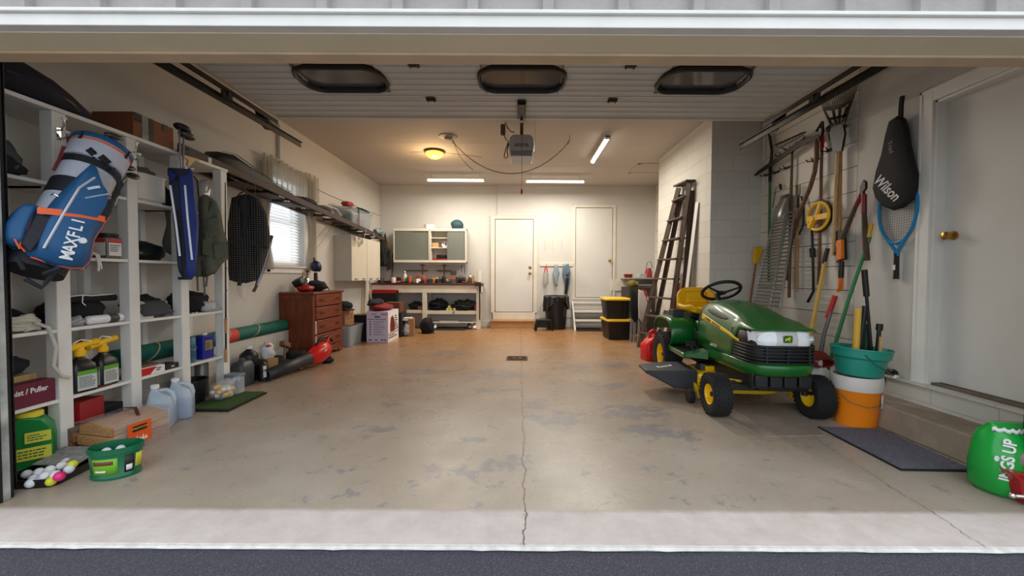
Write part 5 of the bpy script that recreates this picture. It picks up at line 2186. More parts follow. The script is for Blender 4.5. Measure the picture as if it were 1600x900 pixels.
KH = M('khaki cotton', (88, 90, 76), .95, var=.22, scale=10, bump=.3, bscale=40)
KD = M('dark khaki lining', (52, 54, 42), .95, var=.2, scale=10)
c0 = atX(322, 350, -2.63)
F = Facing(c0, (0, 0, 1), z0=.04)
t = F.thing('fishing_vest', 'olive fishing vest with pockets hanging behind the blue bag', 'vest')
def folds(px_seed, amp, fr):
    return lambda x, y: amp * math.sin(x * fr + px_seed + 3 * y) + amp * .6 * math.sin(x * fr * 2.3 + 5 * y + px_seed * 2)
poly = [F.uv(x, y) for x, y in ((312, 306), (322, 305), (336, 314), (344, 335), (348, 360), (357, 382), (356, 404), (346, 410), (337, 424), (322, 432), (306, 432), (300, 420), (308, 370), (312, 330))]
mb = MB()
scan(mb, poly, folds(1, .02, 34), 30, 30, bulge=.04)
mb.build('vest_front', KH, t, smooth=True, solid=.02, auto=0)
poly = [F.uv(x, y) for x, y in ((258, 322), (276, 312), (270, 360), (276, 400), (264, 396), (254, 380), (262, 350))]
mb = MB()
scan(mb, poly, folds(2, .01, 40), 12, 16, bulge=.03)
mb.build('vest_side', KH, t, smooth=True, solid=.02, auto=0)
for pp in (((320, 344), (340, 338), (345, 366), (326, 374)), ((316, 372), (326, 378), (328, 402), (316, 398)), ((332, 380), (352, 380), (354, 402), (336, 406))):
    poly = [F.uv(x, y) for x, y in pp]
    mb = MB()
    puffy(mb, poly, .068, .03, k=.85)
    mb.build('pocket', KH, t, smooth=True, auto=50)
mb = MB()
mb.tube([Vector((*F.uv(x, y), .06)) for x, y in ((330, 315), (322, 345), (314, 400))], .006, 6)
mb.build('zip_tape', KD, t)
poly = [F.uv(x, y) for x, y in ((310, 404), (336, 408), (344, 412), (336, 428), (316, 432))]
mb = MB()
puffy(mb, poly, .0, .06)
mb.build('lining', KD, t, smooth=True)
mb = MB()
for pts in (((308, 432), (309, 455)), ((318, 432), (320, 462)), ((324, 430), (322, 448))):
    mb.tube([Vector((*F.uv(x, y), .0)) for x, y in pts], .008, 6)
mb.build('webbing', GREYF, t)
mb = MB()
mb.tube([Vector((*F.uv(310, 305), .0)), Vector((*F.uv(308, 280), -.02)), Vector((*F.uv(300, 270), -.05))], .006, 6)
mb.build('hanging_loop', KD, t)
p = atX(345, 411, SX + .02)
soft('white_glove', 'small white glove hung on the last post below the vest', 'glove', p + Vector((0, 0, -.0)), (.05, .07, .05), PAPER, 31)

# fishing rod leaning on the end post
A, B = atX(352, 285, -2.66), atX(353, 566, -2.66)
t = thing('fishing_rod', 'black fishing rod with two cork grips standing against the last shelf post', 'fishing rod', B)
mb = MB()
mb.tube([B, A], [.008, .004], 8)
pw(mb, 'rod', BLACKP, t)
CORK = M('cork', (186, 140, 92), .85, var=.15, scale=60)
mb = MB()
mb.tube([B + Vector((.0, 0, .0)), B + Vector((0, 0, .12))], .012, 12)
pw(mb, 'lower_grip', CORK, t)
mb = MB()
C_ = atX(353, 520, -2.66)
mb.tube([C_, C_ + Vector((0, 0, .13))], .011, 12)
pw(mb, 'upper_grip', CORK, t)
mb = MB()
for q in (420, 455, 500):
    C_ = atX(353, q, -2.655)
    mb.tube([C_, C_ + Vector((.018, -.01, 0)), C_ + Vector((0, 0, .02))], .004, 6)
pw(mb, 'line_guide', STEEL, t)

# ---- robe on hanger
def check_mat():
    m, nt, b = _nodes('black and white checked wool')
    tc = nt.nodes.new('ShaderNodeTexCoord')
    sp = nt.nodes.new('ShaderNodeSeparateXYZ')
    nt.links.new(tc.outputs['Object'], sp.inputs[0])
    s1 = math_node(nt, 'LESS_THAN', math_node(nt, 'FRACT', math_node(nt, 'MULTIPLY', sp.outputs['X'], 48)), .30)
    s2 = math_node(nt, 'LESS_THAN', math_node(nt, 'FRACT', math_node(nt, 'MULTIPLY', sp.outputs['Y'], 48)), .30)
    k = math_node(nt, 'MULTIPLY', s1, s2)
    c = mixnode(nt, k, c3((30, 30, 32)), c3((150, 148, 142)))
    nt.links.new(c, b.inputs['Base Color'])
    b.inputs['Roughness'].default_value = .95
    return m
CHK = check_mat()
c0 = atX(390, 370, -2.74)
F = Facing(c0, (0, 0, 1), z0=.03)
t = F.thing('checked_robe', 'black and white checked robe hanging from the wooden ladder', 'robe')
poly = [F.uv(x, y) for x, y in ((364, 310), (384, 304), (402, 308), (412, 330), (419, 368), (419, 385), (413, 405), (404, 432), (398, 440), (378, 441), (360, 437), (357, 400), (358, 350))]
mb = MB()
scan(mb, poly, folds(5, .014, 34), 34, 34, bulge=.07)
mb.build('robe_body', CHK, t, smooth=True, solid=.03, auto=0)
poly = [F.uv(x, y) for x, y in ((400, 312), (414, 334), (420, 372), (417, 388), (402, 384), (396, 350))]
mb = MB()
scan(mb, poly, folds(3, .008, 50), 14, 16, bulge=.035)
o_ = mb.build('sleeve', CHK, t, smooth=True, solid=.03, auto=0)
o_.location.z = .06
poly = [F.uv(x, y) for x, y in ((372, 312), (384, 306), (392, 322), (384, 362), (376, 372), (378, 340))]
mb = MB()
scan(mb, poly, folds(3, .003, 50), 8, 14, bulge=.02)
o_ = mb.build('lapel', DARKF, t, smooth=True, solid=.01, auto=0)
o_.location.z = .075
mb = MB()
strap(mb, [Vector((*F.uv(x, y), .10)) for x, y in ((358, 378), (372, 382), (386, 378), (400, 382))], .05, .008, up=(0, 1, 0))
strap(mb, [Vector((*F.uv(x, y), .11)) for x, y in ((380, 380), (378, 410), (374, 446))], .035, .006, up=(1, 0, 0))
mb.build('belt', CHK, t)
mb = MB()
mb.tube([Vector((*F.uv(x, y), .0)) for x, y in ((366, 312), (376, 301), (383, 297), (396, 306), (404, 314))], .010, 8)
mb.tube([Vector((*F.uv(x, y), .0)) for x, y in ((383, 297), (383, 291), (387, 288), (388, 283))], .004, 6)
mb.build('hanger', WOODB, t)
F = Facing(atX(412, 410, -2.86), (0, 0, 1), z0=0)
t = F.thing('folded_umbrella', 'blue and white umbrella with wooden ends hanging behind the robe', 'umbrella')
mb = MB()
A, B = Vector((*F.uv(422, 378), 0)), Vector((*F.uv(401, 446), 0))
mb.tube([A, A.lerp(B, .5), B], [.02, .032, .018], 12)
mb.build('canopy', M('slate blue nylon', (90, 106, 160), .6), t, smooth=True)
mb = MB()
strap(mb, [A + Vector((.012, 0, .03)), B + Vector((.01, 0, .028))], .016, .003, up=(1, 0, 0))
mb.build('white_trim', PAPER, t)
for p, q in ((A, (425, 368)), (B, (396, 456))):
    mb = MB()
    mb.tube([p, Vector((*F.uv(*q), 0))], .016, 12)
    mb.build('wooden_end', WOODB, t)
p = atX(385, 452, -2.85)
F = Facing(p, (0, 0, 1))
t = F.thing('hanging_plastic_bag', 'clear plastic bag hanging below the checked robe', 'plastic bag')
poly = [F.uv(x, y) for x, y in ((358, 430), (400, 430), (398, 446), (384, 452), (386, 474), (372, 462), (368, 448))]
mb = MB()
scan(mb, poly, folds(3, .01, 60), 16, 14, bulge=.02)
mb.build('film', M('clear film', (225, 225, 225), .15, alpha=.3), t, smooth=True, auto=0)
# ================================================================ LEFT FLOOR ITEMS
# green seed jug
SGREEN = M('seed jug green', (16, 124, 52), .38)
t = thing('seed_jug', 'large green handled jug with yellow lid and yellow label by the door', 'jug', (-2.77, 2.19, 0), R(46))
t.scale = (.86, .9, .98)
mb = MB()
# side outline with a handle hole, built as ring band
outer = [(-.135, .0), (.0, .0), (.135, .0), (.14, .06), (.14, .19), (.13, .25), (.09, .30), (.03, .315), (-.03, .31), (-.09, .27), (-.125, .20), (-.14, .10)]
hole = [(-.095, .035), (-.07, .03), (-.045, .035), (-.03, .055), (-.028, .09), (-.03, .13), (-.035, .16), (-.045, .19), (-.06, .20), (-.085, .185), (-.10, .15), (-.108, .08)]
def jug_ring(poly, y, k_=1.0):
    return [Vector((a * k_, y, b)) for a, b in poly]
rs = [jug_ring(hole, -.05), [Vector((a * .93, -.0775, .008 + b * .965)) for a, b in outer], [Vector((a, -.055, b)) for a, b in outer], [Vector((a, .055, b)) for a, b in outer], [Vector((a * .93, .0775, .008 + b * .965)) for a, b in outer], jug_ring(hole, .05), jug_ring(hole, -.05)]
mb.rings(rs, cap=False)
mb.build('jug_body', SGREEN, t, bevel=.006, seg=3)
mb = MB()
mb.lathe([(.055, .305), (.062, .308), (.062, .332), (.056, .336), (0, .336)], (.03, 0, 0), 28)
mb.build('lid', M('pale yellow lid', (226, 206, 60), .4), t, smooth=True)
mb = MB()
mb.box((.07, -.079, .20), (.11, .003, .06)); mb.box((.05, -.079, .11), (.15, .003, .07))
lb = mb.build('label', M('label yellow', (206, 200, 60), .5), t)
lines_print(lb, .09, .04, (.07, -.0812, .20), FACE_NY, 3, M('label green print', (20, 90, 40), .5), seed=4)
lines_print(lb, .13, .05, (.05, -.0812, .11), FACE_NY, 3, M('label green print', (20, 90, 40), .5), seed=6)
# black tray with golf balls
t = thing('golf_ball_tray', 'black shallow tray with a printed cardboard flap, full of golf balls, by the door', 'tray', (-2.545, 2.13, 0), R(6))
mb = MB()
po = rrect(.27, .27, .05, 5)
mb.rings([[Vector((a * .96, b * .96, 0)) for a, b in po], [Vector((a, b, .045)) for a, b in po], [Vector((a * .96, b * .96, .045)) for a, b in po], [Vector((a * .93, b * .93, .006)) for a, b in po]])
mb.build('tray_body', BLACKP, t, auto=30)
PR = M('newsprint grey', (150, 150, 146), .8, var=.35, scale=40)
mb = MB()
mb.box((.015, .085, .075), (.24, .16, .004), rot=(R(12), 0, R(-6)))
mb.build('printed_flap', PR, t)
GB = M('golf ball white', (226, 228, 232), .35, bump=.3, bscale=420)
PK = M('pink ball', (226, 40, 120), .4)
YB = M('yellow ball', (214, 214, 40), .4)
def golf_ball(x, y, z, m, label, group=None, r=.0225):
    mb = MB()
    mb.ball((0, 0, 0), r, seg=14)
    return tag(mb.build('golf_ball', m, loc=(x, y, z), smooth=True), label, 'golf ball', group)
k = 0
for (px, py, zz) in ((42, 741, .03), (53, 748, .03), (66, 749, .03), (80, 752, .03), (61, 738, .05), (70, 744, .05), (87, 742, .055), (96, 728, .06), (78, 734, .058), (108, 733, .06), (48, 755, .028), (103, 722, .055), (76, 742, .045)):
    p = atZ(px, py, zz)
    if (px, py) == (80, 752):
        golf_ball(p.x, p.y, zz, YB, 'yellow golf ball at the front rim of the black tray')
    else:
        golf_ball(p.x, p.y, zz, GB, 'white golf ball lying in the black tray by the door', 'white balls in the black tray')
p = atZ(93, 744, .062)
golf_ball(p.x, p.y, p.z, PK, 'bright pink golf ball on top of the black tray of balls', r=.024)
p = atZ(113, 726, .075)
golf_ball(p.x, p.y, p.z, YB, 'yellow-green golf ball between the black tray and the green tub', r=.022)
# green oval tub
t = thing('oval_tub', 'green oval tub with grass-seed label holding white golf balls', 'tub', (-2.215, 2.155, 0), R(18))
TG = M('dark green tub', (8, 100, 66), .35)
mb = MB()
def ov(k_, z):
    return [Vector((.115 * k_ * math.cos(a), .085 * k_ * math.sin(a), z)) for a in [2 * PI * i / 36 for i in range(36)]]
mb.rings([ov(.90, 0), ov(.93, .004), ov(.93, .018), ov(.90, .022), ov(.98, .135), ov(1.03, .138), ov(1.04, .165), ov(.98, .167), ov(.96, .14), ov(.86, .012)])
mb.build('tub_body', TG, t, smooth=True, auto=50)
def oval_patch(a0, a1, z0, z1, m, name, par, k_=1.0, n=8):
    mb = MB()
    rg = []
    for i in range(n + 1):
        a = R(a0 + (a1 - a0) * i / n)
        rg.append([Vector((.115 * (k_ * (.90 + .08 * (z - .022) / .113)) * math.cos(a), .085 * (k_ * (.90 + .08 * (z - .022) / .113)) * math.sin(a), z)) for z in (z0, (z0 + z1) / 2, z1)])
    mb.rings(rg, cap=False, close=False)
    return mb.build(name, m, par, smooth=True, solid=.001, auto=0)
lb = oval_patch(-128, -66, .032, .118, M('bright grass label', (110, 176, 40), .45), 'front_label', t, 1.015)
oval_patch(-122, -76, .085, .106, M('label red brown', (120, 60, 40), .5), 'label_badge', lb, 1.03)
oval_patch(-120, -92, .046, .056, PAPER, 'label_line', lb, 1.03)
lb = oval_patch(-52, -28, .03, .125, BLACKP, 'back_label', t, 1.015)
oval_patch(-48, -33, .04, .07, PAPER, 'white_field', lb, 1.03)
oval_patch(-24, 4, .045, .12, M('label yellow', (206, 200, 60), .5), 'side_label', t, 1.015)
for (dx, dy, z) in ((-.055, .0, .125), (-.01, .035, .125), (.03, .0, .128), (.06, .03, .12), (-.02, -.03, .12), (.055, -.025, .118)):
    golf_ball(-2.215 + dx, 2.155 + dy, z, GB, 'white golf ball inside the green oval tub', 'white balls in the green tub')
# firewood bundle
FW = wood('split firewood', (196, 152, 100), (158, 112, 70), .8, axis=1, scale=8)
FWD = wood('reddish firewood', (158, 104, 66), (116, 70, 44), .8, axis=1, scale=8)
BARK = M('grey bark', (112, 96, 78), .95, var=.3, bump=.6)
t = thing('firewood_bundle', 'bundle of split firewood in clear wrap with orange flame label', 'firewood bundle', (-2.58, 2.53, 0), R(-6))
logs = [([(-.19, .0), (-.07, .0), (-.08, .09), (-.15, .10)], FWD), ([(-.065, .0), (.06, .0), (.05, .06), (-.05, .07)], FW), ([(.065, .0), (.18, .005), (.175, .085), (.07, .06)], FWD),
        ([(-.17, .105), (-.085, .095), (-.06, .165), (-.13, .18)], BARK), ([(-.05, .075), (.05, .065), (.165, .09), (.16, .125), (-.06, .135)], FW), ([(-.055, .14), (.165, .13), (.175, .175), (.02, .205), (-.05, .19)], FW), ([(-.08, .10), (-.06, .09), (-.058, .13), (-.08, .16)], FWD)]
for i, (pl, m_) in enumerate(logs):
    mb = MB()
    L2 = .195 - .012 * (i % 3)
    rings = []
    for k_ in range(7):
        y = -L2 + 2 * L2 * k_ / 6
        rings.append([Vector((a + .003 * math.sin(k_ * 2 + i + q), y, max(0.001, b + .003 * math.sin(k_ * 1.7 + i * 2 + q)))) for q, (a, b) in enumerate(pl)])
    mb.rings(rings)
    mb.build('log', m_, t, auto=25, bevel=.003)
mb = MB()
wr = [(-.197, .0), (.187, .0), (.182, .09), (.183, .178), (.02, .212), (-.06, .2), (-.14, .188), (-.195, .10)]
mb.rings([[Vector((a + .003 * math.sin(k_ * 3 + b * 50), -.17 + .34 * k_ / 8, b + .002)) for a, b in wr] for k_ in range(9)], cap=False)
mb.build('clear_wrap', M('stretch film', (235, 235, 235), .12, alpha=.22), t, auto=25)
OL = M('orange label', (232, 88, 28), .5)
mb = MB()
mb.box((.1875, -.03, .105), (.003, .14, .13), rot=(0, R(-1), 0))
lb = mb.build('flame_label', OL, t)
mb = MB()
mb.box((.1895, -.03, .135), (.002, .085, .035))
lb2 = mb.build('label_panel', BLACKP, lb)
text_mesh('label_lettering', 'FIREWOOD', .018, YELLOW, lb2, (.191, -.03, .136), FACE_X, .0004)
mb = MB()
for i in range(5):
    mb.prism([(-.012 + (i - 2) * .018, .055), (.010 + (i - 2) * .018, .055), ((i - 2) * .018, .08 + .01 * (i % 2))], .0015, 'x', (.1895, -.03, 0))
mb.build('flame_mark', PAPER, lb)
mb = MB()
strap(mb, [(-.05, .02, .203), (-.02, .05, .225), (.05, .06, .228), (.10, .03, .205), (.12, .02, .19)], .02, .004, up=(0, 1, 0))
mb.build('carry_handle', M('brown strap', (70, 34, 26), .6), t)
# two jugs of blue fluid
def fluid_jug(x, y, rz, label):
    t = thing('fluid_jug', label, 'jug', (x, y, 0), rz, 'translucent jugs of blue washer fluid')
    TR = M('translucent jug', (200, 216, 230), .25, alpha=.62)
    mb = MB()
    mb.rings([[Vector((a * s_, b * s_ + o, z)) for a, b in rrect(.15, .15, .03, 5)] for z, s_, o in ((0, .9, 0), (.01, 1, 0), (.17, 1, 0), (.215, .82, -.006), (.25, .42, -.03), (.27, .28, -.035), (.285, .26, -.035))])
    mb.build('jug_body', TR, t, smooth=True, auto=60)
    mb = MB()
    mb.rings([[Vector((a * s_, b * s_, z)) for a, b in rrect(.144, .144, .028, 5)] for z, s_ in ((.003, .9), (.012, .99), (.125, .99))])
    mb.build('blue_fluid', M('blue washer fluid', (40, 110, 190), .1, alpha=.85), t)
    mb = MB()
    mb.tube([(0, -.01, .262), (0, .03, .262), (0, .062, .235), (0, .072, .19), (0, .066, .15)], [.012, .014, .014, .014, .012], 10)
    mb.build('handle', TR, t, smooth=True)
    mb = MB()
    mb.lathe([(.024, .28), (.025, .30), (.022, .305), (0, .305)], (0, -.035, 0), 20)
    mb.build('cap', PAPER, t, smooth=True)
    return t
fluid_jug(-2.60, 2.86, R(-60), 'translucent jug of blue washer fluid, nearer the firewood bundle')
fluid_jug(-2.615, 3.045, R(-60), 'translucent jug of blue washer fluid, farther one behind its twin')
# turf mat with things on it
t = thing('turf_mat', 'green artificial turf mat with black edge on the floor at the shelving end', 'mat', (-2.52, 3.39, 0))
TURF = M('artificial turf', (62, 92, 36), .95, var=.35, scale=120, bump=1.0, bscale=260)
mb = MB()
mb.prism([(-2.70, 3.16), (-2.335, 3.16), (-2.345, 3.66), (-2.70, 3.66)], .014, 'z', (0, 0, .007))
pw(mb, 'rubber_backing', BLACKM, t)
mb = MB()
mb.prism([(-2.69, 3.175), (-2.35, 3.175), (-2.36, 3.645), (-2.69, 3.645)], .012, 'z', (0, 0, .018))
pw(mb, 'turf', TURF, t)
p0 = Vector((-2.575, 3.42, .026))
t = thing('ball_bag', 'clear net bag filled with yellow and white golf balls on the turf mat', 'bag', p0)
mb = MB()
lump(mb, (0, 0, .075), (.20, .17, .165), amp=.1, seed=3)
mb.build('clear_bag', M('clear bag film', (235, 235, 235), .1, alpha=.18), t, smooth=True, auto=0)
mb = MB()
mb.tube([(.05, .03, .13), (.08, .05, .17), (.10, .07, .16)], [.03, .015, .03], 10)
mb.build('bag_neck', M('clear bag film', (235, 235, 235), .1, alpha=.18), t, smooth=True)
rd = random.Random(5)
pts = []
while len(pts) < 22:
    q = Vector((rd.uniform(-.07, .07), rd.uniform(-.06, .06), rd.uniform(.026, .11)))
    if (q.x / .08) ** 2 + (q.y / .065) ** 2 + ((q.z - .06) / .062) ** 2 < 1 and all((q - r_).length > .036 for r_ in pts):
        pts.append(q)
    elif rd.random() < .0005:
        break
for i, q in enumerate(pts):
    golf_ball(p0.x + q.x, p0.y + q.y, p0.z + q.z, YELLOW if i % 2 else GB, ('yellow' if i % 2 else 'white') + ' golf ball in the clear bag on the turf mat', ('yellow' if i % 2 else 'white') + ' balls in the clear bag', r=.0205)
t = thing('clear_canister', 'clear square canister with grey lid on the turf mat behind the ball bag', 'canister', (-2.60, 3.60, .026))
mb = MB()
mb.prism(rrect(.13, .10, .02, 4), .15, 'z', (0, 0, .075))
mb.build('canister_body', FOGGY, t, bevel=.004)
mb = MB()
mb.prism(rrect(.14, .11, .02, 4), .025, 'z', (0, 0, .162))
mb.build('lid', M('grey blue lid', (110, 124, 136), .4), t, bevel=.004)

# ---- clutter between the shelving and the dresser
p = atZ(369, 607)
t = thing('antifreeze_jug', 'dark grey plastic jug on the floor just past the shelving', 'jug', (-2.76, 3.93, 0))
mb = MB()
mb.rings([[Vector((a * s_, b * s_, z)) for a, b in rrect(.14, .20, .04, 5)] for z, s_ in ((0, .9), (.012, 1), (.19, 1), (.235, .8), (.25, .3), (.27, .28))])
mb.build('jug_body', M('slate plastic', (62, 66, 72), .45), t, smooth=True, auto=60)
t = thing('oil_jug', 'black jug with white cap behind the dark grey jug', 'jug', (-2.83, 4.13, 0))
bottle(t, .085, .36, BLACKP, PAPER, neck=.28)
t = thing('black_flask', 'black bottle with white label beside the small cardboard box', 'bottle', (-2.68, 4.12, 0))
bottle(t, .045, .22, BLACKP, BLACKP, neck=.35)
mb = MB(); mb.box((.04, -.03, .10), (.004, .03, .12), rot=(0, 0, R(-35)))
mb.build('label', PAPER, t)
t = boxt('open_carton', 'small upright brown cardboard box with a white bag in it', 'box', -2.80, -2.65, 4.22, 4.34, 0, .20, CARD, rz=R(-20))
mb = MB()
lump(mb, (-.02, 0, .27), (.15, .13, .2), seed=8, amp=.2, wr=.12)
mb.build('paper_bag', M('glossy white wrapper', (205, 206, 208), .35), t, smooth=True, auto=0)
mb = MB()
mb.ball((.035, -.02, .34), .03, sc=(.5, 1.2, .45))
mb.build('red_logo', RED, t, smooth=True)
t = boxt('small_brown_block', 'small tan box tipped on its corner beside the cardboard box', 'box', -2.58, -2.50, 4.50, 4.60, .03, .11, CARD, rz=R(20))
t.rotation_euler = (0, R(30), R(20))
t.location.z = .045
t = thing('wooden_mallet', 'brown wooden mallet leaning among the floor clutter', 'mallet', (-2.70, 4.52, .02), (R(-25), R(-12), 0))
mb = MB(); mb.tube([(0, 0, 0), (0, 0, .30)], .012, 8); mb.build('handle', WOODB, t)
mb = MB(); mb.box((0, 0, .30), (.06, .13, .06)); mb.build('head', WOODB, t, bevel=.006)
soft('black_tarp', 'crumpled black tarp on the floor below the teal roll', 'tarp', (-2.80, 4.50, 0), (.24, .5, .17), BLACKF, 33, amp=.25)
soft('black_backpack', 'black cloth bag on the floor against the dresser side', 'bag', (-2.76, 4.86, 0), (.3, .24, .20), BLACKF, 34, amp=.2)
# leaf blower
t = thing('leaf_blower', 'red cordless leaf blower with long black nozzle lying on the floor', 'leaf blower', (-2.45, 4.66, 0))
A, B = Vector((-2.615, 4.06, .065)), Vector((-2.48, 4.66, .12))
mb = MB()
mb.tube([A, A.lerp(B, .5), B], [.058, .06, .068], 24, cap=False)
pw(mb, 'nozzle', M('dull black tube', (38, 38, 42), .5), t, smooth=True, solid=.004, auto=0)
d = (B - A).normalized()
mb = MB()
R_ = [(0, .075, 0), (.06, .10, .005), (.16, .125, .02), (.26, .11, .03), (.33, .06, .04)]
rg = []
for s_, r, dz in R_:
    c_ = B + d * s_ + Vector((0, 0, dz))
    u_ = d.cross(Vector((0, 0, 1))).normalized(); v_ = u_.cross(d)
    rg.append([c_ + u_ * r * .85 * math.cos(a) + v_ * r * math.sin(a) for a in [2 * PI * i / 22 for i in range(22)]])
mb.rings(rg)
pw(mb, 'motor_housing', M('glossy red housing', (206, 20, 16), .3), t, smooth=True)
mb = MB()
c_ = B + d * .12 + Vector((0, 0, .13))
mb.tube([c_, c_ + d * .08 + Vector((0, 0, .06)), c_ + d * .20 + Vector((0, 0, .06)), c_ + d * .28 + Vector((0, 0, -.02))], .017, 10)
pw(mb, 'handle', BLACKP, t, smooth=True)
mb = MB()
mb.tube([B + d * .24 + Vector((.02, 0, .10)), B + d * .33 + Vector((.02, 0, .20))], [.03, .012], 10)
pw(mb, 'red_fin', M('glossy red housing', (206, 20, 16), .3), t, smooth=True)
mb = MB()
q = B + d * .15 + Vector((.085, -.02, .05))
for s_ in (-.012, .012):
    mb.box(q + d * s_ + Vector((0.012, 0, 0)), (.006, .012, .05), rot=(0, R(20), R(-12)))
pw(mb, 'white_mark', PAPER, t)
soft('battery_charger', 'black battery and charger lying behind the leaf blower', 'charger', (-2.42, 4.97, 0), (.16, .10, .10), BLACKP, 36, amp=.1)

# ================================================================ DRESSER
DW = wood('reddish pine dresser', (132, 60, 24), (92, 38, 14), .38, axis=2, scale=4)
DWH = wood('reddish pine drawer', (138, 62, 26), (98, 40, 16), .38, axis=1, scale=4)
dx0, dx1, dy0, dy1, dh = -3.055, -2.63, 5.03, 5.89, .885
t = thing('dresser', 'reddish brown wooden chest with five drawer fronts against the left wall', 'dresser', (-2.84, 5.46, 0))
mb = MB()
mb.bb(dx0, dx1 - .0, dy0 + .02, dy0 + .04, .02, dh - .03)
mb.bb(dx0, dx1, dy1 - .04, dy1 - .02, .02, dh - .03)
mb.bb(dx0, dx0 + .01, dy0 + .04, dy1 - .04, .02, dh - .03)
for (a, b, c_, e) in ((dx0, dx0 + .06, .02, dh - .03), (dx1 - .075, dx1, .02, dh - .03), (dx0 + .06, dx1 - .075, dh - .09, dh - .03), (dx0 + .06, dx1 - .075, .05, .14)):
    mb.bb(a, b, dy0 + .008, dy0 + .02, c_, e)
mb.bb(dx1 - .02, dx1, dy0 + .04, dy0 + .07, .02, dh - .03)
mb.bb(dx1 - .02, dx1, dy1 - .07, dy1 - .04, .02, dh - .03)
pw(mb, 'carcass', DW, t, bevel=.002)
mb = MB()
mb.bb(dx0, dx1 + .022, dy0 - .01, dy1 + .0, dh - .03, dh)
pw(mb, 'top', DWH, t, bevel=.008, seg=3)
mb = MB()
mb.prism([(dy0 + .03, .0), (dy0 + .10, .0), (dy0 + .16, .05), (dy1 - .16, .05), (dy1 - .10, .0), (dy1 - .03, .0), (dy1 - .03, .14), (dy0 + .03, .14)], .022, 'x', (dx1 - .008, 0, 0))
pw(mb, 'plinth', DWH, t, bevel=.003)
zs = [(.70, .845), (.535, .685), (.36, .52), (.16, .345)]
zs = [(.695, .848), (.525, .682), (.335, .512), (.150, .322)]
for i, (a, b) in enumerate(zs):
    mb = MB()
    mb.bb(dx1 - .015, dx1 + .012, dy0 + .072, dy1 - .072, a, b)
    dr = pw(mb, 'drawer', DWH, t, bevel=.006, seg=2)
    for yy in (.22, -.22):
        mb = MB()
        cy_ = 5.46 + yy
        cz = (a + b) / 2
        mb.tube([(dx1 + .012, cy_ - .035, cz + .01), (dx1 + .024, cy_ - .036, cz + .008), (dx1 + .03, cy_ - .02, cz - .016), (dx1 + .03, cy_ + .02, cz - .016), (dx1 + .024, cy_ + .036, cz + .008), (dx1 + .012, cy_ + .035, cz + .01)], .004, 6)
        mb.box((dx1 + .013, cy_, cz + .008), (.003, .09, .03))
        mb.xform(Matrix.Translation(-Vector(t.location)))
        h_ = mb.build('drawer_pull', M('antique brass', (120, 84, 52), .35, .8), dr)
mb = MB()
mb.bb(dx1 - .008, dx1 + .0135, dy0 + .06, dy0 + .068, .34, .51); mb.bb(dx1 - .008, dx1 + .0135, dy0 + .06, dy0 + .068, .16, .315)
pw(mb, 'pale_edge_strip', PAPER, t)
# things on the dresser
t = thing('tool_battery', 'red power tool base with black battery on the dresser, left', 'power tool', (-2.82, 5.22, dh))
mb = MB(); lump(mb, (0, 0, .045), (.20, .24, .10), amp=.08, seed=4)
mb.build('red_body', M('dull red plastic', (160, 24, 20), .4), t, smooth=True, auto=0)
mb = MB(); mb.box((-.06, -.05, .13), (.12, .13, .09), rot=(R(20), R(-25), 0))
mb.build('black_battery', BLACKP, t, bevel=.02, seg=3)
soft('black_tool_bag', 'black tool bag lying on the dresser beside the kettle', 'bag', (-2.82, 5.52, dh), (.24, .30, .16), BLACKF, 41, amp=.15)
t = thing('kettle', 'shiny steel kettle with arched handle standing on the dresser', 'kettle', (-2.94, 5.44, dh))
mb = MB()
mb.lathe([(0, 0), (.07, 0), (.075, .02), (.07, .10), (.05, .17), (.02, .20), (0, .205)], n=28)
mb.build('kettle_body', CHROME, t, smooth=True)
mb = MB()
mb.tube([(-.0, -.06, .15), (0, -.055, .25), (0, 0, .28), (0, .055, .25), (0, .06, .15)], .008, 8)
mb.build('handle', M('copper wire', (150, 90, 60), .4, .6), t, smooth=True)
t = thing('cordless_impact_tool', 'navy and black cordless tool standing upright at the dresser end', 'power tool', (-2.95, 5.74, dh))
mb = MB()
mb.lathe([(0, 0), (.06, 0), (.055, .06), (.03, .08), (.025, .24), (.02, .26)], n=20)
mb.build('stand_column', BLACKP, t, smooth=True)
mb = MB(); lump(mb, (0, .02, .34), (.13, .17, .17), amp=.1, seed=6)
mb.tube([(0, -.03, .40), (0, -.04, .47)], .015, 8)
mb.build('navy_head', M('navy plastic', (18, 26, 66), .4), t, smooth=True, auto=0)
mb = MB()
mb.tube([(.03, .04, .12), (.10, .09, .09), (.15, .10, .0)], .008, 8)
mb.tube([(.02, -.04, .10), (.07, -.02, .05), (.11, .04, .005)], .006, 8)
mb.build('cable', STEEL, t, smooth=True)

# ---- bin, bag, hat and carton right of the dresser
t = thing('storage_bin', 'clear plastic storage bin with grey rim beside the dresser', 'storage bin', (-2.80, 6.33, 0))
mb = MB()
def rr(w_, d_, r_, z_, k_=1.0):
    return [Vector((a * k_, b * k_, z_)) for a, b in rrect(w_, d_, r_, 4)]
mb.rings([rr(.42, .55, .04, .0, .86), rr(.42, .55, .04, .29, .97), rr(.42, .55, .04, .295, 1.02), rr(.42, .55, .04, .315, 1.02), rr(.42, .55, .04, .315, .96), rr(.42, .55, .04, .01, .84)])
mb.build('bin_body', M('frosted plastic', (176, 182, 188), .3, alpha=.6), t, auto=40)
soft('white_cloth', 'white and grey cloth packed inside the clear storage bin', 'cloth', (-2.80, 6.31, .012), (.32, .44, .26), GREYF, 43)
t = thing('paper_bag', 'tan paper shopping bag with brown print on top of the clear bin', 'paper bag', (-2.80, 6.30, .316), R(-8))
mb = MB()
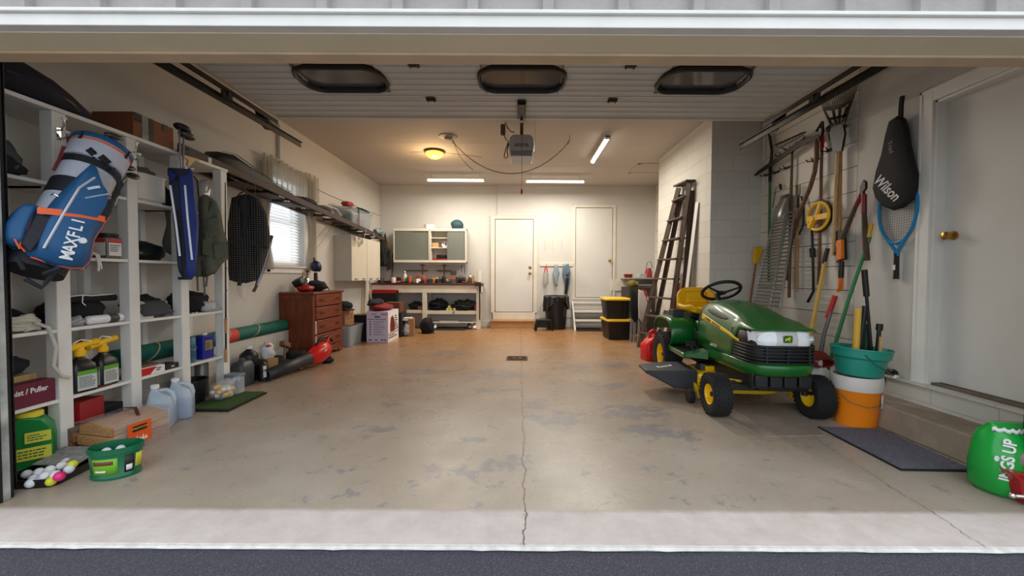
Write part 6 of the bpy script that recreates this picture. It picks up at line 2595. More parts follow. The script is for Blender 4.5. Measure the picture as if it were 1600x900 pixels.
mb.rings([[Vector((a * k_, b * k_, z)) for a, b in ((-.10, -.13), (.10, -.13), (.11, 0), (.10, .13), (-.10, .13), (-.11, 0))] for z, k_ in ((0, 1), (.03, 1.01), (.13, 1.0), (.24, .94))])
mb.build('bag_body', CARD, t, bevel=.003)
mb = MB()
for i, (y, z) in enumerate(((-.05, .16), (.0, .175), (.05, .165), (-.03, .11), (.02, .115), (.055, .12), (.0, .07))):
    mb.box((.107, y, z), (.004, .03, .028), rot=(R(12 * i), 0, 0))
mb.build('brown_print', DCARD, t)
mb = MB()
mb.tube([(.02, -.135, .16), (.02, -.15, .12), (.02, -.135, .06)], .004, 6)
mb.build('cord_handle', PAPER, t)
soft('bin_tray', 'dark brown shallow tray under the paper bag', 'tray', (-2.66, 6.17, .317), (.08, .16, .035), DCARD, 44, amp=.05)
t = thing('baseball_cap', 'black cap lying on top of the tan paper bag', 'cap', (-2.79, 6.30, .557))
mb = MB(); lump(mb, (0, .0, .065), (.25, .26, .15), amp=.1, seed=9)
mb.build('crown', BLACKF, t, smooth=True, auto=0)
mb = MB(); mb.ball((.10, -.08, .02), .10, sc=(1, 1, .12), rot=(0, R(10), 0)); mb.build('brim', BLACKF, t, smooth=True)
t = boxt('shelf_carton', 'flat pale wooden board between paper bag and pressure cleaner box', 'board', -2.78, -2.50, 6.64, 6.86, .44, .455, WOODP)
t = boxt('wooden_crate', 'dark crate under the pale board behind the clear bin', 'crate', -2.80, -2.56, 6.68, 6.86, 0, .438, BLACKM)
# pressure cleaner carton
PURP = M('lilac white card', (206, 198, 222), .6)
bx0 = atZ(572, 537).x
t = boxt('appliance_carton', 'white and lilac appliance box with printed lines and a red picture', 'box', -2.515, -2.16, 6.50, 7.06, 0, .515, PURP, bevel=.004)
INK = M('dark ink', (52, 48, 62), .6)
text_mesh('title_lettering', 'OMNI', .035, INK, t, (-.06, -.281, .465), FACE_NY)
text_mesh('brand_lettering', 'ECHO', .038, M('brand magenta', (190, 40, 90), .5), t, (.115, -.281, .465), FACE_NY, bold=.002)
mb = MB(); mb.box((.0, -.2805, .425), (.09, .002, .022), rot=None); mb.build('dark_badge', INK, t)
lines_print(t, .30, .025, (-.01, -.281, .385), FACE_NY, 1, INK, seed=10, fill=(.8, .95))
for i in range(6):
    mb = MB(); mb.box((-.115, -.2805, .345 - i * .042), (.022, .002, .022)); mb.build('bullet_icon', INK, t)
    lines_print(t, .19, .03, (.03, -.281, .345 - i * .042), FACE_NY, 2, INK, seed=20 + i, hgt=.35)
for i, x in enumerate((-.12, -.02, .08, .13)):
    mb = MB(); mb.prism([(-.018, -.014), (.018, -.014), (.0, .018)] if i % 2 else [(-.018, -.01), (.018, -.01), (.018, .01), (-.018, .01)], .002, 'y', (x, -.2805, .045)); mb.build('warning_icon', INK, t)
mb = MB(); mb.bb(.1775, .1785, -.28, .28, .0, .515); w_ = mb.build('white_side', PAPER, t)
mb = MB(); mb.prism([(-.12, .16), (.10, .16), (.12, .24), (.08, .36), (.0, .43), (-.09, .40), (-.13, .28)], .003, 'x', (.180, -.05, 0)); mb.build('red_picture', M('dark red print', (120, 28, 22), .5), t)
mb = MB(); mb.bb(.178, .180, -.27, .27, .135, .145); mb.bb(.178, .180, -.26, .0, .06, .065); mb.build('red_rule', M('dark red print', (120, 28, 22), .5), t)
lines_print(t, .2, .26, (.180, .16, .30), FACE_X, 7, INK, seed=31, hgt=.5)
lines_print(t, .5, .07, (.180, .0, .09), FACE_X, 2, INK, seed=32, hgt=.5)
t = thing('red_jacket', 'dark red padded jacket heaped on the lilac appliance box', 'jacket', (-2.36, 6.78, .516))
mb = MB(); lump(mb, (0.0, 0, .05), (.36, .56, .13), amp=.14, seed=11); mb.build('red_cloth', M('dark red cloth', (128, 24, 28), .8, var=.2), t, smooth=True, auto=0)
mb = MB(); lump(mb, (-.10, .0, .12), (.26, .4, .14), amp=.2, seed=12); mb.build('navy_lining', DARKF, t, smooth=True, auto=0)
t = boxt('brown_basket', 'small brown wooden basket behind the dark red jacket', 'basket', -2.42, -2.15, 7.10, 7.36, .44, .62, M('brown wicker', (104, 60, 34), .8, bump=.4))
t = boxt('dark_cabinet', 'dark low box holding the brown basket behind the lilac box', 'box', -2.46, -2.12, 7.09, 7.38, 0, .438, BLACKM)
t = thing('corner_bags', 'brown paper bag and clear bag standing right of the lilac box', 'bag', (-2.08, 7.30, 0), R(10))
mb = MB(); mb.box((.08, .0, .16), (.12, .20, .32), taper=(.9, .9)); mb.build('brown_paper', CARD, t, bevel=.006)
mb = MB(); lump(mb, (.0, -.06, .11), (.14, .16, .24), seed=14, amp=.2, wr=.15); mb.build('clear_plastic', FOGGY, t, smooth=True, auto=0)
mb = MB(); mb.box((.02, -.02, .31), (.16, .14, .05)); mb.build('white_flap', PAPER, t)
t = thing('black_rucksack', 'black rucksack on the floor below the bench, left', 'rucksack', (-1.78, 7.62, 0))
mb = MB(); lump(mb, (0, 0, .13), (.26, .26, .34), amp=.12, seed=15); mb.build('sack', BLACKF, t, smooth=True, auto=0)
mb = MB(); mb.tube([(.09, -.10, .3), (.15, -.15, .15), (.16, -.14, .01)], .010, 6); mb.build('strap', BLACKF, t)
# ================================================================ WALL CABINET, LADDER, BENCH
CABM = M('cream cabinet paint', (214, 206, 188), .5, var=.06, scale=3)
t = thing('wall_cabinet', 'cream two-door cabinet fixed high on the left wall', 'cabinet', (-2.92, 7.21, 1.015))
mb = MB(); mb.bb(LW + .002, -2.79, 6.55, 7.88, 1.015, 1.766); pw(mb, 'cabinet_body', M('pale grey side panel', (196, 194, 184), .5, var=.05), t, bevel=.002)
for i, (a, b) in enumerate(((6.55, 7.20), (7.215, 7.88))):
    mb = MB(); mb.bb(-2.79, -2.77, a, b, 1.015, 1.766); d_ = pw(mb, 'door', CABM, t, bevel=.003)
    for yy in (a + .16, b - .16):
        mb = MB(); mb.tube([(-2.77, yy - .05, 1.045), (-2.752, yy - .045, 1.045), (-2.752, yy + .045, 1.045), (-2.77, yy + .05, 1.045)], .006, 6)
        pw(mb, 'door_pull', M('bronze pull', (120, 84, 50), .4, .7), t).parent = d_
t = thing('key_chain', 'bunch of steel rings and chain hanging at the cabinet top', 'chain', (-2.765, 6.75, 1.70))
mb = MB()
rd = random.Random(3)
for i in range(14):
    c_ = Vector((.012 + .01 * (i % 2), rd.uniform(-.20, .20), rd.uniform(-.08, .06)))
    rr_ = rd.uniform(.02, .035)
    nx = Vector((rd.uniform(-.3, .3), 1, rd.uniform(-.3, .3)))
    mb.tube([c_ + Vector((.006 * math.sin(3 * q), rr_ * math.cos(q), rr_ * math.sin(q))) for q in [2 * PI * k_ / 12 for k_ in range(13)]], .0035, 5, cap=False)
mb.build('rings', STEEL, t)

# long wooden ladder used as an overhead rack
A = atX(304, 239, -2.745); B = atX(598, 376, -2.745)
A = Vector((-2.745, 3.22, 2.125)); B = Vector((-2.745, 8.05, 1.85))
t = thing('wooden_ladder', 'long dark wooden ladder laid flat along the left wall as a rack', 'ladder', (A + B) / 2)
LD = wood('dark ladder wood', (82, 62, 50), (46, 35, 28), .65, axis=1)
dz = (B.z - A.z) / (B.y - A.y)
sl = math.atan(dz)
for x in (-2.745, -3.03):
    mb = MB()
    mb.box((x, (A.y + B.y) / 2, (A.z + B.z) / 2), (.028, (B - A).length, .072), rot=(sl, 0, 0))
    pw(mb, 'side_rail', LD, t, bevel=.004)
n = 16
for i in range(n):
    y = A.y + .12 + (B.y - A.y - .2) * i / (n - 1)
    mb = MB(); mb.tube([(-3.03, y, A.z + (y - A.y) * dz), (-2.745, y, A.z + (y - A.y) * dz)], .017, 8)
    pw(mb, 'rung', LD, t)
def lz(y):
    return A.z + (y - A.y) * dz + .037
mb = MB()
for y in (7.05, 7.45):
    mb = MB(); mb.tube([(-2.74, y, lz(y) + .0), (-2.725, y, lz(y) - .06), (-2.755, y - .02, 1.775)], .004, 6)
    pw(mb, 'rope_tie', PAPER, t)
mb = MB(); mb.box((-2.729, 3.52, lz(3.52) - .04), (.003, .035, .05)); pw(mb, 'worn_tag', PAPER, t)
# stuff on the ladder
t = thing('black_case', 'long flat black case lying on the near part of the ladder rack', 'case', (-2.88, 4.3, lz(4.3)))
mb = MB()
rg = []
for y, w_, h_ in ((3.66, .12, .03), (3.75, .22, .12), (3.95, .25, .16), (4.4, .24, .09), (4.9, .2, .04)):
    rg.append([Vector((-2.885 + a * w_ / 2, y, lz(y) + .005 + (b + 1) / 2 * h_)) for a, b in ((-1, -1), (1, -1), (1, .2), (.5, 1), (-.5, 1), (-1, .2))])
mb.rings(rg)
pw(mb, 'case_body', M('black nylon case', (34, 38, 40), .6), t, bevel=.006)
mb = MB(); strap(mb, [(-2.80, 3.76, lz(3.76) + .13), (-2.80, 3.95, lz(3.95) + .168), (-2.80, 4.4, lz(4.4) + .098), (-2.80, 4.88, lz(4.88) + .05)], .01, .004, up=(1, 0, 0))
pw(mb, 'zip', M('grey zip tape', (90, 92, 90), .6), t)
for i in range(4):
    y0_ = 3.95 + i * .42
    if i < 3:
        mb = MB(); mb.bb(-3.01, -2.77, y0_, y0_ + .36, lz(y0_ + .2) - .085, lz(y0_ + .2) - .078)
        tag(mb.build('dark_board', M('dark plywood', (70, 66, 62), .7), rot=None), 'dark flat board slipped under the ladder rungs above the robe', 'board', 'dark boards under the ladder')
t = thing('folding_chair', 'navy and white folded camp chair on the ladder past the curtain', 'folding chair', (-2.9, 5.6, lz(5.6)))
mb = MB(); lump(mb, (0, -.25, .055), (.26, .55, .12), amp=.08, seed=16); mb.build('navy_seat', NAVY, t, smooth=True, auto=0)
mb = MB(); lump(mb, (0, .15, .05), (.26, .6, .09), amp=.08, seed=17); mb.build('grey_seat', GREYF, t, smooth=True, auto=0)
mb = MB()
for i, x in enumerate((-.10, .0, .10)):
    mb = MB(); mb.tube([(x, -.3, .04), (x, .2, .125 - .02 * i), (x, .48, .09), (x + .01, .62, .01)], .010, 8); mb.build('frame_tube', M('white tube', (220, 220, 216), .3), t, smooth=True)
t = thing('clear_tote', 'clear plastic tote with red cloth inside and black strap on the ladder', 'storage bin', (-2.885, 6.95, lz(6.95) - .005))
mb = MB()
mb.rings([[Vector((a * k_, b * k_, z)) for a, b in rrect(.30, .95, .05, 4)] for z, k_ in ((0, .86), (.26, .98), (.265, 1.02), (.285, 1.02))] + [[Vector((a * .95, b * .95, .285)) for a, b in rrect(.30, .95, .05, 4)], [Vector((a * .84, b * .84, .01)) for a, b in rrect(.30, .95, .05, 4)]])
mb.build('tote_body', M('clear blue-grey tote', (170, 182, 186), .25, alpha=.42), t, auto=40)
mb = MB(); strap(mb, [(.155, -.2, -.02), (.16, -.2, .285), (0, -.2, .292), (-.155, -.2, .285)], .03, .004, up=(0, 1, 0)); mb.build('strap', BLACKP, t)
soft('red_cloth', 'red cloth visible inside the clear tote on the ladder', 'cloth', (-2.885, 7.08, lz(7.0) + .01), (.2, .4, .17), M('coral red cloth', (190, 60, 50), .8), 51)
soft('grey_blue_cloth', 'dark grey cloth in the near half of the clear tote', 'cloth', (-2.885, 6.70, lz(6.75) + .01), (.2, .32, .17), DARKF, 52)
soft('red_black_bundle', 'red and pink bundle on the near rim of the clear tote', 'bundle', (-2.86, 6.62, lz(6.6) + .275), (.16, .3, .09), M('rose red cloth', (176, 62, 60), .8), 53)
soft('black_umbrella', 'black folded cloth on the far end of the clear tote', 'cloth', (-2.86, 7.15, lz(7.1) + .288), (.2, .6, .08), BLACKF, 54)
soft('grey_tarp_roll', 'rolled blue-grey tarp at the far end of the ladder', 'tarp', (-2.76, 7.80, lz(7.8)), (.18, .40, .13), M('blue grey film', (118, 134, 136), .4), 55, amp=.2)
# brown cord from the curtain to the ladder and diagonal cords
mb = MB(); mb.tube([(-2.70, 4.07, lz(4.07) - .07), (-2.70, 4.07, lz(4.07) - .22)], .003, 5)
# window blind cord hangs clear of the ladder
mb.build('blind_cord', WOODB)
tag(COL.objects['blind_cord'], 'short cord hanging from the ladder in front of the window', 'cord')

# tools hanging in the left back corner
CORN = [('hand_saw', -2.83, 8.45, 1.05, 'dark hand saw hanging in the back left corner'), ('long_wrench', -2.74, 8.5, 1.1, 'dark iron bar standing in the back left corner')]
for i, (nm, x, y, z, lb) in enumerate(CORN):
    t = thing(nm, lb, 'tool', (x, y, .965 if i else 1.2))
    mb = MB()
    if i == 0:
        mb.prism([(0, 0), (.10, .05), (.06, .48), (.0, .5)], .003, 'y'); mb.build('blade', DSTEEL, t)
        mb = MB(); mb.prism([(-.02, .48), (.08, .46), (.09, .58), (.0, .60)], .02, 'y'); mb.build('handle', WOODB, t, bevel=.005)
    else:
        mb.tube([(0, 0, 0), (.0, .1, .62)], .018, 8); mb.build('bar', WOODD, t)
soft('hanging_netting', 'dark tangle of netting and cords hung in the back left corner', 'netting', (-2.90, 8.5, 1.30), (.22, .22, .62), M('dark green net', (34, 38, 34), .9), 57, amp=.35, freq=4, wr=.3)
for (x0_, x1_, lb, m_) in ((-3.02, -3.01, 'yellowish wooden stick standing behind the cabinet bottom, left', WOODH), (-2.93, -2.80, 'pale wooden stick leaning towards the bench, right of its twin', WOODP)):
    mb = MB(); mb.tube([(x1_, 7.6, .0), (x0_, 7.75, .99)], .014, 8)
    tag(mb.build('wooden_stick', m_), lb, 'stick')

# glass fronted cabinet on the back wall
gx0, gx1, gy, gz0, gz1 = -2.68, -1.14, 8.42, 1.385, 2.105
GW = M('cream enamel', (226, 218, 202), .4)
GLS = M('reeded green-grey glass', (136, 140, 130), .2, alpha=.68, bump=.0)
def glass_cab(x0, x1, label, open_left):
    t = thing('glass_cabinet', label, 'cabinet', ((x0 + x1) / 2, 8.57, gz0))
    mb = MB()
    mb.bb(x0, x0 + .02, gy + .03, BW - .04, gz0, gz1); mb.bb(x1 - .02, x1, gy + .03, BW - .04, gz0, gz1)
    mb.bb(x0, x1, gy + .03, BW - .04, gz1 - .02, gz1); mb.bb(x0, x1, gy + .03, BW - .04, gz0, gz0 + .02)
    mb.bb(x0, x1, BW - .05, BW - .04, gz0, gz1)
    pw(mb, 'cabinet_body', GW, t)
    mb = MB()
    mb.bb(x0, x1, gy, gy + .03, gz1 - .055, gz1); mb.bb(x0, x1, gy, gy + .03, gz0, gz0 + .05)
    mb.bb(x0, x0 + .022, gy, gy + .03, gz0 + .05, gz1 - .055); mb.bb(x1 - .022, x1, gy, gy + .03, gz0 + .05, gz1 - .055)
    pw(mb, 'front_frame', GW, t, bevel=.003)
    mb = MB()
    for z in (gz0 + .315, gz0 + .525):
        mb = MB(); mb.bb(x0 + .02, x1 - .02, gy + .04, BW - .05, z - .008, z + .008); pw(mb, 'shelf', GW, t)
    xm = (x0 + x1) / 2
    for i, (a, b) in enumerate(((x0 + .022, xm + .02), (xm - .02, x1 - .022))):
        if open_left and i == 0:
            a, b = xm - .0, x1 - .04
        mb = MB(); yy = gy + .012 + .008 * i
        mb.bb(a, b, yy, yy + .004, gz0 + .05, gz1 - .055); pw(mb, 'sliding_glass', GLS, t)
    return t
gm = (gx0 + gx1) / 2
glass_cab(gx0, gm - .003, 'cream wall cabinet with closed reeded glass doors, above the bench left', False)
glass_cab(gm + .003, gx1, 'cream wall cabinet with its left glass door slid open, above the bench right', True)
zs1, zs0 = gz0 + .324, gz0 + .021
t = boxt('tan_box', 'small tan box on the open middle shelf of the glass cabinet', 'box', gm + .04, gm + .17, 8.48, 8.58, zs1, zs1 + .10, WOODP)
t = thing('white_plate', 'white patterned plate standing in the open glass cabinet', 'plate', (gm + .30, 8.56, zs1 + .0))
mb = MB(); mb.lathe([(0, 0), (.04, 0), (.075, -.012), (.07, -.018), (.0, -.006)], (0, 0, .075), 24, axis='y'); mb.build('plate', PAPER, t, smooth=True)
mb = MB(); mb.ball((.02, -.016, .07), .02, sc=(1, .2, 1)); mb.build('grey_pattern', GREYF, t)
soft('red_pouch', 'dark red pouch beside the white plate in the glass cabinet', 'pouch', (gm + .40, 8.58, zs1), (.10, .1, .07), M('dark red cloth', (128, 24, 28), .8, var=.2), 61)
t = boxt('red_case', 'red flat case on the bottom shelf of the open glass cabinet', 'case', gm + .05, gm + .38, 8.46, 8.62, zs0, zs0 + .06, M('dull red plastic', (160, 24, 20), .4), bevel=.01)
t = boxt('black_drill_box', 'black box on the red case in the glass cabinet', 'box', gm + .13, gm + .33, 8.48, 8.60, zs0 + .061, zs0 + .15, BLACKP, bevel=.01)
t = boxt('white_carton', 'small white box on top of the left glass cabinet', 'box', gm - .14, gm + .06, 8.5, 8.66, gz1 + .001, gz1 + .10, PAPER)
mb = MB(); mb.bb(-.101, -.099 + .05, -.0815, -.0805, .005, .095); mb.build('grey_end', M('grey card', (150, 148, 140), .6), t)
soft('teal_bag', 'teal-blue soft case on top of the right glass cabinet', 'case', (gx1 - .21, 8.56, gz1), (.27, .2, .22), M('teal blue nylon', (40, 74, 80), .7), 62, amp=.08)
mb = MB(); mb.tube([(0, 0, 0), (.03, 0, 0)], .008, 8); tag(mb.build('wooden_peg', WOODB, loc=(gm + .18, 8.5, gz1 + .0085)), 'tiny brown peg on top of the glass cabinets', 'peg')

# workbench
BTOP = wood('dark red-brown bench top', (98, 46, 32), (66, 28, 20), .4, axis=0, scale=4)
bx0, bx1, by0, by1, bz = -3.06, -.80, 8.20, 8.68, .955
t = thing('workbench', 'white-framed workbench with dark red-brown top along the back wall', 'workbench', ((bx0 + bx1) / 2, 8.44, 0))
mb = MB(); mb.bb(bx0, bx1 + .03, by0 - .02, by1, bz - .042, bz); pw(mb, 'bench_top', BTOP, t, bevel=.004)
mb = MB(); mb.bb(bx0, bx1, by0, by0 + .03, bz - .20, bz - .042); mb.bb(bx1 - .03, bx1, by0, by1, bz - .20, bz - .042); pw(mb, 'apron', OLDWHITE, t)
for x in (bx0 + .05, -1.97, bx1 - .05):
    mb = MB(); mb.bb(x - .045, x + .045, by0 + .001, by0 + .06, 0, bz - .19); pw(mb, 'leg', OLDWHITE, t, bevel=.003)
    mb = MB(); mb.bb(x - .045, x + .045, by1 - .06, by1, 0, bz - .05); pw(mb, 'leg', OLDWHITE, t, bevel=.003)
mb = MB(); mb.bb(-2.35, -1.97, by0 + .03, by1, .33, .39); mb.bb(-1.925, bx1 - .095, by0 + .03, by1, .31, .38); pw(mb, 'lower_shelf', OLDWHITE, t)
mb = MB(); mb.tube([(-1.92, by0 + .05, .135), (bx1 - .09, by0 + .05, .135)], .012, 8); mb.bb(-1.66, -1.28, by0 + .03, by0 + .075, .12, .165); pw(mb, 'foot_rail', OLDWHITE, t)
mb = MB(); mb.tube([(-1.36, by0 + .03, .37), (-1.38, by0 - .01, .33)], .012, 6); pw(mb, 'black_clip', BLACKP, t)

rd = random.Random(11)
cols = [('black', BLACKP), ('black', BLACKP), ('dark grey', M('dark grey plastic', (60, 62, 62), .5)), ('steel', STEEL), ('dull green', M('dull green', (40, 80, 54), .5)), ('tan', WOODH), ('orange', M('dull orange', (190, 70, 26), .5)), ('white', PAPER), ('blue', M('dull blue', (48, 66, 96), .5)), ('brown', WOODB)]
for i in range(46):
    x = -2.98 + 2.1 * (i + .5) / 46 + rd.uniform(-.02, .02)
    y = rd.choice((8.27, 8.36, 8.45)) + rd.uniform(-.02, .02)
    cn, cm = cols[(i * 5 + rd.randrange(3)) % len(cols)]
    k_ = rd.randrange(5)
    mb = MB()
    if k_ == 0:
        h_ = rd.uniform(.05, .11); r_ = rd.uniform(.018, .035)
        mb.lathe([(0, 0), (r_, 0), (r_, h_ * .8), (r_ * .6, h_), (0, h_)], n=14); nm = ('small_can', cn + ' small can', 'can')
    elif k_ == 1:
        mb.tube([(-.07, 0, .014), (.0, .01, .014), (.06, .0, .014)], [.012, .013, .006], 8); mb.box((.09, 0, .014), (.05, .012, .012)); nm = ('screwdriver', cn + ' screwdriver lying flat', 'screwdriver')
    elif k_ == 2:
        mb.tube([(-.08, .03, .012), (-.02, .004, .014), (.03, .0, .016), (.07, .01, .016)], [.01, .01, .012, .006], 8); mb.tube([(-.08, -.03, .012), (-.02, -.004, .014), (.03, 0, .016), (.07, -.008, .016)], [.01, .01, .012, .006], 8); nm = ('pliers', cn + ' pliers lying open', 'pliers')
    elif k_ == 3:
        mb.box((0, 0, .028), (rd.uniform(.06, .12), .07, .055), taper=(.85, .85)); nm = ('parts_box', cn + ' small parts box', 'box')
    else:
        mb.lathe([(.018, 0), (.034, 0), (.034, .022), (.018, .022), (.018, 0)], n=16); nm = ('tape_roll', cn + ' roll of tape lying flat', 'tape')
    frac = (x + 3.0) / 2.2
    where = 'at the left end of the bench top' if frac < .25 else 'left of the bench middle' if frac < .5 else 'right of the bench middle' if frac < .75 else 'at the right end of the bench top'
    mb.xform(Matrix.Scale(1.5, 4))
    tag(mb.build(nm[0], cm, loc=(x, y, bz), rot=(0, 0, rd.uniform(-1.2, 1.2)), bevel=.002), nm[1] + ' ' + where, nm[2], nm[1] + 's ' + where)
def px_x(px, y):
    return (px - 812) * y / FPX
t = thing('spray_bottle', 'white spray bottle standing near the green mug on the bench', 'spray bottle', (px_x(633, 8.4), 8.4, bz)); bottle(t, .035, .22, PAPER, PAPER, neck=.3)
mb = MB(); mb.box((.0, -.02, .235), (.025, .07, .03)); mb.build('trigger_head', PAPER, t, bevel=.003)
t = thing('green_mug', 'bright green mug on the bench top', 'mug', (px_x(639, 8.33), 8.33, bz))
mb = MB(); mb.lathe([(0, 0), (.055, 0), (.06, .12), (.055, .12), (.05, .01), (0, .01)], n=24); mb.build('mug_body', M('bright green', (50, 150, 70), .4), t, smooth=True)
mb = MB(); mb.tube([(.055, 0, .10), (.09, 0, .09), (.09, 0, .04), (.055, 0, .03)], .008, 8); mb.build('handle', M('bright green', (50, 150, 70), .4), t)
t = thing('orange_reel', 'orange coiled extension cord hanging over the bench back', 'cord', (px_x(657, 8.5), 8.5, bz))
mb = MB()
for i in range(6):
    mb.tube([Vector((.085 * math.cos(q) * 1.3, -.06 + .018 * i, .08 + .075 * math.sin(q))) for q in [2 * PI * k_ / 20 for k_ in range(21)]], .011, 6, cap=False)
mb.build('cord_loops', M('red orange cord', (206, 66, 24), .5), t, smooth=True)
for x_, nm, lb in ((660, 'claw_hammer', 'hammer hanging from the magnetic rail above the orange cord'), (694, 'ball_hammer', 'hammer hanging from the right magnetic rail above the knife block')):
    t = thing(nm, lb, 'hammer', (px_x(x_, 8.62), 8.62, 1.10))
    mb = MB(); mb.tube([(0, 0, 0), (0, 0, .24)], .013, 8); mb.build('handle', DCARD, t)
    mb = MB(); mb.tube([(-.05, 0, .24), (.0, 0, .25), (.05, 0, .235)], [.012, .02, .014], 8); mb.build('hammer_head', DSTEEL, t)
for a_, b_ in ((632, 668), (682, 706)):
    mb = MB(); mb.bb(px_x(a_, 8.66), px_x(b_, 8.66), 8.66, 8.68, 1.205, 1.225)
    tag(mb.build('magnetic_rail', DSTEEL), 'thin dark tool rail on the wall, ' + ('left one above the green mug' if a_ < 650 else 'right one above the knife block'), 'tool rail')
t = thing('knife_block', 'dark wooden block holding black-handled tools on the bench', 'knife block', (px_x(708, 8.45), 8.45, bz))
mb = MB(); mb.box((0, 0, .075), (.13, .12, .15), rot=(R(-14), 0, 0)); mb.build('block', DCARD, t, bevel=.006)
for i in range(4):
    mb = MB(); mb.tube([(-.045 + .03 * i, .02, .13), (-.05 + .034 * i, .04, .26 - .02 * (i % 2))], .012, 8); mb.build('black_handle', BLACKP, t)
t = boxt('grey_toolbox', 'dark grey tool box on the bench right of the knife block', 'toolbox', px_x(714, 8.45), px_x(727, 8.45), 8.38, 8.55, bz, bz + .13, M('dark grey plastic', (60, 62, 62), .5), bevel=.008)
mb = MB(); mb.tube([(-.04, -.02, .13), (-.03, -.02, .155), (.03, -.02, .155), (.04, -.02, .13)], .006, 6); mb.build('handle', BLACKP, t)
t = thing('glue_bottle', 'white bottle with black cap at the right end of the bench', 'bottle', (px_x(735, 8.35), 8.35, bz)); bottle(t, .022, .20, PAPER, BLACKP, neck=.5)
t = thing('paper_towel_roll', 'white paper towel roll standing at the bench right end', 'paper towel', (px_x(748.5, 8.3), 8.32, bz))
mb = MB(); mb.lathe([(0.018, 0), (.05, 0), (.05, .26), (.018, .26), (.018, 0)], n=28); mb.build('roll', M('paper towel', (226, 220, 210), .9), t, smooth=True)
mb = MB(); mb.lathe([(.0, .004), (.017, .004), (.017, .262), (0, .262)], n=14); mb.build('core', CARD, t)
t = thing('bench_vise', 'dark iron vise mounted on the right bench corner', 'vise', (px_x(747, 8.16), 8.15, .90))
mb = MB(); mb.box((0, .0, 0.05), (.12, .10, .06)); mb.box((-.03, -.05, .04), (.06, .06, .08)); mb.tube([(.0, -.03, .02), (.12, -.03, .02)], .012, 8); mb.build('jaw', DSTEEL, t, bevel=.006)
mb = MB(); mb.tube([(.12, -.03 + .04 * math.cos(q), .02 + .04 * math.sin(q)) for q in [2 * PI * k_ / 16 for k_ in range(17)]], .006, 6, cap=False); mb.build('hand_wheel', STEEL, t)
mb = MB(); mb.tube([(.03, .0, .02), (.035, .04, -.45), (.03, .05, -.7)], .013, 6); mb.build('clamp_bar', DSTEEL, t)
# tool strip under the cabinets
mb = MB(); mb.bb(px_x(640, 8.6), px_x(728, 8.6), 8.60, 8.63, gz0 - .035, gz0 - .012)
tag(mb.build('tool_strip', OLDWHITE), 'thin pale strip with pegs under the glass cabinets', 'tool strip')
for i, px in enumerate((721, 725.5)):
    mb = MB(); mb.tube([(0, 0, 0), (.004, 0, -.16 - .02 * i)], [.009, .006], 8)
    tag(mb.build('hanging_tool', DSTEEL, loc=(px_x(px, 8.57), 8.585, gz0 - .04)), 'dark thin tool hanging under the right glass cabinet, ' + ('left' if i == 0 else 'right') + ' of two', 'tool')
for i, (x, s_, m_, lb) in enumerate(((-2.75, (.22, .3, .12), BLACKF, 'black bag at the left on the floor under the bench'), (-2.2, (.26, .3, .18), DARKF, 'dark heap on the left lower bench shelf'), (-1.72, (.36, .36, .24), BLACKF, 'black and grey gear heap on the lower bench shelf, left'), (-1.15, (.52, .36, .22), M('dark olive gear', (40, 42, 36), .8), 'dark olive gear heap on the lower bench shelf, right'))):
    soft('gear_heap', lb, 'gear', (x, 8.43, 0 if i == 0 else .381), s_, m_, 70 + i, amp=.3, freq=5, wr=.35, seg=34)
for i, (x, y, z) in enumerate(((-1.50, 8.27, .381), (-1.44, 8.27, .381), (-1.47, 8.29, .435), (-1.36, 8.26, .381))):
    mb = MB(); mb.box((0, 0, .026), (.05, .05, .052))
    tag(mb.build('yellow_carton', M('pale yellow card', (206, 196, 120), .6), loc=(x, y, z)), 'small pale yellow carton in the little stack on the lower bench shelf', 'box', 'pale yellow cartons under the bench')
t = boxt('brick_pair', 'brown wooden block on the left lower bench shelf', 'block', -2.12, -2.01, 8.25, 8.4, .391, .47, DCARD)
t = boxt('red_can_box', 'small red box at the right end of the lower bench shelf', 'box', -.94, -.89, 8.26, 8.4, .381, .50, M('dull red plastic', (160, 24, 20), .4))
t = boxt('red_wagon', 'red and black wagon tray under the left part of the bench', 'wagon', -3.0, -2.5, 8.05, 8.18, .42, .80, BLACKM)
mb = MB(); mb.bb(-.25, .25, -.07, .07, .32, .40); mb.build('red_rim', M('dull red plastic', (160, 24, 20), .4), t, bevel=.012)
for (x, y, lb) in ((-1.82, 8.2, 'pair of white trainers'), (-.98, 8.2, 'pair of white and black trainers')):
    for s_ in (-1, 1):
        mb = MB(); mb.ball((0, 0, .035), .10, sc=(.42, 1.1, .38), seg=14); mb.ball((0, .07, .06), .045, sc=(.8, 1, 1))
        tag(mb.build('shoe', PAPER if s_ > 0 else GREYF, loc=(x + s_ * .05, y + .05, 0), smooth=True), ('white' if s_ > 0 else 'grey') + ' shoe on the floor under the bench, ' + ('left' if x < -1.5 else 'right') + ' end', 'shoe')
for s_ in (-1, 1):
    mb = MB(); mb.ball((0, 0, .05), .07, sc=(.6, .8, 1.0), seg=14)
    tag(mb.build('black_boot', BLACKP, loc=(-1.0 + s_ * .06, 8.34, .004), smooth=True), 'black boot under the bench right end, ' + ('left' if s_ < 0 else 'right') + ' of the pair', 'boot')
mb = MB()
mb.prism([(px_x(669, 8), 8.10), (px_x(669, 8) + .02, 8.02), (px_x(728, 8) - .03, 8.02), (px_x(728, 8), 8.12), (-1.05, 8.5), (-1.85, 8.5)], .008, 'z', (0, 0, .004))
tag(mb.build('dark_mat', BLACKM), 'dark floor mat under the right half of the bench', 'mat')

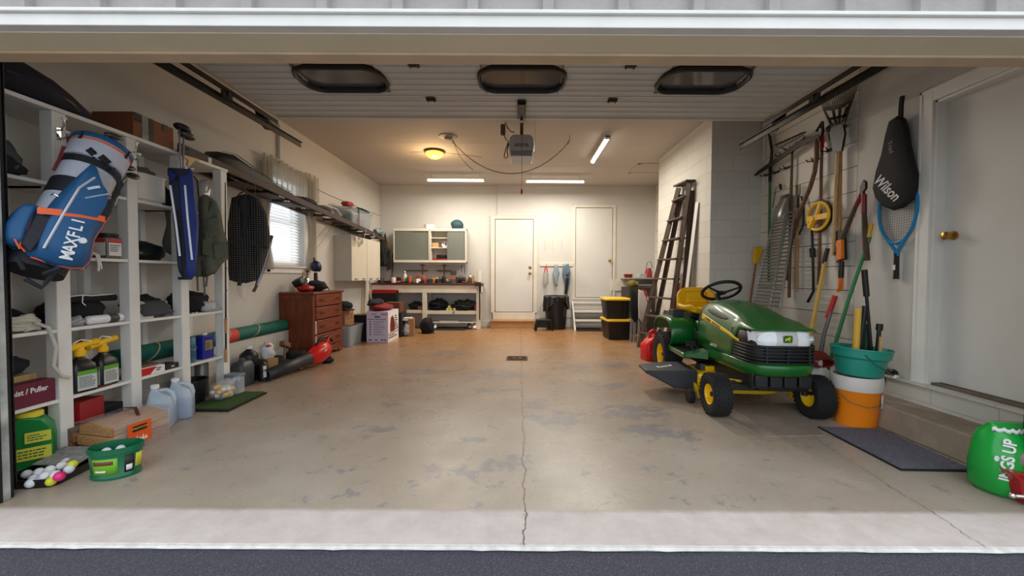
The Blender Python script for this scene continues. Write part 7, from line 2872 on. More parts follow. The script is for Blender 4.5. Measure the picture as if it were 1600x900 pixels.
# between the doors: hook board with hangings, bins, stool, steps
t = thing('hook_board', 'white peg board with hooks between the two back doors', 'hook board', (.72, 8.68, 1.1))
mb = MB()
x0_, x1_ = px_x(843, 8.68), px_x(896, 8.68)
zb = atY(860, 411, 8.68).z
mb.bb(x0_, x1_, 8.665, BW - .036, zb - .07, zb); pw(mb, 'rail', OLDWHITE, t, bevel=.003)
mb = MB(); mb.bb(x0_, x0_ + .015, 8.675, BW - .036, .2, zb - .07); mb.bb(x0_ + .015, x1_, 8.685, BW - .036, .2, zb - .07); pw(mb, 'backing_panel', WALLM, t)
for px in (853, 868, 880, 888):
    mb = MB(); mb.tube([(px_x(px, 8.66), 8.665, zb - .03), (px_x(px, 8.64), 8.62, zb - .045), (px_x(px, 8.64), 8.61, zb - .02)], .005, 6); pw(mb, 'peg_hook', STEEL, t)
def checker():
    m, nt, b = _nodes('red strap black white check')
    tc = nt.nodes.new('ShaderNodeTexCoord')
    ck = nt.nodes.new('ShaderNodeTexChecker')
    ck.inputs['Scale'].default_value = 50
    ck.inputs['Color1'].default_value = c3((24, 22, 24))
    ck.inputs['Color2'].default_value = c3((220, 214, 210))
    nt.links.new(tc.outputs['Object'], ck.inputs[0])
    nt.links.new(ck.outputs[0], b.inputs['Base Color'])
    return m
p = atY(853, 432, 8.6)
t = thing('checked_bag', 'narrow black and white checked bag with red strap on the hook board', 'bag', p)
mb = MB(); mb.rings([[Vector((a * .055 * k_, b * .02, z)) for a, b in ((-1, 0), (-.7, -1), (.7, -1), (1, 0), (.7, 1), (-.7, 1))] for z, k_ in ((-.18, .9), (-.16, 1), (.06, 1), (.09, .7))]); mb.build('bag_body', checker(), t, auto=60)
mb = MB(); mb.tube([(-.035, 0, .07), (-.01, 0, .22), (.01, 0, .22), (.035, 0, .07)], .012, 6); lab(mb.build('strap', RED, t), 'red strap')
p = atY(869, 432, 8.6)
F = Facing(p, (0, 0, 1))
t = F.thing('grey_apron', 'pale blue-grey cloth hanging on the hook board', 'cloth')
poly = [F.uv(x, y) for x, y in ((867, 413), (871, 413), (874, 428), (870, 440), (871, 447), (868, 447), (867, 438), (864, 430))]
mb = MB(); scan(mb, poly, folds(1, .01, 60), 10, 14, bulge=.03); mb.build('cloth', M('pale blue cloth', (140, 158, 168), .9), t, smooth=True, solid=.01, auto=0)
p = atY(884, 436, 8.6)
F = Facing(p, (0, 0, 1))
t = F.thing('blue_jacket', 'faded blue cloth with a dark strap on the hook board, rightmost', 'cloth')
poly = [F.uv(x, y) for x, y in ((880, 413), (888, 412), (891, 425), (890, 442), (886, 462), (883, 460), (883, 440), (879, 430))]
mb = MB(); scan(mb, poly, folds(2, .01, 60), 10, 14, bulge=.03); mb.build('cloth', M('faded blue cloth', (96, 120, 144), .9), t, smooth=True, solid=.01, auto=0)
poly = [F.uv(x, y) for x, y in ((884, 434), (889, 434), (886, 459), (882, 460))]
mb = MB(); scan(mb, poly, lambda x, y: .045, 4, 8); mb.build('dark_strap', BLACKF, t, solid=.008)
mb = MB(); mb.ball((.03, .12, .04), .055, sc=(.8, 1, .5)); mb.build('grey_hat', GREYF, t, smooth=True)
t = thing('wall_scribbles', 'faint yellowed tape marks on the wall above the hook board', 'marks', atY(868, 385, BW - .036))
for i, (px, h_) in enumerate(((851, .20), (863, .24), (877, .20))):
    mb = MB()
    rd2 = random.Random(i)
    for k_ in range(8):
        mb.box((px_x(px, 8.7) - t.location.x + rd2.uniform(-.004, .004), 0, .10 - k_ * h_ / 8), (rd2.uniform(.008, .018), .001, .014))
    mb.build('mark_column', M('faint yellow mark', (188, 176, 140), .8), t)
t = thing('rubbish_bin', 'tall black plastic bin lined with a black bag, with grey rim', 'rubbish bin', (px_x(869, 8.35), 8.36, 0))
mb = MB(); mb.lathe([(0, 0), (.20, 0), (.25, .66), (.255, .70), (.245, .70), (.19, .02), (0, .02)], n=32); mb.build('bin_body', BLACKP, t, smooth=True, auto=50)
mb = MB(); mb.lathe([(.245, .70), (.262, .70), (.265, .672), (.25, .665)], n=32); mb.build('rim', M('grey rim', (108, 104, 96), .6), t, smooth=True)
mb = MB()
mb.grid(lambda u, v: Vector(((.262 + .012 * math.sin(u * 60) + .02 * v) * math.cos(2 * PI * u), (.262 + .012 * math.sin(u * 60)) * math.sin(2 * PI * u), .69 - (.20 + .12 * math.sin(u * 14)) * v)), 60, 5, closeu=True)
mb.build('liner', M('black bin liner', (16, 16, 17), .35), t, smooth=True, auto=0)
t = thing('step_stool', 'small black plastic step stool in front of the bin', 'step stool', (px_x(848, 8.1), 8.08, 0), R(4))
mb = MB(); mb.box((.02, 0, .215), (.30, .20, .03)); mb.build('top', BLACKP, t, bevel=.008, seg=3)
for sx_ in (-1, 1):
    for sy_ in (-1, 1):
        mb = MB(); mb.tube([(.02 + sx_ * .13, sy_ * .08, .205), (.02 + sx_ * .17, sy_ * .11, .0)], [.026, .02], 6); mb.build('leg', BLACKP, t)
mb = MB(); mb.box((.02, .09, .12), (.26, .012, .14)); mb.build('back_panel', BLACKP, t)
# white open steps
STW = M('white step paint', (214, 210, 202), .55, var=.08)
t = thing('wooden_steps', 'white painted open wooden steps below the right back door', 'steps', (px_x(930, 8.3), 8.3, 0))
x0_, x1_ = px_x(896, 8.3), px_x(962, 8.3)
for x in (x0_, x1_):
    mb = MB(); mb.prism([(8.10, 0), (8.20, 0), (8.69, .46), (8.69, .56), (8.55, .56)], .035, 'x', (x + .0175, 0, 0)); pw(mb, 'stringer', STW, t, bevel=.003)
for (y, z) in ((8.16, .17), (8.34, .345), (8.55, .52)):
    mb = MB(); mb.bb(x0_ + .035, x1_, y, y + .24 if z < .5 else 8.69, z, z + .03); pw(mb, 'tread', STW, t, bevel=.003)
mb = MB(); mb.bb(x0_ + .035, x1_, 8.60, 8.62, .375, .52); pw(mb, 'riser', STW, t)
mb = MB(); mb.bb(px_x(901, 8.1), px_x(942, 8.1), 7.98, 8.4, .001, .012)
tag(mb.build('black_doormat', BLACKM), 'black mat on the floor under the white wooden steps', 'mat')
# black totes with yellow lids
YL = M('tote lid yellow', (226, 180, 30), .45)
def tote(x, y, z, rz, label):
    t = thing('storage_tote', label, 'storage tote', (x, y, z), rz, 'black totes with yellow lids')
    mb = MB()
    mb.rings([rr(.44, .58, .05, .0, .82), rr(.44, .58, .05, .30, .97), rr(.44, .58, .05, .315, 1.0), rr(.44, .58, .05, .33, 1.0)])
    for i in range(7):
        for (xx_, yy, sx_, sy_) in ((-.18 + i * .06, -.245, .012, .03),):
            mb.box((xx_, yy, .15), (sx_, sy_, .26), rot=(R(8), 0, 0))
    mb.build('tote_body', BLACKP, t, auto=40)
    mb = MB()
    mb.rings([rr(.46, .60, .05, .325, 1.0), rr(.46, .60, .05, .345, 1.01), rr(.46, .60, .05, .36, .98), rr(.46, .60, .05, .352, .90), rr(.46, .60, .05, .365, .84)])
    mb.build('lid', YL, t, auto=35)
    return t
cx_ = px_x(966, 7.0)
tote(cx_, 7.13, 0, R(2), 'lower black storage tote with yellow lid beside the white steps')
tt = tote(cx_ - .02, 7.13, .367, R(-2), 'upper black storage tote with yellow lid, stacked on its twin')
mb = MB(); mb.box((.13, -.262, .19), (.06, .002, .06), rot=(R(8), 0, 0)); mb.build('white_label', PAPER, tt)
# ================================================================ RIGHT SIDE
def W(px, py, X=2.91):
    return atX(px, py, X)
def px_tube(t, name, m, pts, r, X=2.91, n=10, smooth=True):
    """pts: (px, py[, X])"""
    mb = MB()
    mb.tube([W(p[0], p[1], p[2] if len(p) > 2 else X) for p in pts], r, n)
    return pw(mb, name, m, t, smooth=smooth)
def wall_poly(t, name, m, poly, X, th, **kw):
    """solid plate parallel to the wall from photo points"""
    mb = MB()
    q = [W(x, y, X) for x, y in poly]
    mb.prism([(p.y, p.z) for p in q], th, 'x', (X, 0, 0))
    return pw(mb, name, m, t, **kw)
def wall_hook(px, py, label, grp='wall hooks of the tool rack'):
    p = W(px, py, RW)
    t = thing('wall_hook', label, 'hook', p, 0, grp)
    mb = MB()
    mb.box((-.004, 0, 0), (.008, .10, .022))
    for s in (-1, 1):
        mb.tube([(-.004, s * .03, 0), (-.06, s * .035, -.01), (-.075, s * .035, .012)], .006, 6)
    mb.build('hook_body', DSTEEL, t)
for i, (px, py) in enumerate(((1200, 273), (1231, 262), (1224, 241), (1241, 232), (1259, 222), (1275, 250), (1214, 269), (1298, 234), (1316, 200))):
    wall_hook(px, py, 'dull double tool hook on the white board wall')
SOIL = M('rusty dark iron', (56, 50, 46), .55, .6, var=.3)
GRN = M('green handle', (30, 112, 50), .4)
BR = WOODB
# grass whip / edger with green handle
t = thing('grass_hook', 'curved steel blade tool with long green handle, leftmost on the board wall', 'weed cutter', W(1202, 440))
px_tube(t, 'handle', GRN, ((1203, 283), (1201, 440)), .014)
px_tube(t, 'ferrule', SOIL, ((1204, 252), (1203, 284)), .018)
wall_poly(t, 'blade', SOIL, ((1200, 205), (1205, 214), (1208, 235), (1207, 252), (1203, 252), (1204, 235), (1201, 215)), 2.90, .006)
# scythe
t = thing('scythe', 'old scythe with long dark curved blade and bent brown wooden shaft', 'scythe', W(1228, 438))
wall_poly(t, 'blade', SOIL, ((1178, 275), (1184, 268), (1200, 256), (1215, 246), (1230, 234), (1246, 222), (1262, 214), (1280, 211), (1282, 220), (1266, 222), (1250, 229), (1234, 240), (1216, 252), (1198, 264), (1182, 274)), 2.86, .012)
px_tube(t, 'snath', BR, ((1276, 218, 2.86), (1276, 244, 2.86), (1273, 268, 2.86), (1266, 292, 2.87), (1256, 316, 2.88), (1245, 345, 2.89), (1235, 385, 2.9), (1228, 438, 2.9)), [.022, .022, .021, .021, .02, .019, .018, .018])
# bow rake
t = thing('garden_rake', 'steel garden rake with brown handle hung teeth-up behind the scythe', 'rake', W(1234, 465))
px_tube(t, 'handle', BR, ((1238, 236), (1236, 300), (1233, 465)), [.010, .016, .016])
mb = MB()
A, B = W(1214, 226, 2.88), W(1259, 206, 2.88)
mb.tube([A, B], .006, 6)
C_, D_ = W(1217, 232, 2.88), W(1256, 211, 2.86)
mb.tube([C_, D_], .004, 6)
for i in range(13):
    mb.tube([A.lerp(B, i / 12), A.lerp(B, i / 12) + Vector((-.05, 0, -.012))], [.005, .003], 5)
    mb.tube([A.lerp(B, i / 12), C_.lerp(D_, i / 12)], .003, 5)
mb.tube([W(1221, 230, 2.88), W(1232, 238, 2.89), W(1238, 240, 2.9), W(1244, 230, 2.89), W(1258, 213, 2.87)], .006, 6)
pw(mb, 'rake_head', SOIL, t)
# hoe
t = thing('scuffle_hoe', 'stirrup hoe with red collar and brown handle on the board wall', 'hoe', W(1279, 445))
px_tube(t, 'handle', BR, ((1284, 230), (1282, 330), (1279, 445)), .014)
px_tube(t, 'red_collar', RED, ((1284, 214), (1284, 231)), .020)
px_tube(t, 'shank', SOIL, ((1284, 214), (1286, 205), (1285, 190)), .012)
wall_poly(t, 'hoe_blade', SOIL, ((1274, 206), (1284, 189), (1287, 191), (1286, 203), (1282, 200), (1281, 197), (1277, 206)), 2.88, .012)
# leaf rake
t = thing('leaf_rake', 'black plastic leaf rake with pale handle, fan head up', 'leaf rake', W(1305, 400))
px_tube(t, 'handle', WOODP, ((1309, 238, 2.88), (1305, 320, 2.88), (1302, 400, 2.88)), .016)
fo, fi, fc = [(1279, 153), (1292, 142), (1310, 133), (1328, 126), (1345, 118)], [(1287, 170), (1297, 167), (1309, 163), (1322, 156), (1335, 148)], (1309, 205)
mb = MB()
def quad(q, th, X):
    q = [W(x, y, X) for x, y in q]
    mb.prism([(p.y, p.z) for p in q], th, 'x', (X, 0, 0))
quad(((1286, 168), (1298, 167), (1316, 161), (1334, 147), (1334, 153), (1318, 167), (1300, 173), (1288, 173)), .012, 2.87)
quad(((1289, 172), (1304, 200), (1300, 200), (1286, 171)), .010, 2.87)
quad(((1334, 150), (1318, 200), (1314, 200), (1330, 152)), .010, 2.87)
for a, b in ((1299, 1307), (1311, 1310), (1322, 1313)):
    quad(((a, 168), (a + 3, 166), (b + 2, 200), (b - 1, 200)), .010, 2.87)
quad(((1296, 184), (1324, 178), (1323, 182), (1297, 188)), .010, 2.87)
quad(((1301, 196), (1318, 194), (1321, 208), (1316, 236), (1303, 238), (1298, 210)), .02, 2.87)
pw(mb, 'fan_head', BLACKP, t)
n = 19
for i in range(n):
    u = i / (n - 1)
    def along(L_):
        k_ = u * (len(L_) - 1); j = min(int(k_), len(L_) - 2); f_ = k_ - j
        return (L_[j][0] + (L_[j + 1][0] - L_[j][0]) * f_, L_[j][1] + (L_[j + 1][1] - L_[j][1]) * f_)
    a, b = along(fi), along(fo)
    px_tube(t, 'tine', SOIL, ((a[0], a[1], 2.87), (b[0], b[1], 2.86), (b[0] + 1, b[1] + 1, 2.82)), .0035, n=5)
# shovel
t = thing('spade_shovel', 'dark spade with reddish wooden handle behind the leaf rake', 'shovel', W(1311, 412))
px_tube(t, 'handle', WOODH, ((1313, 232), (1312, 330), (1310, 412)), .016)
wall_poly(t, 'blade', SOIL, ((1290, 200), (1300, 192), (1306, 206), (1308, 232), (1304, 232), (1296, 218)), 2.91, .006)
# short hand fork + trowel on hook
t = thing('hand_fork', 'short garden fork with orange-brown handle behind the scythe shaft', 'hand fork', W(1245, 450))
px_tube(t, 'handle', WOODH, ((1246, 325), (1245, 455)), .014)
px_tube(t, 'neck', SOIL, ((1247, 308), (1246, 326)), .012)
mb = MB()
for x in (1244, 1247, 1250):
    mb.tube([W(x, 289), W(x, 303), W(1247, 309)], .005, 5)
pw(mb, 'prongs', SOIL, t)
t = thing('bow_saw', 'black looped saw frame hung beside the aluminium ramp', 'saw', W(1250, 365))
px_tube(t, 'frame', BLACKP, ((1244, 305), (1252, 308), (1256, 325), (1255, 350), (1249, 366)), .009)
# curved wire
t = thing('wire_hanger', 'thin black wire hook left of the hand fork', 'wire', W(1207, 325))
px_tube(t, 'wire', BLACKP, ((1219, 290), (1213, 293), (1207, 325)), .004, n=5)
px_tube(t, 'plug', BLACKP, ((1219, 288), (1220, 296)), .014)
# aluminium ramps
def ramp(pl, label, nr, X0, X1, top):
    (ax, ay), (bx, by), w_ = pl
    t = thing('loading_ramp', label, 'loading ramp', W(bx, by, X0))
    A, B = W(ax, ay, X1), W(bx, by, X0)
    a2 = W(ax + w_ * .62, ay, X1); b2 = W(bx + w_, by, X0)
    a2.z, b2.z = A.z, B.z
    for p, q in ((A, B), (a2, b2)):
        mb = MB(); mb.tube([p, q], .014, 4); pw(mb, 'side_rail', STEEL, t)
    for i in range(nr):
        u = .16 + .82 * (i + .5) / nr if top else (i + .5) / nr
        mb = MB(); c0_, c1_ = A.lerp(B, u), a2.lerp(b2, u)
        mb.tube([c0_, c1_], .017, 4, flat=.6); pw(mb, 'rung', STEEL, t)
    if top:
        mb = MB()
        mb.rings([[A.lerp(B, u) + Vector((-.02 * math.sin(u * 15), 0, 0)), a2.lerp(b2, u) + Vector((-.02 * math.sin(u * 15), 0, 0))] for u in (-.10, -.05, .0, .05, .10, .16)], cap=False, close=False)
        pw(mb, 'top_plate', STEEL, t, solid=.004)
    return t
ramp(((1214, 322), (1176, 480), 27), 'ribbed aluminium ramp leaning on the board wall, nearer the block corner', 26, 2.62, 2.86, True)
ramp(((1232, 330), (1203, 480), 16), 'ribbed aluminium ramp leaning right beside its twin', 24, 2.60, 2.84, False)
# broom with yellow head
t = thing('broom', 'broom with yellow head and red-brown handle against the block wall', 'broom', W(1172, 475, 2.7))
px_tube(t, 'handle', M('red brown handle', (150, 84, 60), .5), ((1181, 412, 2.80), (1168, 500, 2.66)), .012)
mb = MB()
q = [atY(x, y, 4.78) for x, y in ((1180, 388), (1190, 384), (1192, 392), (1184, 412), (1178, 412))]
mb.prism([(p.x, p.z) for p in q], .05, 'y', (0, 4.80, 0))
pw(mb, 'brush_head', YELLOW, t, bevel=.01)
# yellow disc edger with black pole
t = thing('wheel_edger', 'yellow spoked wheel guard with black pole hung on the board wall', 'edger', W(1268, 470))
c_ = W(1280, 338, 2.89)
mb = MB()
mb.tube([c_ + Vector((0, .155 * math.cos(q), .145 * math.sin(q))) for q in [2 * PI * i / 32 for i in range(33)]], .012, 8, cap=False)
pw(mb, 'rim', BLACKP, t, smooth=True)
mb = MB()
mb.tube([c_ + Vector((-.01, .14 * math.cos(q), .13 * math.sin(q))) for q in [2 * PI * i / 32 for i in range(33)]], .016, 8, cap=False)
mb.box(c_ + Vector((-.01, 0, -.01)), (.03, .26, .05))
mb.tube([c_ + Vector((-.01, .04, 0)), c_ + Vector((-.01, .10, -.10))], .03, 6)
mb.tube([c_ + Vector((-.01, .02, .0)), c_ + Vector((-.01, -.03, .12))], .02, 6)
pw(mb, 'yellow_guard', YELLOW, t, smooth=False)
px_tube(t, 'pole', BLACKP, ((1268, 345), (1270, 395), (1271, 455), (1262, 472)), .012)
px_tube(t, 'clamp', BLACKP, ((1269, 388), (1270, 402)), .026)
# orange and black lopper
t = thing('hedge_trimmer', 'black and orange tool with orange grip hung below the shovel', 'trimmer', W(1313, 455))
wall_poly(t, 'guard', BLACKP, ((1302, 362), (1320, 360), (1322, 405), (1309, 410), (1309, 378), (1301, 376)), 2.90, .03, bevel=.006)
wall_poly(t, 'orange_panel', ORANGE, ((1309, 376), (1317, 374), (1317, 404), (1309, 408)), 2.872, .03, bevel=.004)
px_tube(t, 'shaft', BLACKP, ((1315, 408), (1314, 434)), .022)
px_tube(t, 'orange_grip', ORANGE, ((1314, 433), (1313, 450), (1309, 455)), [.02, .019, .014])
# long loppers
t = thing('lopper', 'bypass lopper with red collars and brown wooden handles', 'lopper', W(1305, 400, 2.88))
px_tube(t, 'handle', WOODD, ((1338, 320, 2.88), (1306, 397, 2.88)), [.018, .022])
px_tube(t, 'handle', WOODD, ((1350, 330, 2.88), (1354, 407, 2.88)), [.018, .024])
px_tube(t, 'red_collar', M('dark red lacquer', (130, 30, 28), .4), ((1346, 304, 2.88), (1337, 322, 2.88)), .020)
px_tube(t, 'red_collar', M('dark red lacquer', (130, 30, 28), .4), ((1350, 304, 2.88), (1350, 332, 2.88)), .020)
wall_poly(t, 'jaws', BLACKP, ((1350, 281), (1354, 284), (1354, 294), (1350, 300), (1352, 306), (1344, 306), (1345, 292)), 2.88, .02, bevel=.003)
# leaning poles
def pole(name, label, pts, r, m, parts):
    t = thing(name, label, 'garden tool', W(*pts[-1]))
    px_tube(t, 'shaft', m, pts, r)
    for nm, mm, pp, rr_ in parts:
        px_tube(t, nm, mm, pp, rr_)
    return t
GYEL = M('yellow fibreglass', (222, 176, 60), .4)
pole('garden_tool', 'yellow fibreglass handled tool with black grip leaning on the board wall', ((1291, 388, 2.9), (1288, 412, 2.88), (1266, 525, 2.72), (1262, 548, 2.69)), .015, GYEL, [('grip', BLACKP, ((1293, 388, 2.9), (1287, 412, 2.88)), .020)])
pole('garden_tool', 'grey steel shaft with red rubber grip leaning below the wall tools', ((1305, 464, 2.88), (1288, 520, 2.80), (1278, 575, 2.72)), [.016, .016, .02], M('grey painted tube', (110, 112, 118), .4, .4), [('red_grip', RED, ((1305, 462, 2.88), (1293, 497, 2.83)), .023)])
pole('garden_tool', 'long green pole with yellow tip leaning diagonally beside the green bucket', ((1359, 370, 2.9), (1325, 470, 2.78), (1291, 585, 2.60)), .015, M('green pole', (16, 120, 64), .35), [('yellow_tip', GYEL, ((1361, 350, 2.91), (1357, 371, 2.89)), .018)])
# racket cover and racket
c_ = W(1397, 238, 2.90)
F = Facing(c_, (0, 0, 1), view=(-1, 0, 0), z0=.02)
t = F.thing('racket_cover', 'black padded racket cover with white script lettering hung above the blue racket', 'racket cover')
poly = [F.uv(x, y) for x, y in ((1402, 180), (1412, 184), (1417, 200), (1420, 225), (1426, 250), (1432, 272), (1431, 295), (1424, 313), (1410, 325), (1395, 329), (1380, 323), (1368, 310), (1364, 295), (1369, 268), (1378, 240), (1384, 210), (1390, 188))]
mb = MB(); puffy(mb, poly, .012, .05, k=.9); mb.build('cover_body', M('black padded nylon', (10, 10, 13), .75), t, smooth=True, auto=50)
mb = MB(); strap(mb, [Vector((*F.uv(x, y), .01)) for x, y in ((1405, 190), (1406, 165), (1408, 150))], .03, .014, up=(1, 0, 0)); mb.build('hanging_loop', BLACKF, t)
LT = M('silver lettering', (206, 206, 208), .4)
a, b = F.uv(1370, 276), F.uv(1408, 312)
text_mesh('brand_lettering', 'Wilson', .115, LT, t, ((a[0] + b[0]) / 2, (a[1] + b[1]) / 2, .0385), (0, 0, math.atan2(b[1] - a[1], b[0] - a[0])), .001, sx=.82, shear=.3, bold=.0016)
a = F.uv(1395, 230)
text_mesh('small_lettering', 'Triad', .05, M('grey lettering', (120, 122, 126), .5), t, (a[0], a[1] + .0, .0385), (0, 0, R(-78)), .001, sx=.9)
hoopc = Vector((*F.uv(1394, 325), -.02))
F2 = F
t = F.thing('tennis_racket', 'blue tennis racket with black grip below the black racket cover', 'tennis racket')
TB = M('racket blue', (30, 128, 180), .35)
mb = MB()
el = []
for i in range(33):
    a = R(-90 + 360 * i / 32)
    el.append(hoopc + Vector((.155 * math.cos(a), .27 * math.sin(a), 0)))
mb.tube(el, .012, 8, cap=False)
cb = F.uv(1393, 400)
mb.tube([el[28], Vector((cb[0] - .012, cb[1] + .04, -.02)), Vector((cb[0] - .008, cb[1], -.02))], .012, 8)
mb.tube([el[4], Vector((cb[0] + .012, cb[1] + .05, -.02)), Vector((cb[0] + .008, cb[1], -.02))], .012, 8)
mb.build('frame', TB, t, smooth=True)
mb = MB()
for i in range(-7, 8):
    x = i * .019
    h_ = .262 * math.sqrt(max(0, 1 - (x / .15) ** 2))
    mb.tube([hoopc + Vector((x, -h_, 0)), hoopc + Vector((x, h_, 0))], .0011, 4)
for i in range(-13, 14):
    y = i * .02
    w_ = .148 * math.sqrt(max(0, 1 - (y / .27) ** 2))
    mb.tube([hoopc + Vector((-w_, y, 0)), hoopc + Vector((w_, y, 0))], .0011, 4)
mb.build('strings', M('dark racket string', (70, 68, 60), .5), t)
gb = F.uv(1392, 436)
mb = MB(); mb.tube([Vector((cb[0], cb[1] + .02, -.02)), Vector((gb[0], gb[1] + .01, -.02)), Vector((gb[0], gb[1], -.02))], [.016, .018, .021], 8); mb.build('grip', BLACKP, t)
mb = MB(); mb.box((gb[0], gb[1] + .09, -.0), (.022, .04, .003)); mb.build('grip_tag', PAPER, t)

# buckets
t = thing('orange_bucket', 'orange five-gallon bucket with white rim and wire handle', 'bucket', (2.555, 2.985, 0))
mb = MB(); mb.lathe([(0, 0), (.125, 0), (.15, .27), (.153, .275), (.155, .30), (.148, .31), (.135, .31), (.118, .02), (0, .02)], n=36); mb.build('bucket_body', M('bucket orange', (240, 132, 16), .4), t, smooth=True, auto=40)
mb = MB(); mb.lathe([(.153, .268), (.157, .28), (.160, .335), (.155, .372), (.146, .372), (.148, .30)], n=36); lab(mb.build('white_rim', M('scraped white and orange rim', (214, 206, 200), .5), t, smooth=True, auto=40), 'white rim')
mb = MB(); mb.tube([(-.152, -.02, .25), (-.13, -.10, .19), (-.04, -.155, .165), (.06, -.15, .18), (.14, -.08, .24)], .003, 6); mb.build('wire_handle', STEEL, t)
mb = MB(); mb.box((.09, -.122, .20), (.05, .004, .09), rot=(0, 0, R(38))); mb.build('label_patch', PAPER, t)
t = thing('teal_bucket', 'wide teal plastic bucket tilted on top of the orange bucket', 'bucket', (2.57, 2.985, .374), (0, R(3), 0))
TL = M('teal bucket plastic', (40, 146, 128), .4)
mb = MB(); mb.lathe([(0, 0), (.135, 0), (.14, .01), (.16, .125), (.178, .14), (.186, .195), (.192, .198), (.190, .206), (.180, .206), (.165, .14), (.13, .015), (0, .015)], n=40); mb.build('bucket_body', TL, t, smooth=True, auto=40)
mb = MB(); mb.tube([(-.10, -.155, .17), (-.05, -.185, .11), (.06, -.205, .05), (.13, -.16, .02)], .004, 6); mb.build('wire_handle', M('green wire', (30, 90, 76), .5), t)
mb = MB(); mb.tube([(.09, -.19, .035), (.15, -.15, .025)], .012, 8); mb.build('white_grip', PAPER, t)
def stick(name, label, cat, p0, p1, r, m, grips=()):
    t = thing(name, label, cat, p0)
    px_ = [Vector(p0), Vector(p1)]
    mb = MB(); mb.tube(px_, r, 12); pw(mb, 'shaft', m, t)
    for nm, mm, u0, u1, rr_ in grips:
        mb = MB(); mb.tube([px_[0].lerp(px_[1], u0), px_[0].lerp(px_[1], u1)], rr_, 10); pw(mb, nm, mm, t)
def inb(px, py, Y): return atY(px, py, Y)
def st2(name, label, cat, a, b, Y, r, m, grips=()):
    stick(name, label, cat, inb(a[0], a[1], Y), inb(b[0], b[1], Y), r, m, grips)
st2('trekking_pole', 'black pole with moulded black handle standing in the teal bucket, tallest', 'pole', (1362, 555), (1352, 440), 2.99, .011, BLACKP, (('handle', BLACKP, .80, 1.16, .020),))
st2('yellow_tube', 'yellow plastic tube standing in the teal bucket, leftmost', 'tube', (1337, 552), (1341, 482), 2.98, .022, GYEL)
st2('black_tube', 'thick black tube beside the yellow tube in the teal bucket', 'tube', (1341, 555), (1352, 478), 3.0, .020, BLACKP)
st2('dark_green_tube', 'dark green tube behind the black pole in the teal bucket', 'tube', (1352, 555), (1354, 506), 3.04, .022, M('dark green plastic', (16, 62, 46), .4))
st2('hatchet_handle', 'black curved handle at the right rim of the teal bucket', 'handle', (1370, 555), (1374, 512), 3.0, .014, BLACKP, (('knob', BLACKP, .9, 1.14, .022),))
st2('broken_stick', 'short pale wooden handle at the right rim of the teal bucket', 'handle', (1375, 555), (1377, 526), 2.97, .013, WOODP)
# behind buckets
t = thing('cable_spool', 'white and red cord bundle on the floor between mower and buckets', 'cord', (2.50, 3.30, 0))
mb = MB(); lump(mb, (0, 0, .2), (.16, .18, .42), seed=81, amp=.15); mb.build('white_bag', PAPER, t, smooth=True, auto=0)
mb = MB()
for i in range(5):
    mb.tube([Vector((.0 + .10 * math.cos(q), .02 * i - .04, .40 + .035 * math.sin(q) + .01 * i)) for q in [2 * PI * k_ / 16 for k_ in range(17)]], .012, 6, cap=False)
mb.build('red_cord', M('dark red lacquer', (130, 30, 28), .4), t)
st2('black_bar', 'black bar standing behind the orange bucket right side', 'bar', (1385, 612), (1380, 575), 3.16, .012, BLACKP)
p = W(1392, 577, 2.93)
t = thing('dustpan', 'black scoop and brush lying on the block ledge by the door casing', 'dustpan', (2.93, p.y + .04, .336))
mb = MB(); mb.box((0, .07, .04), (.03, .12, .07), taper=(1, .7)); mb.build('scoop', BLACKP, t, bevel=.006)
mb = MB(); mb.tube([(0, .02, .03), (0, -.05, .025)], .010, 8); mb.ball((0, -.06, .028), .03, sc=(.7, 1.2, .8)); mb.build('handle', BLACKP, t, smooth=True)

# doormat, cardboard below the mower
RUG = M('grey ribbed mat pile', (112, 110, 120), .95, var=.35, scale=60, bump=.8, bscale=220)
q = [atZ(x, y, 0) for x, y in ((1277, 668), (1374, 671), (1527, 738), (1408, 736))]
t = thing('doormat', 'grey carpet doormat with black edging before the concrete step', 'doormat', (sum(v.x for v in q) / 4, sum(v.y for v in q) / 4, 0))
mb = MB(); mb.prism([(v.x, v.y) for v in q], .008, 'z', (0, 0, .004)); pw(mb, 'rubber_edge', BLACKM, t)
c_ = sum(q, Vector()) / 4
mb = MB(); mb.prism([((c_ + (v - c_) * .955).x, (c_ + (v - c_) * .955).y) for v in q], .006, 'z', (0, 0, .0095)); pw(mb, 'pile', RUG, t)
q = [atZ(x, y, 0) for x, y in ((1136, 652), (1195, 682), (1287, 680), (1240, 630), (1120, 630))]
mb = MB(); mb.prism([(v.x, v.y) for v in q], .004, 'z', (0, 0, .002))
tag(mb.build('cardboard_sheet', M('grimy cardboard', (140, 124, 112), .9, var=.15, scale=5)), 'flat grimy cardboard sheet on the floor under the mower', 'cardboard')
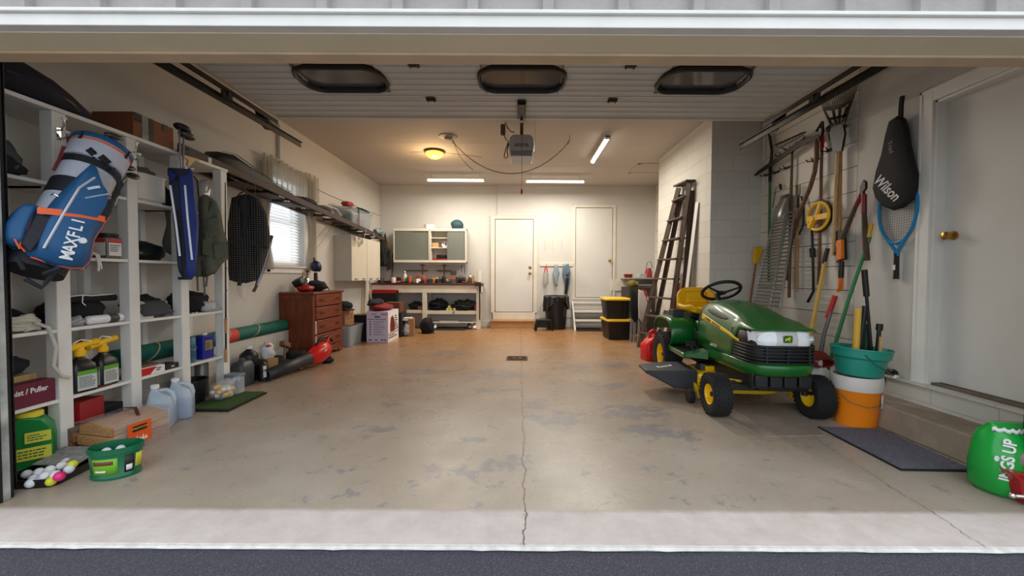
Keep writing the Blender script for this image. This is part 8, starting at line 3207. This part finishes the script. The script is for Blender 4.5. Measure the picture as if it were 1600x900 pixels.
# seed bag and red spreader part at the right edge
SG = M('glossy green seed bag', (24, 160, 62), .25, var=.15, scale=6)
t = thing('seed_bag', 'shiny green grass seed bag with white lettering at the right edge', 'bag', (2.535, 2.03, 0))
t.scale = (.88, .92, 1)
mb = MB()
rg = []
for z, a, b in ((0, .14, .09), (.03, .17, .115), (.14, .175, .12), (.25, .165, .11), (.31, .14, .085), (.345, .12, .04), (.36, .125, .018)):
    rg.append([Vector((a * math.copysign(abs(math.cos(q_)) ** .7, math.cos(q_)) * (1 + .03 * math.sin(z * 60 + q_ * 3)), b * math.copysign(abs(math.sin(q_)) ** .8, math.sin(q_)) * (1 + .05 * math.sin(z * 45 + q_ * 5)), z)) for q_ in [2 * PI * i / 30 for i in range(30)]])
mb.rings(rg); mb.build('bag_body', SG, t, smooth=True, auto=60)
mb = MB(); mb.grid(lambda u, v: Vector((-.14 + .2 * u, -.03 - .045 * math.sin(u * 3), .325 + .02 * v + .006 * math.sin(u * 40))), 20, 2); mb.build('white_seam', PAPER, t, solid=.003)
text_mesh('bag_lettering', 'INGS UP', .07, PAPER, t, (-.125, -.098, .20), frame_rot((.1, 0, 1), (-.85, .5, .1)), .001, bold=.002, sx=.8)
mb = MB(); mb.lathe([(0, 0), (.014, 0), (.014, -.003), (0, -.004)], (-.160, -.072, .20), 16, axis='y'); mb.build('round_mark', PAPER, t)
mb = MB(); mb.box((.13, -.10, .24), (.06, .02, .07)); mb.build('yellow_flash', YELLOW, t)
t = thing('red_hitch', 'glossy dark red metal housing with chrome bolt at the right edge', 'machine housing', (2.455, 1.915, 0))
RG = M('glossy dark red', (150, 20, 26), .25)
mb = MB(); mb.prism([(-.10, .115), (.12, .09), (.14, .07), (.14, -.045), (-.02, -.045), (-.045, .02), (-.055, .075)], .07, 'y', (0.02, -.0, .05)); mb.build('housing', RG, t, bevel=.012, seg=3)
mb = MB(); mb.lathe([(.0, -.05), (.05, -.045), (.075, -.02), (.075, .03), (0, .03)], (.09, 0, .076), 26, axis='y'); mb.build('round_drum', RG, t, smooth=True)
mb = MB(); mb.tube([(-.06, -.02, .05), (.0, -.04, .055)], .010, 10); mb.ball((-.06, -.02, .05), .014); mb.build('chrome_bolt', CHROME, t, smooth=True)
mb = MB(); lump(mb, (.07, .02, .21), (.13, .06, .10), seed=88, amp=.1); mb.build('grey_cap', M('grey cast metal', (128, 118, 108), .6), t, smooth=True)

# ---- ladder, plank, gas can, folding chairs, wall shelf
t = thing('step_ladder', 'tall dark wooden folding ladder leaning on the block wall', 'ladder', (2.0, 5.85, 0))
top = [Vector((2.27, 5.72, 2.38)), Vector((2.27, 5.36, 2.36))]
bot = [Vector((1.88, 6.22, .0)), Vector((2.08, 5.60, .0))]
LW_ = wood('dark painted ladder wood', (92, 72, 58), (58, 44, 36), .7)
def rail(a, b, w_=.095, th=.05):
    d = (b - a); mb = MB()
    mb.tube([a, b], w_ / 2 * 1.25, 4, flat=th / w_ * 1.2, up=(1, 0, 0)); return mb
for i in (0, 1):
    pw(rail(bot[i], top[i]), 'front_rail', LW_, t)
off = Vector((.10, -.05, 0))
for i in (0, 1):
    pw(rail(bot[i] + Vector((.18, -.02, 0)), top[i] + Vector((.03, -.02, -.1)), .05), 'rear_rail', LW_, t)
for k_ in range(8):
    u = .10 + k_ * .118
    a, b = bot[0].lerp(top[0], u), bot[1].lerp(top[1], u)
    mb = MB(); mb.box((a + b) / 2, (.12, (b - a).length, .022), rot=Matrix.Rotation(math.atan2((b - a).y, (b - a).x) - PI / 2, 3, 'Z'))
    pw(mb, 'step', LW_, t, bevel=.003)
mb = MB(); mb.box((top[0] + top[1]) / 2 + Vector((-.0, 0, .03)), (.13, .46, .024), rot=(R(3), 0, 0)); pw(mb, 'top_cap', LW_, t, bevel=.003)
mb = MB(); mb.tube([Vector((1.93, 5.62, .02)), Vector((2.04, 5.50, .64))], .036, 4, flat=.35); lab(pw(mb, 'metal_brace', M('scuffed aluminium', (158, 156, 152), .4, .7), t), 'bright aluminium brace')
mb = MB(); mb.tube([Vector((2.15, 5.55, .02)), Vector((2.20, 5.50, 1.02))], .022, 4, flat=.4); lab(pw(mb, 'orange_strip', M('faded orange', (190, 70, 30), .5), t), 'orange strip')
A, B = atX(1073, 448, 2.25), atX(1089, 316, 2.315)
t = thing('white_plank', 'long white painted plank leaning beside the dark ladder', 'plank', (B.x - .1, A.y, 0))
base_ = Vector((2.19, A.y + .1, 0))
mb = MB(); mb.tube([base_, B], .05, 4, flat=.25, up=(1, 0, 0)); pw(mb, 'plank', WHITE, t)
t = thing('gas_can', 'red plastic fuel can with black cap and white warning label', 'fuel can', (1.80, 5.28, 0), R(12))
RC = M('fuel can red', (214, 22, 20), .35)
mb = MB()
mb.rings([[Vector((a * s_ + ox, b * s2, z)) for a, b in rrect(.32, .22, .05, 5)] for z, s_, s2, ox in ((0, .94, .92, 0), (.012, 1, 1, 0), (.21, .98, 1, 0), (.27, .78, .8, .02), (.315, .48, .5, .03), (.32, .40, .4, .03))])
mb.build('can_body', RC, t, smooth=True, auto=50)
mb = MB(); mb.tube([(-.07, 0, .28), (-.06, 0, .37), (-.02, 0, .39), (.02, 0, .37), (.03, 0, .31)], .020, 10); mb.build('handle', RC, t, smooth=True)
mb = MB(); mb.tube([(.06, 0, .31), (.09, 0, .36), (.07, 0, .40)], [.034, .03, .016], 12); mb.build('spout_cap', BLACKP, t, smooth=True)
mb = MB(); mb.box((.07, -.1115, .12), (.13, .003, .13)); lb = mb.build('label', BLACKP, t)
mb = MB(); mb.box((.06, -.1135, .115), (.065, .002, .075)); mb.box((.07, -.1135, .172), (.10, .002, .012)); w_ = mb.build('white_field', PAPER, lb)
lines_print(lb, .06, .06, (.06, -.115, .115), FACE_NY, 5, BLACKP, seed=41)
# folding chairs bundle
STR = M('white striped canvas', (196, 190, 184), .85, var=.1)
for i, (x, y, cl, lb) in enumerate(((1.93, 6.72, BLACKF, 'folded camp chair with black canvas behind the fuel can'), (2.02, 6.58, STR, 'folded camp chair with white canvas behind the fuel can'), (2.14, 6.80, M('red striped canvas', (150, 52, 44), .85), 'folded camp chair with red and white striped canvas nearest the ladder'))):
    t = thing('folding_chair', lb, 'folding chair', (x, y, 0))
    for k_ in range(4):
        mb = MB(); mb.tube([(-.05 + .03 * k_, .02 * (k_ % 2), 0), (-.03 + .025 * k_, 0, .86 - .05 * (k_ % 2))], .010, 8); mb.build('frame_tube', STEEL, t)
    mb = MB()
    q = [(-.06, .90), (.03, .86), (.10, .60), (.12, .45), (.02, .32), (-.05, .42), (-.06, .65)]
    puffy(mb, q, 0, .035, k=.93)
    mb.xform(Matrix.Rotation(R(90), 4, 'X'))
    mb.xform(Matrix.Translation((.0, -.03, 0)))
    mb.build('canvas', cl, t, smooth=True, auto=50)
    if i == 2:
        for k_ in range(3):
            mb = MB(); mb.box((-.03 + k_ * .045, -.075, .68 - .02 * k_), (.018, .006, .26), rot=(0, R(-15), 0)); mb.build('white_stripe', PAPER, t)
    if i == 1:
        mb = MB(); mb.tube([(-.06, -.05, .42), (.0, -.07, .33), (.10, -.06, .40), (.13, -.05, .47)], .008, 6); mb.build('black_edging', BLACKP, t)
# wall shelf in the alcove
t = thing('wall_shelf', 'grey wall shelf in the alcove right of the back door', 'shelf', (2.6, 8.4, 1.02))
mb = MB(); mb.bb(2.20, RW, 8.0, BW - .035, 1.06, 1.085); pw(mb, 'shelf_board', M('grey board', (168, 164, 156), .6), t)
mb = MB(); mb.bb(2.05 + .35, RW, 8.05, BW - .035, .93, .95); pw(mb, 'lower_board', M('grey board', (168, 164, 156), .6), t)
mb = MB(); mb.bb(2.0, RW, BW - .06, BW - .036, .80, 1.05); pw(mb, 'back_rail', OLDWHITE, t)
for i in range(4):
    mb = MB(); mb.lathe([(0, 0), (.06, 0), (.10, .022), (.095, .024), (.05, .008), (0, .008)], n=22)
    tag(mb.build('red_saucer', M('terracotta red', (178, 66, 44), .6), loc=(px_x(980, 8.2) + .02, 8.2, 1.086 + .017 * i), smooth=True), 'red plastic saucer in the stack on the alcove shelf', 'saucer', 'stacked red saucers')
t = boxt('glass_box', 'grey translucent box on the alcove shelf beside the red saucers', 'box', 2.44, 2.60, 8.12, 8.3, 1.086, 1.17, FOGGY)
t = thing('red_watering_can', 'dark red watering can with wire handle on the alcove shelf', 'watering can', (2.66, 8.2, 1.086))
mb = MB(); mb.lathe([(0, 0), (.08, 0), (.07, .12), (.05, .2), (0, .2)], n=20); mb.tube([(-.06, 0, .08), (-.16, 0, .03)], .016, 8); mb.build('can_body', M('dark red enamel', (150, 30, 26), .4), t, smooth=True)
mb = MB(); mb.tube([(-.05, 0, .2), (-.03, 0, .31), (.04, 0, .34), (.08, 0, .2)], .006, 6); mb.build('handle', SOIL, t)
t = boxt('dark_carton', 'dark box standing on the floor under the alcove shelf', 'box', 2.1, 2.6, 7.6, 8.2, 0, .90, M('dark board', (52, 44, 38), .8))
soft('green_shrub_pot', 'yellowish green plant scraps in the dark box at the alcove', 'plant', (2.2, 7.75, .901), (.2, .2, .14), M('dry olive leaves', (120, 106, 50), .9), 91, amp=.3, wr=.3)
